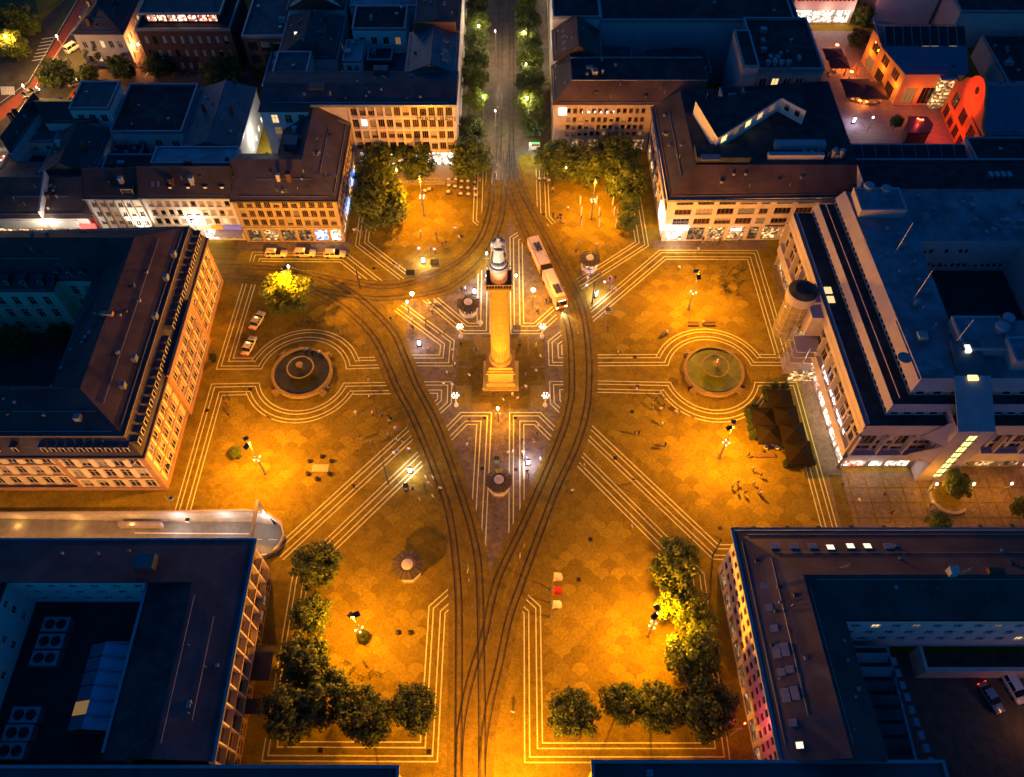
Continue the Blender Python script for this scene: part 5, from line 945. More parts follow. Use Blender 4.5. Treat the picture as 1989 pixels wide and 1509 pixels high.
for i in range(6):
    ya, yb = y0+(y1-y0)*i/6, y0+(y1-y0)*(i+1)/6
    q = slab(b, 'glass_bay', [(x0, ya+.08, 7.6), (x0+2.6, ya+.08, 9), (x0+2.6, yb-.08, 9), (x0, yb-.08, 7.6)], 'pane_dim' if i == 1 else 'skylight', .1); slab(b, 'glass_bay', [(x0+2.6, ya+.08, 9), (x0+6, ya+.08, 7.8), (x0+6, yb-.08, 7.8), (x0+2.6, yb-.08, 9)], mat('roof_glass', (.36, .44, .58), .3, .1, 1), .1)
    MB().box(x0+2.7, yb-.16, 8.0, x0+6, yb+.0, 9.02).build('glazing_bar', 'zinc', b)
rect_walls(b, x0, y0, x0+6, y1, 6, 7.55, 'zinc')
MB().box(XF+.1, -57.6, 3.2, XF+3.2, -52.4, 3.4).box(XF+.1, -62.4, 3.2, XF+2.4, -60.2, 3.4).build('entrance_canopy', 'frame_dark', b)
# ---- corner house at the lower right
b = building('lower_right_house', 'dark-roofed corner house with a grid of small windows, lower right', 52, -52)
wall(b, (36.5, -38.8), (37.9, -70.6), 0, 14.6, [(v0, v1, cols(31.8, 17, 1.05, .5, None, 'w1')) for v0, v1 in ((4.4, 5.9), (7.0, 8.4), (9.5, 10.9), (12, 13.4))]+[(.3, 3.2, cols(31.8, 8, 3, .5, None, 'shop', 'shop_dim'))], 'plaster_pink', fm='frame_brown', mix=[('pane_dark', 7), ('pane_brown', 3)])
wall(b, (110, -38.8), (36.5, -38.8), 0, 14.6, [(v, v+1.5, cols(73.5, 26, 1.1, .5)) for v in (4.4, 7, 9.5, 12)], 'plaster_pink')
z = 14.6; slab(b, 'roof_slope', [(35.9, -38.3, z), (37.2, -70.8, z), (45.2, -70.8, 18), (43.8, -46.6, 18)], 'slate_purple'); slab(b, 'roof_slope', [(110, -38.3, z), (35.9, -38.3, z), (43.8, -46.6, 18), (110, -46.6, 18)], 'tiles_brown')  # warm tones paint lamp spill on the outer slopes, inner ones stay blue
slab(b, 'roof_slope', [(43.8, -46.6, 18), (45.2, -70.8, 18), (51, -70.8, z+.5), (49.6, -52.2, z+.5)], 'slate_blue'); slab(b, 'roof_slope', [(110, -46.6, 18), (43.8, -46.6, 18), (49.6, -52.2, z+.5), (110, -52.2, z+.5)], 'slate_blue')
MB().prism([(35.5, -38.0), (36.0, -38.0), (37.3, -70.8), (36.8, -70.8)][::-1], z-.4, z+.1).build('gutter', 'zinc', b); MB().box(35.5, -38.2, z-.4, 110, -37.8, z+.1).build('gutter', 'zinc', b)
sk = [((1488, 1134), 0), ((1497, 1176), 0), ((1507, 1217), 0), ((1511, 1256), 0), ((1525, 1254), 0), ((1513, 1268), 0), ((1528, 1266), 0), ((1521, 1302), 0), ((1536, 1299), 0), ((1528, 1341), 0), ((1544, 1339), 0), ((1531, 1354), 0), ((1547, 1351), 0), ((1543, 1402), 0), ((1556, 1446), 1)]
for (px, py), lit in sk: 
    p = G2(px, py, 16.4); skylight(b, (*p, 14.6+(p[0]-36.6)*.43), (-.4, 0, .92), .95, 1.05, bool(lit))
for i, (px, lit) in enumerate(((1504, 0), (1541, 0), (1577, 0), (1611, 1), (1650, 1), (1683, 1), (1724, 0))):
    p = G2(px, 1063+(i == 3)*3, 15.6); skylight(b, (*p, 14.65+(-38.3-p[1])*.41), (0, .38, .92), 1.2, 1.1, bool(lit))
chimney(b, 65, -46.4, 17, 2.2, 1.1, 'plaster_grey'); rbox(b, 'chimney', 1930, 1112, 17.6, 2.2, .8, 1, 'tiles_red')
for px, py in ((1632, 1110), (1865, 1118)):
    a = Vector((*G2(px, py, 17.6), 17.6)); mb = MB().tube([a, a+Vector((0, 0, 2.6))], .05, 5)
    for k in range(4): mb.tube([a+Vector((-.7, -.1*k, 1.6+k*.28)), a+Vector((.7, .1*k, 1.6+k*.28))], .025, 4)
    mb.build('aerial', 'zinc', b)
wall(b, (49.6, -52.4), (110, -52.4), 3, 15, R(60.4, 20, 1.3, ((6.2, 7.8), (9.2, 10.8), (12.2, 13.6)), 'w2'), 'plaster_white')
wall(b, (51, -70.8), (49.6, -52.4), 3, 15, m='plaster_grey')
rear = building('rear_saw_roof', 'row of saw-tooth roof lights in the dark yard, lower right', 58, -62)
rect_walls(rear, 51.3, -71.5, 58.5, -53.4, 0, 6.5, 'plaster_grey'); flat(rear, 51.3, -71.5, 58.5, -53.4, 6.5, 'flat_roof', .2)
for i in range(8): slab(rear, 'saw_tooth', [(51.6, -55.9-i*2, 6.6), (57.9, -55.9-i*2, 6.6), (57.9, -54.7-i*2, 7.5), (51.6, -54.7-i*2, 7.5)], 'flat_roof_pale' if i < 2 else 'flat_roof_mid', .1)
for i in range(9): MB().box(58.1+i*.2, -56.4-i*1.7, 6.5, 58.9+i*.2, -55.3-i*1.7, 7.4).build('duct', 'zinc', rear)
MB().box(64.5, -56.4, 0, 110, -55.8, 4).box(64.5, -55.8, 0, 65, -52.6, 4).build('yard_wall', 'plaster_pink', rear); light('POINT', (79, -64, 4), 110, SOD, rear)
# ---- two roofs at the bottom edge
b = building('near_left_roof', 'dark roof cut by the bottom edge, left of the tram tracks', -43, -83)
rect_walls(b, -110, -96, -12.8, -71.6, 0, 14.8, 'brown_stone'); flat(b, -110.4, -96, -12.4, -71.2, 15, 'slate_purple', .25); MB().box(-74, -80, 15.02, -12.5, -79.6, 15.3).build('roof_rib', 'zinc', b)
b = building('near_right_roof', 'dark roof cut by the bottom edge, right of the tram tracks', 36, -83)
rect_walls(b, 12.8, -96, 58, -71.0, 0, 14.8, 'brown_stone', W_=R(25, 8, 1.3, ((5, 7), (9, 11)))); flat(b, 12.4, -96, 58, -70.6, 15, 'slate_purple', .3); rbox(b, 'roof_vent', 1262, 1502, 15.2, .8, .8, .4, 'zinc')
b = building('near_far_right_roof', 'dark low roof in the bottom right corner', 84, -83); rect_walls(b, 58.5, -96, 110, -72.5, 0, 13, 'plaster_grey'); flat(b, 58.5, -96, 110, -72.5, 13, 'flat_roof', .3); litter(b, 60, -78, 80, -73.5, 13, 7, 71)
# ---- red-lit hall and its court, upper right
b = building('red_lit_hall', 'old factory hall lit orange with glass lantern roof, upper right', 112, 96)
def P3(px, py, z): return (*G2(px, py, z), z)
g0, g1 = G2(1672, 118, 0), G2(1733, 204, 0); g2 = G2(1845, 204, 0); hz = 9.0
orange = mat('hall_plaster', (.66, .4, .13), .85, .12, .6)
kr = dict(fm='frame_brown', mix=[('pane_dark', 4), ('pane_dim', 2), ('pane_warm', 1)])
Lg = math.hypot(g1[0]-g0[0], g1[1]-g0[1]); wall(b, g0, g1, 0, hz, [(.3, 3.4, cols(Lg, 3, 3.6, 1, None, 'w4', None)), (5, 7.4, cols(Lg, 3, 3.2, 1, None, 'w3', 'pane_dark'))], orange, **kr)
Lh = math.hypot(g2[0]-g1[0], g2[1]-g1[1]); wall(b, g1, g2, 0, hz, [(.4, 5, cols(Lh, 3, 3, 1, None, 'w3', None))], orange, **kr)
g3 = (g2[0]+2.5, g2[1]+17); g4 = (g0[0]+2, g0[1]+4); wall(b, g2, g3, 0, hz, m=orange); wall(b, g3, g4, 0, hz, m=orange); wall(b, g4, g0, 0, hz, m=orange)
c0, c1 = (g1[0]-.3, g1[1]-.3), (g2[0]+.4, g2[1]-.3); mid = 8.2
slab(b, 'roof_slope', [(*c0, hz), (*c1, hz), (c1[0]+1.2, c1[1]+mid, 11.2), (c0[0]-4.6, c0[1]+mid, 11.2)], mat('hall_roof', (.12, .14, .2), .6, .15, .5)); slab(b, 'roof_slope', [(c1[0]+1.2, c1[1]+mid, 11.2), (g3[0], g3[1], hz), (g4[0]-1, g4[1], hz), (c0[0]-4.6, c0[1]+mid, 11.2)], 'hall_roof')
lz = 11.3; la, lb_ = (c0[0]-3.6, c0[1]+mid+.2), (c1[0]+1.0, c1[1]+mid+.2)
for i in range(9):
    t0, t1 = i/9, (i+1)/9; xa, xb = la[0]+(lb_[0]-la[0])*t0, la[0]+(lb_[0]-la[0])*t1
    slab(b, 'glass_bay', [(xa+.06, la[1], lz), (xb-.06, la[1], lz), (xb-.06, la[1]+4.4, lz+2.2), (xa+.06, la[1]+4.4, lz+2.2)], 'glass_dark', .1); MB().tube([(xa, la[1], lz+.1), (xa, la[1]+4.4, lz+2.3)], .08, 4).build('glazing_bar', 'zinc', b)
    MB().box(xa+.2, la[1]-.25, lz-.5, xb-.2, la[1]-.2, lz-.1).build('clerestory', 'pane_warm' if i in (4, 5, 7) else 'pane_dark', b)
slab(b, 'glass_slope', [(lb_[0], la[1]+9, lz), (la[0], la[1]+9, lz), (la[0], la[1]+4.4, lz+2.2), (lb_[0], la[1]+4.4, lz+2.2)], 'glass_dark', .1)
for i, t in enumerate((.12, .5, .88)):
    x, y = g0[0]+(g1[0]-g0[0])*t-1.4, g0[1]+(g1[1]-g0[1])*t-.8; light('POINT', (x, y, 4.6), 230, (1, .24, .01), b)
light('POINT', (g1[0]+4, g1[1]-2.2, 4), 200, (1, .18, .015), b)
b = building('gabled_red_hall', 'curved-gable hall front glowing deep red, far upper right', 112, 72)
h0, h1 = G2(1848, 224, 0), G2(1846, 320, 0); h0 = (109.3, 81.5); h1 = (108.6, 61)
redp = mat('red_plaster', (.62, .24, .06), .85, .12, .6)
wall(b, (h0[0], h0[1]), (h1[0], h1[1]), 0, 8.5, [(.3, 3.2, cols(20.5, 5, 2.6, .6, None, 'w3', None)), (4.4, 7.6, cols(20.5, 3, 3.4, 1, None, 'w4', 'pane_dark'))], redp, **kr)
yc = (h0[1]+h1[1])/2
mb = MB(); prof = [(-10.2, 8.5), (-10.2, 9.2), (-8.6, 9.6), (-7.2, 10.6), (-6.2, 12.4), (-4.4, 13.4), (-3.6, 14.6), (-2, 15.8), (0, 16.3), (2, 15.8), (3.6, 14.6), (4.4, 13.4), (6.2, 12.4), (7.2, 10.6), (8.6, 9.6), (10.2, 9.2), (10.2, 8.5)]
xg = (h0[0]+h1[0])/2
for s in (0, .6): mb.q([(xg+s, yc+u, v) for u, v in (prof if s else prof[::-1])])
for i in range(len(prof)-1): (u, v), (p, q) = prof[i], prof[i+1]; mb.q([(xg, yc+u, v), (xg+.6, yc+u, v), (xg+.6, yc+p, q), (xg, yc+p, q)])
mb.build('curved_gable', redp, b, fix=True); MB().lathe([(.85, 0), (.85, .1)], 16).build('oculus', 'pane_dark', b, world=False).matrix_local = Matrix.Translation(Vector((xg-.08, yc, 13.2))-b.location) @ Matrix.Rotation(pi/2, 4, 'Y')
slab(b, 'roof_slope', [(xg+.6, yc-10, 8.6), (xg+22, yc-10, 8.6), (xg+22, yc, 14.5), (xg+.6, yc, 14.5)], 'hall_roof'); slab(b, 'roof_slope', [(xg+22, yc+10, 8.6), (xg+.6, yc+10, 8.6), (xg+.6, yc, 14.5), (xg+22, yc, 14.5)], 'hall_roof')
for y in (66, 71, 76): light('POINT', (xg-3.6, y, 3.6), 230, (1, .07, .005), b)
light('SPOT', (xg-7, yc, 9.5), 2200, (1, .06, .005), b, target=(xg, yc, 11.5), angle=80)
b = building('glass_stair_hall', 'bright glazed entrance bay between the two red halls', 108, 85)
q0, q1 = (106.6, 83.0), (109.2, 81.7)
for i in range(5): MB().box(106.4+i*.75, 82.1, .3+0, 106.4+i*.75+.6, 83.5, 8.2).build('glass_bay', 'shop_warm', b)
MB().box(106.2, 82, 8.2, 110.4, 86.3, 8.5).build('roof', 'zinc', b)
for j in range(7): MB().box(106.3, 81.95, .9+j*1.05, 110.2, 82.08, 1.05+j*1.05).build('transom', 'zinc', b)
b = building('dark_pavilion', 'small dark angular pavilion with red lamps and blue light strip', 103, 74)
pv = [G2(*p, 3.4) for p in ((1766, 228), (1800, 228), (1812, 242), (1806, 258), (1764, 258))]; MB().prism(pv[::-1], 0, 3.4).build('wall', 'frame_dark', b); MB().prism([(x+(x-102.9)*.06, y+(y-74)*.06) for x, y in pv[::-1]], 3.42, 3.7).build('roof', mat('pav_roof', (.06, .01, .01), .4, .1, 1), b)
MB().ribbon([G2(1764, 260.5, 1), G2(1785, 260.8, 1), G2(1806, 257.5, 1)], .3, 1.0).build('light_strip', 'sign_blue', b)
for p in ((1783, 231), (1787, 233), (1792, 233)): MB().lathe([(.05, 3.7), (.3, 3.9), (.05, 4.1)], 8, *G2(*p, 3.8)).build('red_lamp', 'lamp_red', b)
light('POINT', (*G2(1787, 232, 4.4), 4.6), 120, (1, .06, .03), b)
b = building('red_lit_corner_block', 'tall block with red-washed upper storey and white shop row, top right', 88, 125)
y_ = G2(1530, 62, 0)[1]; xa, xb = G2(1535, 60)[0], G2(1655, 60)[0]
rect_walls(b, xa, y_+4, xb, y_+24, 0, 16, 'plaster_pink', S_=[(.3, 3.8, cols(xb-xa, 4, 4, .8, None, 'shop2', 'shop_white'))]+R(xb-xa, 14, 1, ((6.4, 8), (10, 11.6)), 'w1', 'pane_dark')); flat(b, xa, y_+4, xb, y_+24, 16, 'flat_roof', .4)
for i in range(3): light('POINT', (xa+3+i*6.5, y_+1.6, 4.4), 110 if i else 70, (1, .86, .7), b); light('POINT', (xa+3+i*6.5, y_+1.2, 8.5), 170, (1, .1, .01), b)
b = blk('top_right_white_block', 'pale block with rows of tiny windows in the top right corner', 139, 83, 160, 118, 15, 'plaster_white', 'flat_roof', .3, W_=R(35, 12, 1, ((2, 3.4), (5, 6.4), (8, 9.4), (11.5, 13)), 'w1', None), n=0)
b = blk('top_right_dark_roofs', 'dark stepped roofs behind the glass-lantern hall', 118, 108, 138, 126, 10, 'plaster_grey', 'flat_roof', .5, n=5, seed=81)
b = blk('edge_low_roofs', 'low dark roofs right of the orange hall', 124, 80, 138, 104, 6, 'plaster_grey', 'flat_roof', .4, n=9, seed=82)
b = building('top_gable_house', 'house with pale gable wall among dark roofs at the top right', 108, 126); rect_walls(b, 101, 119, 117, 130, 0, 11, 'plaster_pink'); hip(b, 101, 119, 117, 130, 11, 14, 'slate_blue', 0, 0, .3)
b = blk('rear_parking_deck', 'dark flat roof deck between the store and the hall court', 70.2, 92, 73, 119, 14, 'concrete', 'flat_roof', .5, n=2, seed=83)
# ------------------------------------------------------------------ column monument
t = thing('column_monument', 'tall sandstone column with bronze statue in the middle of the square', 'monument')
MB().box(-5.6, -5.6, 0, 5.6, 5.6, .2).box(-4.9, -4.9, .2, 4.9, 4.9, .42).box(-4.2, -4.2, .42, 4.2, 4.2, .66).build('steps', 'paving_dark', t)
MB().box(-3.4, -3.4, .66, 3.4, 3.4, 1.1).box(-2.7, -2.7, 1.1, 2.7, 2.7, 2.2).build('plinth', 'column_stone', t)
MB().box(-2.35, -2.35, 2.2, 2.35, 2.35, 5.2).build('pedestal', 'column_stone', t)
MB().box(-2.75, -2.75, 5.2, 2.75, 2.75, 5.5).box(-2.45, -2.45, 5.5, 2.45, 2.45, 5.9).box(-2.2, -2.2, 5.9, 2.2, 2.2, 6.6).build('cornice', 'column_stone', t)
MB().lathe([(2.15, 6.6), (2.2, 6.85), (2.0, 7.1), (2.05, 7.3), (1.78, 7.5)], 32).build('column_base', 'column_stone', t)
nf = 48
def shaft_r(z): return 1.76-.21*((z-7.5)/19.5)**1.4
for d_ in range(12):
    z0, z1 = 7.5+d_*1.625, 7.5+(d_+1)*1.625; mb = MB()
    for k, z in ((.965, z0), (1, z0+.07), (1, z1-.07), (.965, z1)):
        for i in range(nf): a = 2*pi*i/nf; rr = shaft_r(z)*k*(1 if i % 2 else .945); mb.v.append((rr*math.cos(a), rr*math.sin(a), z))
    for q in range(3):
        for i in range(nf): mb.f.append((q*nf+i, q*nf+(i+1) % nf, (q+1)*nf+(i+1) % nf, (q+1)*nf+i)); mb.m.append(0)
    mb.build('shaft_drum', 'column_stone', t)
MB().lathe([(1.55, 27), (1.65, 27.15), (1.6, 27.4), (1.75, 27.7), (1.8, 27.9)], 32).build('capital', 'column_stone', t)
MB().box(-2.05, -2.05, 27.9, 2.05, 2.05, 28.4).build('abacus', 'column_stone', t)
MB().box(-2.15, -2.15, 28.4, 2.15, 2.15, 28.55).build('platform', mat('lead', (.1, .075, .05), .7, .2, 2), t)
for i in range(4):
    mt = Matrix.Rotation(i*pi/2, 4, 'Z'); mb = MB(); mb.box(-2.12, -2.13, 28.55, 2.12, -2.05, 28.65, mt).box(-2.12, -2.13, 29.4, 2.12, -2.05, 29.55, mt)
    for k in range(10): mb.box(-2.1+k*.465-.03, -2.12, 28.65, -2.1+k*.465+.03, -2.07, 29.4, mt)
    for k in range(4): mb.box(-2.1+k*1.4-.05, -2.14, 28.6, -2.1+k*1.4+.05, -2.04, 29.5, mt)
    mb.build('railing', 'column_stone', t)
MB().lathe([(1.42, 28.55), (1.42, 31.2), (1.55, 31.3), (1.55, 31.6)], 28).build('drum', mat('drum_stone', (.62, .36, .22), .8, .12, 1), t)
MB().lathe([(1.5, 31.6), (1.6, 31.75), (1.45, 32.0), (1.35, 32.2), (1.3, 32.9), (1.15, 33.1)], 28).build('statue_base', 'patina', t)
# statue: cloaked standing man holding a scroll, one continuous figure
def skin_mesh(V, E, sub=1):
    me = bpy.data.meshes.new('figure'); me.from_pydata([v[:3] for v in V], E, []); o = bpy.data.objects.new('figure', me); COL.objects.link(o)
    md = o.modifiers.new('skin', 'SKIN'); md.use_smooth_shade = True; 
    if not me.skin_vertices: me.attributes
    for i, s in enumerate(me.skin_vertices[0].data): s.radius = (V[i][3], V[i][4] if len(V[i]) > 4 else V[i][3]); s.use_root = (i == 0)
    ms = o.modifiers.new('sub', 'SUBSURF'); ms.levels = sub; ms.render_levels = sub
    bpy.context.view_layer.update(); out = bpy.data.meshes.new_from_object(o.evaluated_get(bpy.context.evaluated_depsgraph_get()))
    bpy.data.objects.remove(o); bpy.data.meshes.remove(me); return out
V = [(0, 0, 2.9, .78, .6), (0, 0, 3.7, .8, .6), (0, 0, 4.35, .72, .5), (0, -.02, 4.75, .26), (0, -.06, 5.1, .36, .38), (0, -.05, 5.45, .26),
     (.85, 0, 4.3, .3), (1.05, -.3, 3.6, .25), (.75, -.75, 3.3, .2), (.6, -.95, 3.3, .15), (-.85, 0, 4.3, .3), (-1.05, .05, 3.5, .26), (-.95, -.25, 2.8, .2), (-.93, -.3, 2.55, .14),
     (.38, 0, 2.2, .5), (.42, -.12, 1.2, .4), (.42, -.02, .25, .3), (.44, -.35, .1, .2), (-.38, .05, 2.2, .5), (-.44, .1, 1.2, .4), (-.44, .1, .25, .3), (-.48, -.2, .1, .2)]
Ed = [(0, 1), (1, 2), (2, 3), (3, 4), (4, 5), (2, 6), (6, 7), (7, 8), (8, 9), (2, 10), (10, 11), (11, 12), (12, 13), (0, 14), (14, 15), (15, 16), (16, 17), (0, 18), (18, 19), (19, 20), (20, 21)]
me = skin_mesh(V, Ed, 2); me.name = 'statue'; me.materials.clear(); me.materials.append(M['bronze']); so_ = obj('statue', me, t, (0, 0, 33.05))
mb = MB(); n = 20
for k, (z, w_) in enumerate(((33.1, 1.25), (35, 1.15), (37, .95), (37.55, .8))):
    for i in range(n+1):
        a = rad(-20+220*i/n); rr = w_*(1+.07*math.sin(i*2.3+k)); mb.v.append((rr*math.cos(a)*1.02, .12+rr*math.sin(a)*.85, z))
for k in range(3):
    for i in range(n): q = k*(n+1)+i; mb.f.append((q, q+1, q+n+2, q+n+1)); mb.m.append(0)
mb.build('cloak', 'bronze', t, smooth=True)
mb = MB(); n = 26
for k, (z, w_) in enumerate(((33.12, 1.02), (34.2, .9), (35.4, .82), (36.1, .72))):
    for i in range(n): a = 2*pi*i/n; rr = w_*(1+.1*math.sin(i*2.9+k*.5)+.05*math.sin(i*1.3)); mb.v.append((rr*math.cos(a), rr*math.sin(a)*.8, z))
for k in range(3):
    for i in range(n): q = k*n; mb.f.append((q+i, q+(i+1) % n, q+n+(i+1) % n, q+n+i)); mb.m.append(0)
mb.build('robe', 'bronze', t, smooth=True); MB().lathe([(.8, 36.0), (.82, 36.25), (.74, 36.4)], 16).build('sash', mat('dark_bronze', (.04, .045, .06), .5, .2, 2), t); MB().lathe([(1.45, 32.2), (1.5, 32.35), (1.4, 32.5)], 28).build('base_ring', 'dark_bronze', t); MB().tube([(.5, -1.0, 36.2), (.9, -1.0, 36.5)], .16, 8).build('scroll', 'patina', t)
light('SPOT', (0, -9, 27), 2600, (1, .88, .72), t, target=(0, 0, 35.2), angle=45)
light('SPOT', (-6, -5, 29), 700, (1, .92, .8), t, target=(0, 0, 35), angle=45)
# ------------------------------------------------------------------ fountains
def fountain(c, label, wm, jet):
    t = thing('fountain', label, 'fountain', (c[0], c[1], 0), 0, 'round basins either side of the column')
    MB().lathe([(6.45, 0), (6.45, .16), (6.3, .18)], 48, *c).build('step', 'paving_dark', t)
    mb = MB(); prof = [(5.9, 0.1), (5.8, .25), (5.6, .45), (5.7, .95), (5.85, 1.0), (5.85, 1.12), (5.32, 1.12), (5.3, .6)]; mb.lathe(prof, 56, *c, cap=False); mb.build('basin', 'basin_stone', t)
    mb = MB(); mb.q([(c[0]+5.35*math.cos(2*pi*i/48), c[1]+5.35*math.sin(2*pi*i/48), .82) for i in range(48)]); mb.build('water', wm, t)
    MB().lathe([(.8, .3), (.6, 1.2), (.5, 1.7), (1.2, 2.0), (2.4, 2.25), (2.62, 2.4), (2.62, 2.55), (2.42, 2.55), (2.3, 2.4)], 40, *c, cap=False).build('upper_bowl', 'basin_stone', t)
    mb = MB(); mb.q([(c[0]+2.42*math.cos(2*pi*i/40), c[1]+2.42*math.sin(2*pi*i/40), 2.46) for i in range(40)]); mb.build('bowl_water', wm, t)
    MB().lathe([(.3, 2.4), (.25, 3.0), (.62, 3.2), (.7, 3.35), (.4, 3.4), (.2, 3.6)], 20, *c).build('finial', 'basin_stone', t)
    for a in (45, 135, 225, 315):
        x, y = c[0]+6.3*math.cos(rad(a)), c[1]+6.3*math.sin(rad(a)); mt = Matrix.Translation((x, y, 0)) @ Matrix.Rotation(rad(a), 4, 'Z')
        MB().box(-.5, -.6, 0, .5, .6, .75, mt).box(-.7, -.35, .75, .15, .35, 1.0, mt).build('scroll_block', 'basin_stone', t)
    if jet: MB().lathe([(.16, 3.5), (.12, 4.2), (.2, 4.5), (.05, 4.7)], 8, *c).build('jet', mat('spray', (.8, .75, .65), .4, .1, 3), t)
    return t
fountain(RING_L, 'left round fountain with dark water and a raised bowl', 'water', False)
fountain((41.3, 1.3), 'right round fountain with olive water and a small jet', 'water_pale', True)
# ------------------------------------------------------------------ kiosks
def kiosk(px, py, label, open_=False, sc=1):
    x, y = G2(px, py, 3.3); t = thing('kiosk', label, 'kiosk', (x, y, 0), 0, 'octagonal kiosks on the square'); a0 = pi/8; r = 2.45*sc
    MB().lathe([(2.0*sc, 0), (2.0*sc, .25)], 8, x, y, a0).build('base', 'granite', t)
    MB().lathe([(1.85*sc, .25), (1.85*sc, 1.15), (2.0*sc, 1.17), (2.0*sc, 1.27)], 8, x, y, a0).build('counter', 'kiosk_wall', t)
    MB().lathe([(1.75*sc, 1.25), (1.75*sc, 2.75)], 8, x, y, a0, cap=False).build('glazing', 'shop_dim' if not open_ else 'shop_warm', t)
    for i in range(8): a = a0+2*pi*i/8; MB().tube([(x+1.84*sc*math.cos(a), y+1.84*sc*math.sin(a), 1.2), (x+1.84*sc*math.cos(a), y+1.84*sc*math.sin(a), 2.9)], .06, 5).build('post', 'kiosk_wall', t)
    rf = MB().lathe([(r*.97, 2.8), (r, 2.88), (r, 3.0), (1.25*sc, 3.42), (.9*sc, 3.3)], 8, x, y, a0).build('roof', 'kiosk_roof', t)
    for i in range(16): a = a0+2*pi*i/16; k = 1 if i % 2 == 0 else math.cos(pi/8); MB().tube([(x+r*k*math.cos(a), y+r*k*math.sin(a), 3.02), (x+1.25*sc*math.cos(a)*k, y+1.25*sc*math.sin(a)*k, 3.45)], .045, 4).build('roof_rib', 'iron', rf)
    MB().lathe([(.9*sc, 3.3), (.85*sc, 3.45), (.3*sc, 3.62)], 14, x, y).build('roof_disc', 'kiosk_disc', rf)
    return t
kiosk(909, 586, 'octagonal kiosk just left of the column'); kiosk(1146, 500, 'open octagonal kiosk with goods near the bus', True, .95); kiosk(969, 931, 'octagonal kiosk on the axis in front of the column'); kiosk(791, 1096, 'octagonal kiosk with long shadow, lower left of the tracks', False, 1.1)
# ------------------------------------------------------------------ trees
def crown_mesh(seed, leafm, n=6500, flat_=.82):
    r = random.Random(seed); mb = MB(); cl = []
    for i in range(78):
        a, b_ = r.uniform(0, 2*pi), math.acos(r.uniform(-.8, 1)); rr = r.uniform(.3, .84)**.8
        cl.append((rr*math.sin(b_)*math.cos(a), rr*math.sin(b_)*math.sin(a), rr*math.cos(b_)*flat_, r.uniform(.15, .3)))
    for i in range(n):
        c = cl[r.randrange(len(cl))]; d = Vector((r.gauss(0, 1), r.gauss(0, 1), r.gauss(0, 1))).normalized(); k = c[3]*r.uniform(.55, 1.08)
        p = Vector(c[:3])+d*k; nrm = (d+Vector((r.gauss(0, .5), r.gauss(0, .5), .5+r.gauss(0, .5)))).normalized()
        u = nrm.cross(Vector((r.gauss(0, 1), r.gauss(0, 1), r.gauss(0, 1)))).normalized(); v = nrm.cross(u); s = r.uniform(.03, .06)
        mb.q([p-u*s*.6-v*s, p+u*s*.6-v*s*.3, p+u*s*.4+v*s, p-u*s*.7+v*s*.6])
    return mb.mesh('crown', leafm)
def trunk_mesh(seed):
    r = random.Random(seed); mb = MB(); mb.tube([(0, 0, -.3), (.01, .01, .15), (0, 0, .34)], .05, 8, .034)
    for i in range(6):
        a = 2*pi*i/6+r.uniform(-.3, .3); q = r.uniform(.35, .6); z = r.uniform(.55, .9)
        mb.tube([(0, 0, .26+.02*i), (q*.5*math.cos(a), q*.5*math.sin(a), .3+z*.35), (q*math.cos(a), q*math.sin(a), z)], .022, 5, .008)
    return mb.mesh('trunk', 'trunk')
CROWN = {(m, i): crown_mesh(100+i*7+len(m), m, 6500, (.82, .95, .75)[i]) for m in ('leaf', 'leaf_dark', 'leaf_lit_up') for i in range(3)}
TRUNK = [trunk_mesh(i) for i in range(3)]
def tree(px, py, d, label, m='leaf', h=None, group='trees on and around the square', name='tree'):
    r0 = d/2/9.5; h = h or max(4.2, r0*1.75+1.2); p = G(px, py, h*.62); s = d/2/pxm(p)*1.12
    i = rnd.randrange(3); hz_ = h-s*.85
    t = thing(name, label, 'tree', (p.x, p.y, 0), rnd.uniform(0, 6.28), group)
    c = obj('crown', CROWN[(m, i)], t, (0, 0, max(hz_, s*.7))); c.scale = (s, s*rnd.uniform(.9, 1.1), s*.95)
    k = obj('trunk', TRUNK[i], t, (0, 0, 0)); k.scale = (s*.9, s*.9, (max(hz_, s*.7)+s*.3)/.75); return t
TL = [(738, 305, 82, 'leafy tree in front of the pink office, left of its neighbour'), (808, 302, 78, 'dark tree in front of the pink office steps'), (738, 385, 108, 'big lamp-lit plane tree by the brown corner house'), (715, 345, 70, 'dark tree between the lit plane and the corner house'),
 (910, 300, 84, 'large tree at the mouth of the avenue, left side'), (1080, 300, 84, 'tree beside the green-lit stall at the avenue mouth'), (1135, 312, 92, 'middle tree in front of the brown bank'), (1195, 290, 92, 'tall tree beside the bank near the pink block'), (1214, 342, 88, 'broad tree nearest the pink corner block'), (1221, 394, 46, 'small young tree above its twin by the pink block'), (1219, 428, 42, 'lowest small young tree by the pink block'),
 (556, 563, 92, 'yellow-lit tree standing between the taxis and tram rails'), (614, 1098, 90, 'round tree nearest the underpass ramp'), (604, 1193, 86, 'tree below the one at the ramp'), (588, 1285, 108, 'dark tree third down beside the lower left office'), (562, 1385, 114, 'dark corner tree, lower left of the square'), (640, 1358, 106, 'dark tree right of the lower left corner tree'), (712, 1388, 112, 'dark tree in the middle of the lower left row'), (805, 1378, 98, 'rightmost dark tree of the lower left row'),
 (1317, 1098, 108, 'bright yellow-lit tree nearest the lower right house corner'), (1322, 1172, 98, 'bright lit tree beside the mast, lower right'), (1352, 1205, 80, 'half-shaded tree close to the lower right house'), (1342, 1268, 112, 'broad dark green tree, lower right'), (1372, 1375, 116, 'dark corner tree, lower right of the square'), (1275, 1376, 96, 'third tree of the lower right row'), (1206, 1368, 82, 'second, slimmer tree of the lower right row'), (1116, 1386, 106, 'leftmost tree of the lower right row')]
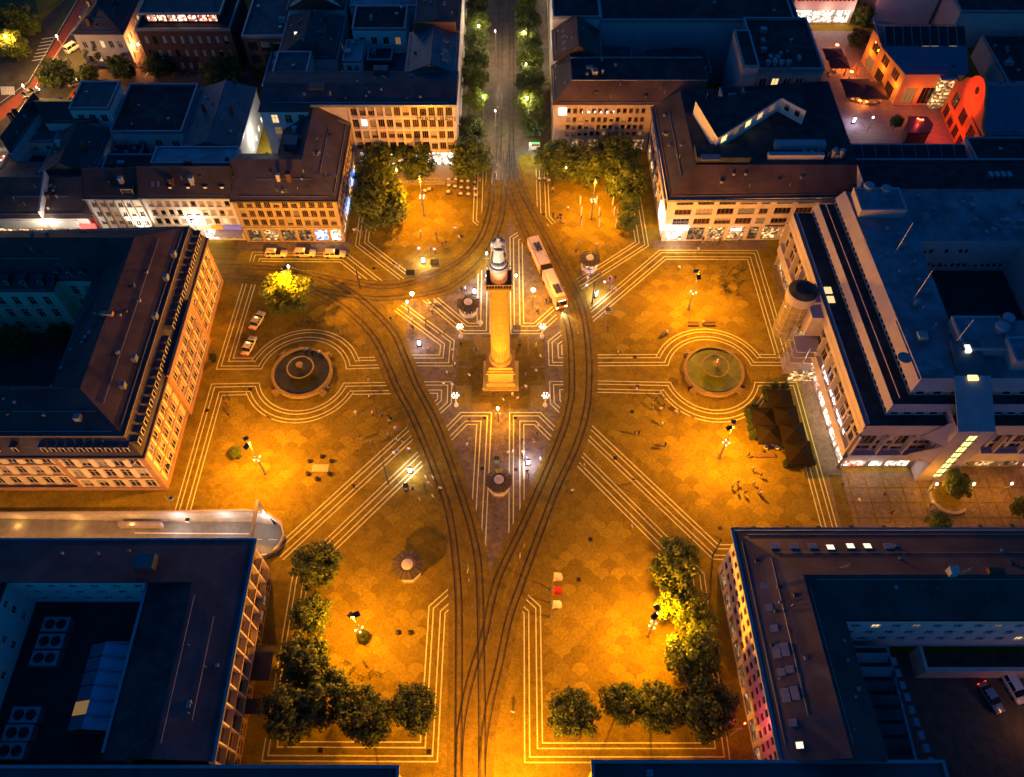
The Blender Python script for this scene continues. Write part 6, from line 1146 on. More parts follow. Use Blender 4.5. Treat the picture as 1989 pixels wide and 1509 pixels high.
LIT = (2, 11, 19, 20); DK = (1, 3, 14, 15, 16, 17, 18, 23)  # first set: trees whose lamp light is put into the leaf colour
for i, (x, y, d, lb) in enumerate(TL): tree(x, y, d, lb, 'leaf_lit_up' if i in LIT else 'leaf_dark' if i in DK else 'leaf')
ordw = ['first', 'second', 'third', 'fourth', 'fifth', 'sixth', 'seventh', 'eighth', 'ninth', 'tenth']
for i, (x, y, d, m) in enumerate([(915, 246, 62, 'leaf_dark'), (922, 196, 46, 'leaf_lit_up'), (921, 150, 56, 'leaf'), (924, 112, 54, 'leaf_dark'), (926, 75, 50, 'leaf_dark'), (928, 42, 46, 'leaf'), (926, 10, 44, 'leaf_dark')]): tree(x, y, d, f'{ordw[i]} street tree up the left side of the avenue', m, 8, 'avenue trees')
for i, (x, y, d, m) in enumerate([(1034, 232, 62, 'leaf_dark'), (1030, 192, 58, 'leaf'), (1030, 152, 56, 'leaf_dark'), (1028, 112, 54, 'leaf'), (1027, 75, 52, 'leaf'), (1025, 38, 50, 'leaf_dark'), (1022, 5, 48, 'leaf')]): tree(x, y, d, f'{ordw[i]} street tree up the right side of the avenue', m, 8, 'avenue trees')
for x, y, d, lb, m in [(22, 82, 62, 'yellow-lit park tree beside the far left street lamp', 'leaf_lit_up'), (28, 28, 72, 'dark park tree in the top left corner', 'leaf_dark'), (100, 134, 66, 'dark tree beside the red cycle lane crossing', 'leaf_dark'), (184, 88, 62, 'airy tree in front of the purple-roofed house', 'leaf_dark'), (232, 122, 54, 'tree in front of the brick office, left one', 'leaf_dark'), (303, 118, 58, 'small tree in front of the brick office, middle one', 'leaf_dark'), (428, 136, 80, 'wide grey-green tree in front of the brick office, right one', 'leaf_dark'), (507, 122, 50, 'dark tree beside the brick annexe', 'leaf_dark'), (168, 138, 40, 'bush-like tree by the parking court entrance', 'leaf'), (52, 40, 48, 'park tree next to the top left lamp', 'leaf'),
 (1678, 22, 44, 'tree strung with lights behind the orange hall', 'leaf_lit_up'), (1672, 66, 46, 'dark tree left of the orange hall gable', 'leaf_dark'), (1861, 941, 56, 'young street tree with ring bench outside the shopping centre', 'leaf'), (1824, 1021, 52, 'young street tree beside the lower right house', 'leaf'), (1984, 985, 40, 'young street tree at the right edge', 'leaf'), (25, 655, 62, 'pale courtyard tree inside the palace', 'leaf'), (112, 650, 50, 'dark courtyard tree inside the palace', 'leaf_dark'), (1742, 236, 26, 'small shrub tree beside the dark pavilion', 'leaf'), (148, 345, 40, 'yard tree below the dark-roofed house, far left', 'leaf')]: tree(x, y, d, lb, m, None, 'trees beyond the square')
# ------------------------------------------------------------------ tall lighting masts
mat('globe_soft', (1, .9, .8), .5, 0, es=1.2, ec=(1, .8, .55))
def mast(base, top, label, dense=True, power=6500, flood=0):
    g = G(*base); h = 11.6; t = thing('light_mast', label, 'light mast', (g.x, g.y, 0), 0, 'tall lighting masts'); rz = rnd.uniform(0, 3)
    MB().lathe([(.26, 0), (.26, .9), (.17, 1.0), (.1, h)], 10, g.x, g.y).build('pole', 'pole_grey', t)
    for k in range(2):
        mt = Matrix.Translation((g.x, g.y, h-.9*k)) @ Matrix.Rotation(rz+k*1.9, 4, 'Z') @ Matrix.Translation((.6, 0, 0)) @ Matrix.Rotation(rad(20), 4, 'Y')
        MB().box(-.5, -.42, 0, .5, .42, .08, mt).build('reflector', 'panel_blue', t)
        MB().box(-.9, -.06, -.25, -.3, .06, 0, mt).build('arm', 'pole_grey', t)
    for k in range(4):
        a = rz+k*pi/2; p = Vector((g.x+.55*math.cos(a), g.y+.55*math.sin(a), 5.6)); q = MB().lathe([(.08, 5.4), (.14, 5.7)], 8, p.x, p.y).build('floodlight', 'globe_soft', t); MB().tube([(g.x, g.y, 5.5), tuple(p)], .04, 5).build('arm', 'pole_grey', t)
    light('POINT', (g.x, g.y, h-1.35), power*1.42, SOD, t, size=.4)
    if flood: light('SPOT', (g.x, g.y, 9), flood, SOD, t, target=(0, 0, 17.5), angle=33, blend=.5, size=.3)  # added narrow beam that evens the light up the column shaft
    return t
mast((824, 419), 0, 'lighting mast with blue panels on the upper left field', power=7600); mast((1148, 426), 0, 'lighting mast among the white posts, upper right field', power=7600); mast((1337, 602), 0, 'lighting mast right of the bus on the right field', power=9500)
mast((1397, 890), 0, 'lighting mast beside the brown parasols', power=10500); mast((515, 920), 0, 'lighting mast beside the left dark-barred planter', power=11000); mast((708, 1243), 0, 'lighting mast with bulky black base, lower left field', power=7500, flood=56000); mast((1258, 1235), 0, 'lighting mast beside the lit trees, lower right', power=10500, flood=56000); mast((574, 597), 0, 'lighting mast behind the yellow-lit tree by the taxis', power=9000)
def globe_lamp(px, py, h, label, power, col, m='lamp_sodium', r=.42, aim=None):
    p = G(px, py, h); t = thing('street_lamp', label, 'street lamp', (p.x, p.y, 0)); MB().lathe([(.14, 0), (.12, .8), (.06, h-.2)], 8, p.x, p.y).build('pole', 'pole_grey', t)
    MB().lathe([(.05, h-.28), (r*.8, h-.2), (r, h), (r*.7, h+.22), (.04, h+.3)], 12, p.x, p.y).build('lamp_head', m, t); MB().box(p.x-.5, p.y-.05, h*.6, p.x+.5, p.y+.05, h*.6+.1).build('cross_arm', 'pole_grey', t)
    light('POINT', (p.x, p.y, h), power, col, t, size=r+.12)
    if aim: light('SPOT', (p.x+(aim[0]-p.x)*.04, p.y+(aim[1]-p.y)*.04, h+.6), aim[3], SOD, t, target=aim[:3], angle=aim[4], blend=.4, size=.3)
globe_lamp(800, 570, 5, 'bright orange globe lamp left of the column by the tram curve', 4200, SOD, aim=(0, 0, 21, 6000, 62)); globe_lamp(1036, 563, 5.5, 'brightest orange lamp, right of the column by the bus', 6000, SOD, aim=(0, 0, 21, 6000, 70)); globe_lamp(967, 793, 4.5, 'orange globe lamp directly in front of the column', 2800, SOD, r=.24, aim=(0, 0, 23, 4500, 60))
globe_lamp(945, 492, 4, 'white star-bright lamp left of the statue', 1100, (1, .8, .62), 'lamp_white', .22); globe_lamp(945, 535, 3.5, 'white lamp left of the column capital', 500, (1, .8, .62), 'lamp_white', .2); globe_lamp(1002, 535, 3.5, 'white lamp right of the column capital', 500, (1, .8, .62), 'lamp_white', .2); globe_lamp(791, 586, 3.5, 'small white lamp under the left orange globe lamp', 90, (1, .85, .7), 'lamp_white', .18)
def candelabra(px, py, label):
    p = G(px, py, 3.6); t = thing('candelabra', label, 'street lamp', (p.x, p.y, 0), 0, 'globe candelabras round the column')
    MB().lathe([(.45, 0), (.4, .5), (.16, .7), (.1, 3.3)], 10, p.x, p.y).build('post', 'white_paint', t)
    for k in range(6):
        a = 2*pi*k/6; r_ = .62 if k else 0; x, y, z = p.x+.62*math.cos(a), p.y+.62*math.sin(a), 3.4
        MB().tube([(p.x, p.y, 2.9), (x, y, z-.2)], .04, 5).build('arm', 'white_paint', t); MB().lathe([(.05, z-.16), (.15, z-.06), (.16, z+.05), (.05, z+.18)], 8, x, y).build('globe', mat('globe_glow', (1, .9, .8), .4, 0, es=.6, ec=(1, .85, .7)), t)
    light('POINT', (p.x, p.y, 4.1), 130, (1, .8, .62), t, size=.3)
candelabra(893, 633, 'white globe candelabra behind the column, left'); candelabra(1054, 633, 'white globe candelabra behind the column, right'); candelabra(884, 767, 'white globe candelabra before the column, left'); candelabra(1060, 767, 'white globe candelabra before the column, right')
for i, (px, py, h, pw, col, lb) in enumerate([(930, 50, 7, 1700, (1, .75, .35), 'street lamp among the avenue trees, left, near the top'), (938, 188, 6, 1500, (.85, .95, .3), 'street lamp inside the bright green avenue tree'), (1018, 62, 7, 1600, (1, .72, .3), 'street lamp among the avenue trees, right, upper'), (1022, 125, 7, 1600, (1, .72, .3), 'street lamp among the avenue trees, right, middle'), (1024, 190, 7, 1700, (1, .75, .35), 'street lamp among the avenue trees, right, lower'), (10, 70, 7, 5200, SODW, 'park street lamp at the left edge'), (110, 70, 8, 8000, SODW, 'street lamp beside the red cycle lane, upper'), (44, 166, 8, 9000, SODW, 'street lamp beside the red cycle lane, lower'), (268, 86, 5, 1800, (1, .4, .08), 'lamp at the corner of the brick office'), (448, 108, 4, 900, (1, .35, .06), 'lamp at the right end of the brick office'), (1820, 940, 4, 600, SOD, 'lamp left of the ring-bench tree'), (1892, 940, 4, 600, SOD, 'lamp right of the ring-bench tree'), (1966, 939, 4, 600, SOD, 'lamp near the right edge on the slab street'), (1778, 1036, 4, 600, SOD, 'lamp on the slab street above the lower right roof'), (1696, 228, 4, 220, (1, .85, .75), 'small white lamp in the hall court'), (560, 517, 7, 1000, (1, .62, .1), 'lamp lighting the yellow tree by the rails'), (523, 566, 5, 300, (1, .6, .1), 'low lamp on the left of the yellow-lit tree'), (1030, 280, 4.5, 900, (.9, 1, .9), 'white lamp at the green stall by the avenue'), (770, 330, 4, 500, SOD, 'lamp between the trees before the pink office'), (1100, 325, 4, 700, SOD, 'lamp below the bank trees'), (1150, 322, 4, 600, SOD, 'lamp between the bank trees'), (90, 430, 6.5, 500, (1, .9, .8), 'slim white street lamp above the shop row'), (375, 430, 6.5, 700, (1, .84, .66), 'slim street lamp in front of the white row house')]):
    globe_lamp(px, py, h, lb, pw, col, 'lamp_small' if pw < 1000 else 'lamp_white', .2)
globe_lamp(1447, 1405, 9, 'assumed red sign lamp on the lower right house front', 350, (1, .05, .12), 'lamp_red', .15)  # assumed lamp that carries the red glow over this front
globe_lamp(985, 1535, 9, 'assumed unseen street lamp below the bottom edge beside the tram tracks', 26000, SOD)  # assumed lamp out of view, inferred from the glow on the tracks here
globe_lamp(962, 60, 10, 'added lamp post in the avenue roadway near the top', 3600, (1, .66, .42), 'lamp_small', .15); globe_lamp(962, 215, 10, 'added lamp post in the avenue roadway near the square', 2400, (1, .66, .42), 'lamp_small', .15)  # two added posts carrying the light spread over the avenue
for x, lb in ((-52, 'added unseen wall lamp over the sunken road, nearest the square'), (-68, 'added unseen wall lamp over the sunken road, second'), (-84, 'added unseen wall lamp over the sunken road, farthest')):  # added lamps, unseen behind the roof, to brighten the palace's south front
    t = thing('added_wall_lamp', lb, 'added wall lamp', (x, -40.3, 8)); MB().box(x-.06, -40.4, 8.1, x+.06, -39.6, 8.2).build('arm', 'pole_dark', t); MB().lathe([(.05, 7.8), (.2, 7.85), (.16, 8.08)], 8, x, -39.6).build('lamp_head', 'lamp_small', t); light('POINT', (x, -39.3, 7.7), 2400, (1, .42, .1), t, size=.2)
# ------------------------------------------------------------------ cars
def car_proto(style):
    """body lofted from cross-sections, nose towards +x; returns the part meshes"""
    L = 4.7; st = {'sedan': [(-2.35, .55, .72), (-2.3, .62, .92), (-1.55, .86, 1.0), (-.95, .88, 1.02), (.75, .88, 1.0), (1.3, .88, .94), (2.1, .82, .82), (2.35, .6, .62)], 'wagon': [(-2.35, .62, .8), (-2.3, .7, 1.0), (-1.6, .88, 1.03), (-.95, .9, 1.04), (.75, .9, 1.02), (1.3, .88, .96), (2.1, .82, .84), (2.35, .62, .64)], 'van': [(-2.5, .75, 1.1), (-2.45, .86, 1.2), (-1.6, .92, 1.22), (-.9, .92, 1.22), (1.0, .92, 1.2), (1.7, .9, 1.05), (2.3, .84, .9), (2.45, .66, .7)]}[style]
    mb = MB(); ring = []
    for x, w, h in st:
        b = len(mb.v); mb.v += [(x, -w*.9, .28), (x, -w, .45), (x, -w, h*.8), (x, -w*.88, h), (x, w*.88, h), (x, w, h*.8), (x, w, .45), (x, w*.9, .28)]; ring.append(b)
    for a, b in zip(ring, ring[1:]):
        for i in range(8): j = (i+1) % 8; mb.f.append((a+i, a+j, b+j, b+i)); mb.m.append(0)
    mb.f.append(tuple(ring[0]+i for i in range(8))); mb.m.append(0); mb.f.append(tuple(ring[-1]+7-i for i in range(8))); mb.m.append(0)
    cab = {'sedan': [(-1.75, 1.0), (-1.15, 1.42), (.2, 1.46), (1.1, 1.0)], 'wagon': [(-2.2, 1.02), (-1.9, 1.47), (.2, 1.5), (1.1, 1.02)], 'van': [(-2.4, 1.2), (-2.3, 1.95), (.7, 1.98), (1.55, 1.2)]}[style]
    g = MB(); r = MB(); (x0, z0), (x1, z1), (x2, z2), (x3, z3) = cab; wb, wt = .8, .64
    B = [(x0, -wb, z0-.03), (x3, -wb, z3-.03), (x3, wb, z3-.03), (x0, wb, z0-.03)]; T = [(x1, -wt, z1), (x2, -wt, z2), (x2, wt, z2), (x1, wt, z1)]
    for i in range(4): j = (i+1) % 4; g.q([B[i], B[j], T[j], T[i]])
    r.box(x1-.03, -wt-.03, z1-.02, x2+.03, wt+.03, max(z1, z2)+.05)
    for s in (-1, 1):
        for xx in (x1+.05, (x1+x2)/2, x2-.02): r.box(xx-.05, s*(wb+wt)/2-.1, z0, xx+.05, s*(wb+wt)/2+.1, z1)
    return mb, g, r
CARM = {}
def car(px, py, rz, label, paint, style='sedan', taxi=False, z=0.0, lit=False, group='parked taxis', name='car', xy=None):
    k = style
    if k not in CARM:
        mb, g, r = car_proto(style); ty = MB(); ty.lathe([(.2, -.1), (.31, -.1), (.33, -.06), (.33, .06), (.31, .1), (.2, .1)], 14); rm = MB(); rm.lathe([(.02, .09), (.2, .1), (.2, -.1), (.02, -.09)], 10)
        CARM[k] = (mb, g, r, ty.mesh('tyre', 'tyre'), rm.mesh('rim', 'rim'), {})
    mb, g, r, ty, rm, cache = CARM[k]
    if paint not in cache: cache[paint] = (mb.mesh('body', paint, True), g.mesh('cabin_glass', 'glass_dark'), r.mesh('roof', paint))
    bm_, gm, rm2 = cache[paint]; x, y = xy or G2(px, py, z+.6); t = thing(name, label, 'car', (x, y, z), rz, group)
    obj('body', bm_, t); obj('cabin_glass', gm, t); obj('roof', rm2, t)
    for sx in (-1.4, 1.42):
        for sy in (-.82, .82):
            w = obj('wheel', rm, t, (sx, sy, .33)); w.rotation_euler = (pi/2, 0, 0); obj('tyre', ty, w)
    for sy in (-.6, .6):
        MB().box(2.12, sy-.17, .58, 2.33, sy+.17, .76).build('headlight', 'headlight' if lit else 'white_paint', t, world=False); MB().box(-2.37, sy-.18, .66, -2.25, sy+.18, .86).build('tail_light', 'tail_light', t, world=False)
    if taxi: MB().box(-.12, -.3, 1.5, .12, .3, 1.68).build('roof_sign', mat('taxi_sign', (.9, .75, .2), .5, 0, es=.8, ec=(1, .8, .3)), t, world=False)
    return t
car(536, 492, 0, 'leftmost cream taxi of the row by the brown corner house', 'car_cream', 'wagon', True); car(592, 491, 0, 'middle cream taxi of the row by the brown corner house', 'car_cream', 'wagon', True); car(650, 493, 0, 'rightmost cream taxi of the row by the brown corner house', 'car_cream', 'wagon', True)
car(500, 622, rad(74), 'yellow-lit taxi with glowing tail lights beside the palace', 'car_cream', 'sedan', True); car(484, 671, rad(78), 'taxi behind the other, nearest the left fountain', 'car_cream', 'sedan', True)
car(0, 0, 0, 'dark purple car on the sunken ramp road', 'car_dark', 'wagon', False, ramp_z(-72), False, 'cars on the roads', xy=(-72.5, -34.6)); car(0, 0, pi, 'dark car just behind on the ramp road', 'car_dark', 'sedan', False, ramp_z(-78), False, 'cars on the roads', xy=(-78.5, -35.2))
car(143, 92, rad(58), 'white van streaking past the purple-roofed house', 'car_white', 'van', False, 0, True, 'cars on the roads'); car(58, 180, rad(50), 'pale car at the crossing beside the red cycle lane', 'car_silver', 'sedan', False, 0, True, 'cars on the roads')
for i, (px, py, p) in enumerate([(150, 160, 'car_silver'), (172, 172, 'car_dark'), (158, 182, 'car_red'), (184, 184, 'car_silver')]): car(px, py, rad(30), ['silver car parked in the tree-shaded yard, uppermost', 'dark car parked in the tree-shaded yard', 'red car parked in the tree-shaded yard', 'silver car parked in the tree-shaded yard, lowest'][i], p, 'sedan', group='cars in the yard')
car(1968, 1335, rad(-75), 'pale van in the dark yard at the right edge', 'car_white', 'van', group='cars in the yard'); car(1925, 1355, rad(-70), 'blue-grey car in the dark yard at the right edge', 'car_silver', 'sedan', group='cars in the yard')
# ------------------------------------------------------------------ articulated bus
a, bq = Vector(G2(1037, 462, 3)), Vector(G2(1090, 578, 3)); d = (bq-a).normalized(); Lb = (bq-a).length
t = thing('articulated_bus', 'long yellow articulated bus with pale roof beside the column', 'bus', ((a.x+bq.x)/2, (a.y+bq.y)/2, 0), math.atan2(d.y, d.x)); hl = Lb/2+.6; W2 = 1.27; jx = -hl*.02
def bsec(x0, x1, front):
    mb = MB(); mb.box(x0, -W2, .32, x1, W2, 2.75); mb.box(x0+.04, -W2+.1, 2.75, x1-.04, W2-.1, 2.95); mb.build('body', 'bus_yellow', t, world=False)
    MB().box(x0+(.15 if not front else .1), -W2+.22, 2.96, x1-(.9 if front else .2), W2-.22, 3.08).build('roof_panel', 'bus_roof', t, world=False)
    n = int((x1-x0)/1.5)
    for s in (-1, 1):
        for i in range(n):
            xx = x0+.3+i*(x1-x0-.6)/n; o = MB().box(xx, s*W2-.01, 1.25, xx+(x1-x0-.6)/n-.14, s*W2+.03, 2.45); o.v = [(p[0], p[1], p[2]) for p in o.v]; o.build('window', mat('bus_window', (.05, .05, .04), .1, .2, 1, es=.25, ec=(1, .8, .5)), t, world=False)
bsec(-hl, jx-.75, False); bsec(jx+.75, hl, True)
mb = MB()
for i in range(7): mb.box(jx-.74+i*.213, -W2+.1-.04*(i % 2), .5, jx-.74+i*.213+.2, W2-.1+.04*(i % 2), 2.85+.05*(i % 2))
mb.build('bellows', 'rubber', t, world=False)
MB().box(hl, -1.05, 1.2, hl+.05, 1.05, 2.6).build('windscreen', 'glass_dark', t, world=False); MB().box(hl, -.8, 2.62, hl+.06, .8, 2.85).build('destination_board', 'sign_white', t, world=False)
for s in (-.95, .95): MB().box(hl, s-.18, .6, hl+.06, s+.18, .85).build('headlight', 'headlight', t, world=False)
for x0, w in ((-hl+2.2, 2.4), (hl-4.2, 2.4)):
    for s in (-.36, .36): MB().box(x0, s-.24, 3.09, x0+w, s+.24, 3.3).build('roof_unit', 'frame_dark', t, world=False)
whl = MB().lathe([(.05, .14), (.3, .16), (.48, .14), (.48, -.14), (.3, -.16), (.05, -.14)], 16).mesh('wheel', 'tyre')
for xx in (-hl+2.6, jx+2.2, hl-2.6):
    for s in (-1.18, 1.18): w = obj('wheel', whl, t, (xx, s, .48)); w.rotation_euler = (pi/2, 0, 0)
fw_ = Vector((d.x, d.y, 0)); fr = Vector(((a.x+bq.x)/2, (a.y+bq.y)/2, .8))+fw_*(hl+.3); light('SPOT', fr, 900, (1, .88, .8), None, target=fr+fw_*8-Vector((0, 0, 1.4)), angle=75, size=.2).name = 'bus_beam'
# ------------------------------------------------------------------ people
def person_mesh(pose):
    """one continuous body, 1.75 m, facing -y; hands with thumb, feet, nose"""
    s = {'stand': 0, 'walk': .22, 'sit': 0}[pose]; hz_ = .93 if pose != 'sit' else .5
    V = [(0, 0, hz_, .15, .11), (0, 0, hz_+.28, .15, .1), (0, 0, hz_+.48, .17, .1), (0, -.01, hz_+.6, .055), (0, -.02, hz_+.7, .085, .095), (0, -.015, hz_+.8, .07)]
    E = [(0, 1), (1, 2), (2, 3), (3, 4), (4, 5)]
    def chain(root, pts):
        p = root
        for q in pts: V.append(q); E.append((p, len(V)-1)); p = len(V)-1
        return p
    for k in (-1, 1):
        f = s*k
        w = chain(2, [(k*.21, 0, hz_+.46, .06), (k*.26, f*.5, hz_+.2, .048), (k*.25, f-.06, hz_-.03, .036), (k*.245, f-.085, hz_-.12, .03, .04)])
        chain(w, [(k*.245, f-.1, hz_-.19, .016, .03)]); chain(w, [(k*.22, f-.13, hz_-.14, .012)])
        if pose == 'sit': e = chain(0, [(k*.1, -.06, hz_-.02, .085), (k*.12, -.42, hz_-.03, .065), (k*.12, -.46, .1, .045)]); chain(e, [(k*.125, -.62, .05, .04, .035)])
        else: e = chain(0, [(k*.09, 0, hz_-.08, .09), (k*.1, -f*.55-.02*abs(f), .5, .065), (k*.1, -f*.95+.03, .1, .045)]); chain(e, [(k*.11, -f*.95-.13, .045, .042, .033)])
    me = skin_mesh(V, E, 1); me.materials.clear()
    for m in ('skin', 'hair', 'shoe', 'skin', 'skin'): me.materials.append(M[m])
    for p in me.polygons:
        c = p.center; z = c.z
        if z > hz_+.59: p.material_index = 1 if (z > hz_+.76 or c.y > .0) else 0
        elif pose != 'sit' and z < .1 or pose == 'sit' and z < .1: p.material_index = 2
        elif abs(c.x) > .2 and z < hz_+.16: p.material_index = 0
        elif z > hz_+.02 and not (pose == 'sit' and c.y < -.2): p.material_index = 3
        else: p.material_index = 4
    return me
PM = {k: person_mesh(k) for k in ('stand', 'walk', 'sit')}
CL = [('white', (.75, .74, .7)), ('pale', (.55, .5, .42)), ('black', (.02, .02, .025)), ('navy', (.03, .04, .12)), ('grey', (.2, .2, .2)), ('red', (.45, .04, .03)), ('light blue', (.25, .4, .6)), ('olive', (.12, .12, .05))]
LO = [('dark', (.025, .025, .03)), ('blue', (.05, .08, .18)), ('light', (.45, .42, .36)), ('grey', (.14, .14, .14))]
for n, c in CL: mat('top_'+n, c, .8, 0)
for n, c in LO: mat('legs_'+n, c, .8, 0)
MARKS = [('the left fountain', 588, 730), ('the right fountain', 1386, 725), ('the column', 973, 740), ('the bus', 1066, 520), ('the left kiosk', 909, 600), ('the open kiosk', 1146, 520), ('the front kiosk', 969, 940), ('the lower kiosk', 800, 1090), ('the brown parasols', 1520, 840), ('the lit poster stand', 823, 510), ('the taxi row', 592, 491), ('the left ticket stand', 797, 915), ('the right mast', 1340, 600), ('the parasol mast', 1400, 880), ('the upper left mast', 820, 420), ('the white posts', 1160, 420), ('the left mast', 515, 915), ('the lower right house', 1400, 1050), ('the flagpoles', 1070, 1150), ('the ring-bench tree', 1860, 940), ('the pink corner block', 1400, 470), ('the small left plaza corner', 840, 680), ('the tram curve', 800, 860), ('the right poster stand', 1027, 900), ('the palace', 420, 650), ('the slab street', 1720, 990)]
def near(px, py): return min(MARKS, key=lambda m: (m[1]-px)**2+(m[2]-py)**2)[0]
PEOPLE = [(765, 474), (782, 435), (848, 462), (860, 479), (866, 479), (814.5, 490), (836.5, 487), (766, 519), (775.5, 522), (689, 454), (693, 453), (835, 596), (840, 597), (846, 594), (831, 601), (760, 625), (798, 640), (803, 642), (663, 650), (855, 653), (863, 650), (832, 682), (925, 684), (904, 737), (912, 735), (862, 751), (879, 753), (897, 568), (904, 566), (716, 740), (1074, 374), (1074, 423), (1083, 431), (1089, 431), (1124, 475), (1118, 496), (1159, 481), (1132, 537), (1145, 532), (1141, 546), (1139, 561), (1165, 538), (1184, 548), (1189, 552), (1195, 546), (1318, 526), (1355, 491), (1061, 590), (1066.5, 586), (1044, 605), (1168.6, 622), (1180, 644), (1200, 689), (1326, 729), (1356, 463), (1361, 464), (1021, 733), (986, 756), (992, 756), (1016, 756), (1021, 757), (718, 775), (741, 761), (692, 806), (742, 810), (757, 823), (761, 819), (773, 839), (754, 848), (701, 854), (724, 862), (782, 860), (766, 884), (774, 879), (795, 877), (688, 948), (798, 953), (803, 955), (816, 974), (825, 948), (838, 945), (856, 953), (908, 868), (912, 859), (913, 820), (967, 1032), (975, 895), (899, 770), (1236, 762), (1282, 799), (1289, 791), (1312, 805), (1317, 804), (1240, 846), (1286, 873), (1291, 868), (1134, 908), (1229, 937), (1226, 1027), (1099, 960), (1111, 958), (1050, 897), (1024, 921), (1027, 929), (1014, 860), (1017, 866), (1016, 883), (1037, 861), (1043, 847), (1046, 831), (1422, 948), (1432, 941), (1463, 942), (1471, 958), (1476, 963), (1806, 982), (1808, 996), (996, 1386), (1452, 888), (1232, 845)]
SIT = {(594, 682): 0, (604, 682): 0, (621, 687): .4, (637, 755): 2.2, (1365, 629): 0, (1287, 651): .5, (1295, 647): .5, (940, 760): 0}
def person(px, py, pose, z=0, rz=None):
    g = G(px, py, z); top, lo = rnd.choice(CL+CL[:1]*4+CL[2:3]*4), rnd.choice(LO); o = obj('person', PM[pose], None, (g.x, g.y, z), rnd.uniform(0, 6.28) if rz is None else rz)
    for i, m in ((3, 'top_'+top[0]), (4, 'legs_'+lo[0])): o.material_slots[i].link = 'OBJECT'; o.material_slots[i].material = M[m]
    if rnd.random() < .35: o.material_slots[1].link = 'OBJECT'; o.material_slots[1].material = mat('hair_fair', (.35, .22, .1), .7, 0)
    k = rnd.uniform(1.0, 1.12); o.scale = (k, k, k)
    vb = {'stand': 'standing', 'walk': 'walking', 'sit': 'seated'}[pose]
    tag(o, f'person in {top[0]}, {lo[0]} trousers, {vb} near {near(px, py)}', 'person', 'people on the square')
rp = random.Random(3)
for cx_, cy_, sx_, sy_, n_ in [(890, 705, 22, 36, 5), (1035, 700, 22, 36, 4), (975, 778, 60, 8, 4), (810, 610, 40, 25, 4), (850, 470, 45, 25, 4), (1180, 552, 22, 14, 6), (742, 832, 40, 28, 6), (1005, 868, 22, 26, 4), (822, 950, 26, 20, 4), (1285, 802, 30, 26, 4), (1455, 935, 26, 28, 4), (700, 456, 16, 6, 2), (1390, 474, 50, 4, 4), (1100, 430, 30, 20, 3), (1560, 720, 14, 60, 4), (1700, 980, 70, 40, 5), (460, 800, 50, 60, 3), (960, 340, 12, 12, 2), (925, 365, 12, 20, 3)]:
    for _ in range(n_): PEOPLE.append((cx_+rp.uniform(-sx_, sx_), cy_+rp.uniform(-sy_, sy_)))
for p in PEOPLE: person(*p, 'walk' if rnd.random() < .55 else 'stand')
for p, rz in SIT.items(): person(*p, 'sit', .55 if p[0] < 700 else 0, rz)
# ------------------------------------------------------------------ street furniture
def at(px, py, z=0): v = G2(px, py, z); return v
post = MB().lathe([(.16, 0), (.2, .4), (.17, 2.0), (.08, 2.5), (.02, 2.62)], 8).mesh('post', 'white_paint')
for i, p in enumerate([(1126.5, 397), (1128.5, 417.5), (1129.2, 440), (1158.4, 396.5), (1163, 418), (1163, 440.6), (1190, 398), (1192.8, 417.5), (1196, 441)]):
    o = obj('slender_post', post, None, (*at(*p), 0)); tag(o, f"slim white post, {ordw[i % 3]} from the bank, in the {['left', 'middle', 'right'][i//3]} column of nine", 'post', 'nine white posts')
def flagpole(px, py, h, fc, label):
    x, y = at(px, py); t = thing('flagpole', label, 'flagpole', (x, y, 0), 0, 'banner poles beside the tram tracks'); MB().lathe([(.3, 0), (.3, .25), (.1, .3), (.07, h)], 8, x, y).build('pole', 'pole_grey', t)
    mb = MB(); n = 8
    for j in range(n):
        z0, z1 = h-.15-j*.5, h-.15-(j+1)*.5; a, c = .3*math.sin(j*.9), .3*math.sin((j+1)*.9); q0, q1 = .35+1.15*math.sin(pi*(j+.6)/9), .35+1.15*math.sin(pi*(j+1.6)/9); mb.q([(x+.06, y, z0), (x+q0, y+a, z0-.2), (x+q1, y+c, z1-.2), (x+.06, y, z1)])
    mb.build('banner', fc, t)
flagpole(1070, 1198, 8, 'canvas_white', 'lowest banner pole with white flag beside the tracks'); flagpole(1071, 1172, 8, 'cloth_red', 'middle banner pole with red flag beside the tracks'); flagpole(1072, 1146, 8, 'canvas_white', 'uppermost banner pole with white flag beside the tracks')
def parasol(px, py, w, label, m='canvas_brown', h=2.9, rz=0, group='brown cafe parasols', cat='parasol'):
    x, y = at(px, py, h+.4); t = thing('parasol', label, cat, (x, y, 0), rz, group); k = w/2; MB().lathe([(.5, 0), (.5, .12), (.06, .15), (.05, h+.9)], 8, 0, 0).build('pole', 'pole_dark', t, world=False)
    mb = MB(); A = (0, 0, h+1.0); c = [(-k, -k, h), (k, -k, h), (k, k, h), (-k, k, h)]
    for i in range(4):
        p, q = c[i], c[(i+1) % 4]; mdl = ((p[0]+q[0])/2*.97, (p[1]+q[1])/2*.97, h+.06); mb.q([p, mdl, A]); mb.q([mdl, q, A]); mb.q([p, (p[0], p[1], h-.22), (mdl[0], mdl[1], h-.16), mdl]); mb.q([mdl, (mdl[0], mdl[1], h-.16), (q[0], q[1], h-.22), q])
    mb.build('canopy', m, t, world=False)
    for i in range(4): MB().tube([(0, 0, h-.4), (c[i][0]*.9, c[i][1]*.9, h)], .03, 4).build('rib', 'pole_dark', t, world=False)
for i, (px, py) in enumerate(((1484, 808), (1494, 840))): parasol(px, py, 4.3, ['upper parasol of the left pair outside the shopping centre', 'lower parasol of the left pair outside the shopping centre'][i])
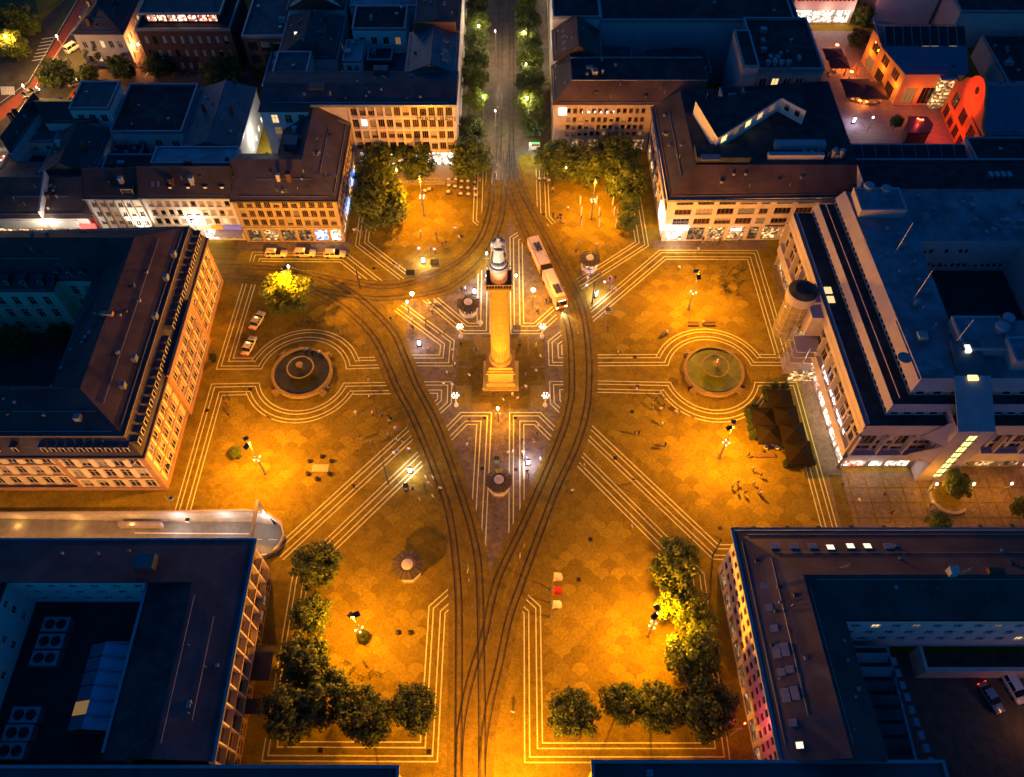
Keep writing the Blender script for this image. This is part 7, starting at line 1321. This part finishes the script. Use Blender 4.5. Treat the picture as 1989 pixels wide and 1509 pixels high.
for i, (px, py) in enumerate(((1517, 774), (1528, 806), (1541, 839), (1553, 877))): parasol(px, py, 4.6 if i < 3 else 5, f'{ordw[i]} parasol from the top in the right-hand column')
for i, (px, py, w) in enumerate(((1621, 102, 5), (1630, 118, 5), (1668, 168, 7.4), (1694, 172, 7))): parasol(px, py, w, ['upper purple parasol in the hall court', 'second purple parasol in the hall court', 'large left purple parasol in the hall court', 'large right purple parasol in the hall court'][i], 'canvas_purple', 3, 0, 'purple parasols in the hall court')
for i, (px, py) in enumerate(((1634, 140), (1656, 142), (1637, 152), (1664, 150))):
    x, y = at(px, py); t = thing('closed_parasol', ['folded orange parasol, left of the upper pair', 'folded orange parasol, right of the upper pair', 'folded orange parasol, lower left', 'folded orange parasol, lower right'][i], 'parasol', (x, y, 0), 0, 'folded parasols'); MB().lathe([(.05, 0), (.05, 1)], 6, x, y).build('pole', 'pole_dark', t); MB().lathe([(.3, .9), (.34, 1.2), (.15, 2.7), (.02, 3)], 8, x, y).build('canopy', 'canvas_orange', t)
for px, py, pw, c in ((1641, 121, 260, (1, .22, .03)), (1679, 188, 300, (1, .3, .05)), (1654, 140, 160, (1, .3, .06)), (1626, 88, 160, (1, .3, .08))):
    x, y = at(px, py, 2); t = thing('patio_heater', f'glowing orange heater near {"the upper" if py < 130 else "the lower"} hall court parasols at {"left" if px < 1640 else "right"}', 'heater', (x, y, 0), 0, 'patio heaters'); MB().lathe([(.25, 0), (.25, .5), (.04, .55), (.04, 1.9)], 8, x, y).build('stand', 'pole_dark', t); MB().lathe([(.1, 1.9), (.2, 2.05), (.45, 2.15)], 10, x, y).build('heater_head', 'lamp_orange', t); light('POINT', (x, y, 1.7), pw, c, t)
# tables and chairs
tb = thing('cafe_table', 'x', 'table', (0, 0, 0), 0, 'cafe tables'); LABELLED.remove(tb); MB().lathe([(.3, 0), (.3, .03), (.04, .05), (.04, .7)], 8).build('leg', 'pole_dark', tb, world=False); MB().lathe([(.42, .7), (.44, .74)], 14).build('table_top', 'white_paint', tb, world=False)
ch = thing('cafe_chair', 'x', 'chair', (0, 0, 0), 0, 'cafe chairs'); LABELLED.remove(ch); MB().box(-.22, -.22, .42, .22, .22, .46).build('seat', 'wood', ch, world=False); MB().box(-.22, .2, .46, .22, .24, .88).build('backrest', 'wood', ch, world=False)
for sx in (-.19, .19):
    for sy in (-.19, .19): MB().tube([(sx, sy, 0), (sx, sy, .43)], .02, 4).build('leg', 'pole_dark', ch, world=False)
usedt = [0, 0]
def put(src, k, loc, rz, label, group):
    if not usedt[k]: usedt[k] = 1; src.location = loc; src.rotation_euler = (0, 0, rz); src['label'] = label; src['group'] = group; LABELLED.append(src)
    else: dup(src, loc, rz, label, group)
CAFE = [('in the cafe under the avenue tree', [(872, 352), (872, 364), (871, 376), (886, 352), (897, 356), (896, 368), (895, 380), (909, 356), (909, 369), (910, 381), (922, 358), (923, 371), (924, 383), (884, 366)]), ('beside the stall at the avenue mouth', [(1048, 351), (1058, 350), (1066, 354)]), ('beside the lower brown parasols', [(1484, 862), (1498, 866), (1507, 873), (1522, 868), (1527, 878), (1530, 888), (1535, 896), (1486, 872)]), ('in the hall court', [(1625, 118), (1618, 140), (1640, 172), (1648, 186), (1668, 200), (1682, 202), (1697, 203), (1654, 196), (1708, 200), (1610, 150)]), ('near the three bollard seats', [(826, 374), (834, 371)])]
for w, L_ in CAFE:
    for i, (px, py) in enumerate(L_):
        x, y = at(px, py); put(tb, 0, (x, y, 0), 0, f'round white cafe table {w}', 'cafe tables')
        for j in range(2): a = rnd.uniform(0, 6.28); put(ch, 1, (x+.75*math.cos(a), y+.75*math.sin(a), 0), a-pi/2, f'dark cafe chair {w}', 'cafe chairs')
# bicycles
bk = thing('bicycle', 'x', 'bicycle', (0, 0, 0), 0, 'parked bicycles'); LABELLED.remove(bk)
for sx in (-.52, .52):
    mb = MB(); n = 14
    for i in range(n): a0, a1 = 2*pi*i/n, 2*pi*(i+1)/n; mb.tube([(sx+.33*math.cos(a0), 0, .34+.33*math.sin(a0)), (sx+.33*math.cos(a1), 0, .34+.33*math.sin(a1))], .025, 4)
    mb.build('wheel', 'rubber', bk, world=False)
MB().tube([(-.52, 0, .34), (-.1, 0, .34), (.38, 0, .8), (-.18, 0, .8), (-.1, 0, .34)], .025, 5).tube([(.52, 0, .34), (.38, 0, .95)], .025, 5).tube([(-.52, 0, .34), (-.18, 0, .8), (-.2, 0, .95)], .02, 5).build('frame', 'iron', bk, world=False)
MB().tube([(.4, -.27, 1.0), (.38, 0, .96), (.4, .27, 1.0)], .02, 5).build('handlebar', 'rim', bk, world=False); MB().box(-.32, -.08, .95, -.06, .08, 1.0).build('saddle', 'rubber', bk, world=False)
for i in range(34):
    if i < 22: px, py, w = rnd.uniform(1398, 1441), 0, 'in the ring of bicycle stands by the right mast'; py = 522+rnd.random()*56; ub = 1
    elif i < 27: px, py, w = 588+(i-22)*9, 629+rnd.uniform(-3, 4), 'under the yellow-lit tree shadow'
    else: px, py, w = 662+(i-27)*12+rnd.uniform(-3, 3), 1292+rnd.uniform(-6, 24), 'above the lower left tree row'
    x, y = at(px, py); rz = rnd.uniform(0, 3.1); lb = f'parked bicycle {w}'
    if i == 0: bk.location = (x, y, 0); bk.rotation_euler = (0, 0, rz); bk['label'] = lb; LABELLED.append(bk)
    else: dup(bk, (x, y, 0), rz, lb, 'parked bicycles')
def bench(px, py, rz, label):
    x, y = at(px, py); t = thing('bench', label, 'bench', (x, y, 0), rz, 'benches'); 
    for k in range(3): MB().box(-1.1, -.24+k*.17, .43, 1.1, -.1+k*.17, .48).build('seat_slat', 'wood', t, world=False)
    for k in range(2): MB().box(-1.1, .27, .55+k*.18, 1.1, .31, .69+k*.18).build('back_slat', 'wood', t, world=False)
    for s in (-.9, .9): MB().box(s-.05, -.22, 0, s+.05, .26, .43).build('leg', 'iron', t, world=False)
bench(1346, 632, 0, 'left bench above the right fountain'); bench(1378, 632, 0, 'right bench above the right fountain'); bench(1291, 650, .6, 'angled bench left of the right fountain'); bench(947, 762, 0, 'left bench before the column steps'); bench(1000, 762, 0, 'right bench before the column steps')
def stand(px, py, label, m='screen', h=2.0, w=.75, power=260, col=COOL, rz=0):
    x, y = at(px, py); t = thing('poster_stand', label, 'display', (x, y, 0), rz, 'lit poster stands'); MB().box(-w/2, -.16, .35, w/2, .16, h).build('case', 'pole_dark', t, world=False); MB().box(-w/2-.1, -.22, 0, w/2+.1, .22, .34).build('foot', 'pole_dark', t, world=False)
    for s in (-1, 1): MB().box(-w/2+.1, s*.17-.005, .5, w/2-.1, s*.17+.005, h-.12).build('screen', m, t, world=False)
    for s in (-1, 1): light('POINT', (x-math.sin(rz)*s*.7, y+math.cos(rz)*s*.7, 1.6), power/2, col, t)
stand(823, 512, 'glowing white poster stand at the tram stop, upper left', power=600); stand(815, 672, 'glowing poster stand left of the column', power=150); stand(797, 918, 'glowing poster stand beside the left curve of the tracks', power=420); stand(1026, 903, 'glowing poster stand beside the front kiosk', power=420); stand(1157, 577, 'glowing poster stand in the crowd right of the bus', power=520, rz=.8); stand(922, 572, 'glowing poster stand behind the left kiosk', power=240); stand(1656, 240, 'glowing white poster stand on the steps of the hall court', power=160)
def shelter(px, py, label):
    x, y = at(px, py); t = thing('stop_shelter', label, 'shelter', (x, y, 0), 0, 'tram stop shelters'); MB().box(-.9, -.75, 2.5, .9, .75, 2.62).build('roof', 'panel_blue', t, world=False); MB().box(-.85, .62, .3, .85, .66, 2.4).build('back_glass', mat('shelter_glass', (.1, .12, .12), .1, .1, 1), t, world=False)
    for s in (-.82, .82): MB().tube([(s, .65, 0), (s, .65, 2.5)], .05, 5).build('post', 'pole_dark', t, world=False)
shelter(799, 545, 'small dark shelter left of the upper left poster stand'); shelter(846, 525, 'open-framed shelter right of the upper left poster stand')
def box_thing(name, px, py, sx, sy, h, m, label, cat, rz=0, cap=None):
    x, y = at(px, py); t = thing(name, label, cat, (x, y, 0), rz); MB().box(-sx/2, -sy/2, .05, sx/2, sy/2, h*.92).build('case', m, t, world=False); MB().box(-sx/2-.05, -sy/2-.05, h*.92, sx/2+.05, sy/2+.05, h).build('top', cap or 'pole_dark', t, world=False); MB().box(-sx/2+.1, -sy/2-.03, h*.45, sx/2-.1, -sy/2-.002, h*.8).build('panel', 'pane_dim', t, world=False)
box_thing('ticket_machine', 790, 952, .8, .7, 1.9, 'panel_blue', 'blue ticket machine below the left poster stand', 'ticket machine'); box_thing('ticket_machine', 965, 899, .8, .7, 1.9, mat('teal', (.1, .4, .38), .5, .05, 1), 'teal ticket machine above the front kiosk', 'ticket machine'); box_thing('stall', 1038, 285, 2.6, 2.2, 2.4, 'kiosk_wall', 'small green-lit stall at the avenue mouth', 'stall', 0, 'kiosk_roof'); box_thing('cabinet', 1180, 607, .9, .9, 1.1, 'kiosk_wall', 'pale square cabinet right of the track curve', 'cabinet'); box_thing('control_cabinet', 1004, 641, 1.5, .9, 1.0, 'kiosk_wall', 'pale cabinet right of the column foot', 'cabinet'); box_thing('bin', 1010, 668, .6, .6, 1.0, 'pole_dark', 'dark bin right of the column', 'bin')
so2 = [o for o in LABELLED if o.name.startswith('stall')][0]; MB().box(-1.2, -1.2, 1.9, 1.2, -1.15, 2.2).build('sign_strip', 'sign_green', so2, world=False)
dr = thing('bollard_stone', 'pale round stone beside the left kiosk', 'bollard', (*at(933, 628), 0)); MB().lathe([(.5, 0), (.55, .3), (.4, .6), (.1, .72)], 12).build('body', 'kiosk_wall', dr, world=False)
# sunken text plate with six dark stools, hedges, planter base, ring bench, big market table
o = MB().box(*at(605, 916), .01, *at(639, 902), .05).build('sand_plate', 'sand'); tag(o, 'rectangular sand-coloured plate set in the left field', 'ground plate')
stool = MB().lathe([(.3, 0), (.42, .25), (.36, .5), (.1, .56)], 12).mesh('stool', 'iron')
for i, p in enumerate(((625.8, 888), (602, 897), (644, 897), (598, 921), (640, 921), (616, 931))): tag(obj('stool', stool, None, (*at(*p), 0)), f"dark round stool {['above', 'upper left of', 'upper right of', 'lower left of', 'lower right of', 'below'][i]} the sand-coloured plate", 'stool', 'stools round the plate')
for i, p in enumerate(((773, 1229), (797, 1229))): tag(obj('stool', stool, None, (*at(*p), 0)), ['left of two dark stools in the lower left field', 'right of two dark stools in the lower left field'][i], 'stool', 'stools in the lower field')
def leafy(px, py, s, label, name='planter', cat='planter', pot='pole_dark', tall=1.0, m='leaf_dark'):
    x, y = at(px, py); t = thing(name, label, cat, (x, y, 0), rnd.uniform(0, 3), 'planters and hedges'); MB().lathe([(.42*s, 0), (.5*s, .55), (.45*s, .57)], 10).build('pot', pot, t, world=False); c = obj('foliage', CROWN[(m, rnd.randrange(3))], t, (0, 0, .55+.55*s*tall)); c.scale = (.75*s, .75*s, .7*s*tall)
for i, (px, py) in enumerate(((1451, 806), (1455, 818), (1457, 836), (1460, 851), (1484, 763), (1488, 776), (1502, 757), (1521, 757), (1545, 899), (1561, 903), (1573, 902), (1526, 905), (1463, 795))): leafy(px, py, 1.3, 'potted hedge plant edging the brown parasols')
leafy(708, 1240, 1.5, 'bulky dark planter at the foot of the lower left mast', tall=.9); leafy(462, 886, 1.7, 'yellow-lit bush planter beside the left mast', m='leaf'); leafy(416, 700, 1.2, 'small planter beside the palace wall')
x, y = at(1842, 965)
rb = thing('ring_bench', 'curved ring bench round the young street tree', 'bench', (x, y, 0)); 
mb = MB()
for i in range(20):
    a0, a1 = rad(100+i*10.5), rad(100+(i+1)*10.5); mb.q([(3*math.cos(a0), 3*math.sin(a0), .45), (3.5*math.cos(a0), 3.5*math.sin(a0), .45), (3.5*math.cos(a1), 3.5*math.sin(a1), .45), (3*math.cos(a1), 3*math.sin(a1), .45)]).q([(3.5*math.cos(a0), 3.5*math.sin(a0), 0), (3.5*math.cos(a1), 3.5*math.sin(a1), 0), (3.5*math.cos(a1), 3.5*math.sin(a1), .45), (3.5*math.cos(a0), 3.5*math.sin(a0), .45)]).q([(3*math.cos(a1), 3*math.sin(a1), 0), (3*math.cos(a0), 3*math.sin(a0), 0), (3*math.cos(a0), 3*math.sin(a0), .45), (3*math.cos(a1), 3*math.sin(a1), .45)])
mb.build('seat', 'granite', rb, world=False); MB().lathe([(2.2, 0), (2.2, .06)], 28).build('tree_disc', 'paving_dark', rb, world=False)
o = MB().box(*at(1468, 889), .0, *at(1504, 882), .35).build('low_platform', 'wood'); tag(o, 'long low wooden platform left of the lowest parasols', 'platform')
# tram wire poles with span wires over the tracks
def wire_pole(px, py, label):
    x, y = at(px, py); t = thing('wire_pole', label, 'pole', (x, y, 0), 0, 'overhead wire poles'); MB().lathe([(.16, 0), (.1, 7)], 8, x, y).build('pole', 'pole_dark', t); return Vector((x, y, 6.8)), t
wp = [wire_pole(755, 940, 'thin dark wire pole beside the diagonal path, lower left'), wire_pole(1384, 1080, 'wire pole at the corner of the lower right house'), wire_pole(1150, 590, 'wire pole near the crowd right of the bus'), wire_pole(700, 560, 'wire pole inside the upper tram curve')]
for (a, ta), b_ in ((wp[0], Vector((-4, -42, 6.6))), (wp[0], wp[3][0]), (wp[1], Vector((10, -20, 6.6))), (wp[2], Vector((4, 30, 6.6)))): MB().tube([a, (a+b_)/2-Vector((0, 0, .4)), b_], .03, 4).build('span_wire', 'iron', ta)
# ------------------------------------------------------------------ every label singles out one thing
from collections import defaultdict
by = defaultdict(list)
for o in LABELLED: by[o['label']].append(o)
nw = ['first', 'second', 'third', 'fourth', 'fifth', 'sixth', 'seventh', 'eighth', 'ninth', 'tenth', 'eleventh', 'twelfth', 'thirteenth', 'fourteenth', 'fifteenth', 'sixteenth', 'seventeenth', 'eighteenth', 'nineteenth', 'twentieth']
nw += ['twenty-'+w for w in nw[:9]]+['thirtieth']
for lb, os_ in by.items():
    if len(os_) > 1:
        os_.sort(key=lambda o: px_of(o.location)[0])
        for i, o in enumerate(os_): o['label'] = f'{lb}, {nw[i]} from the left'
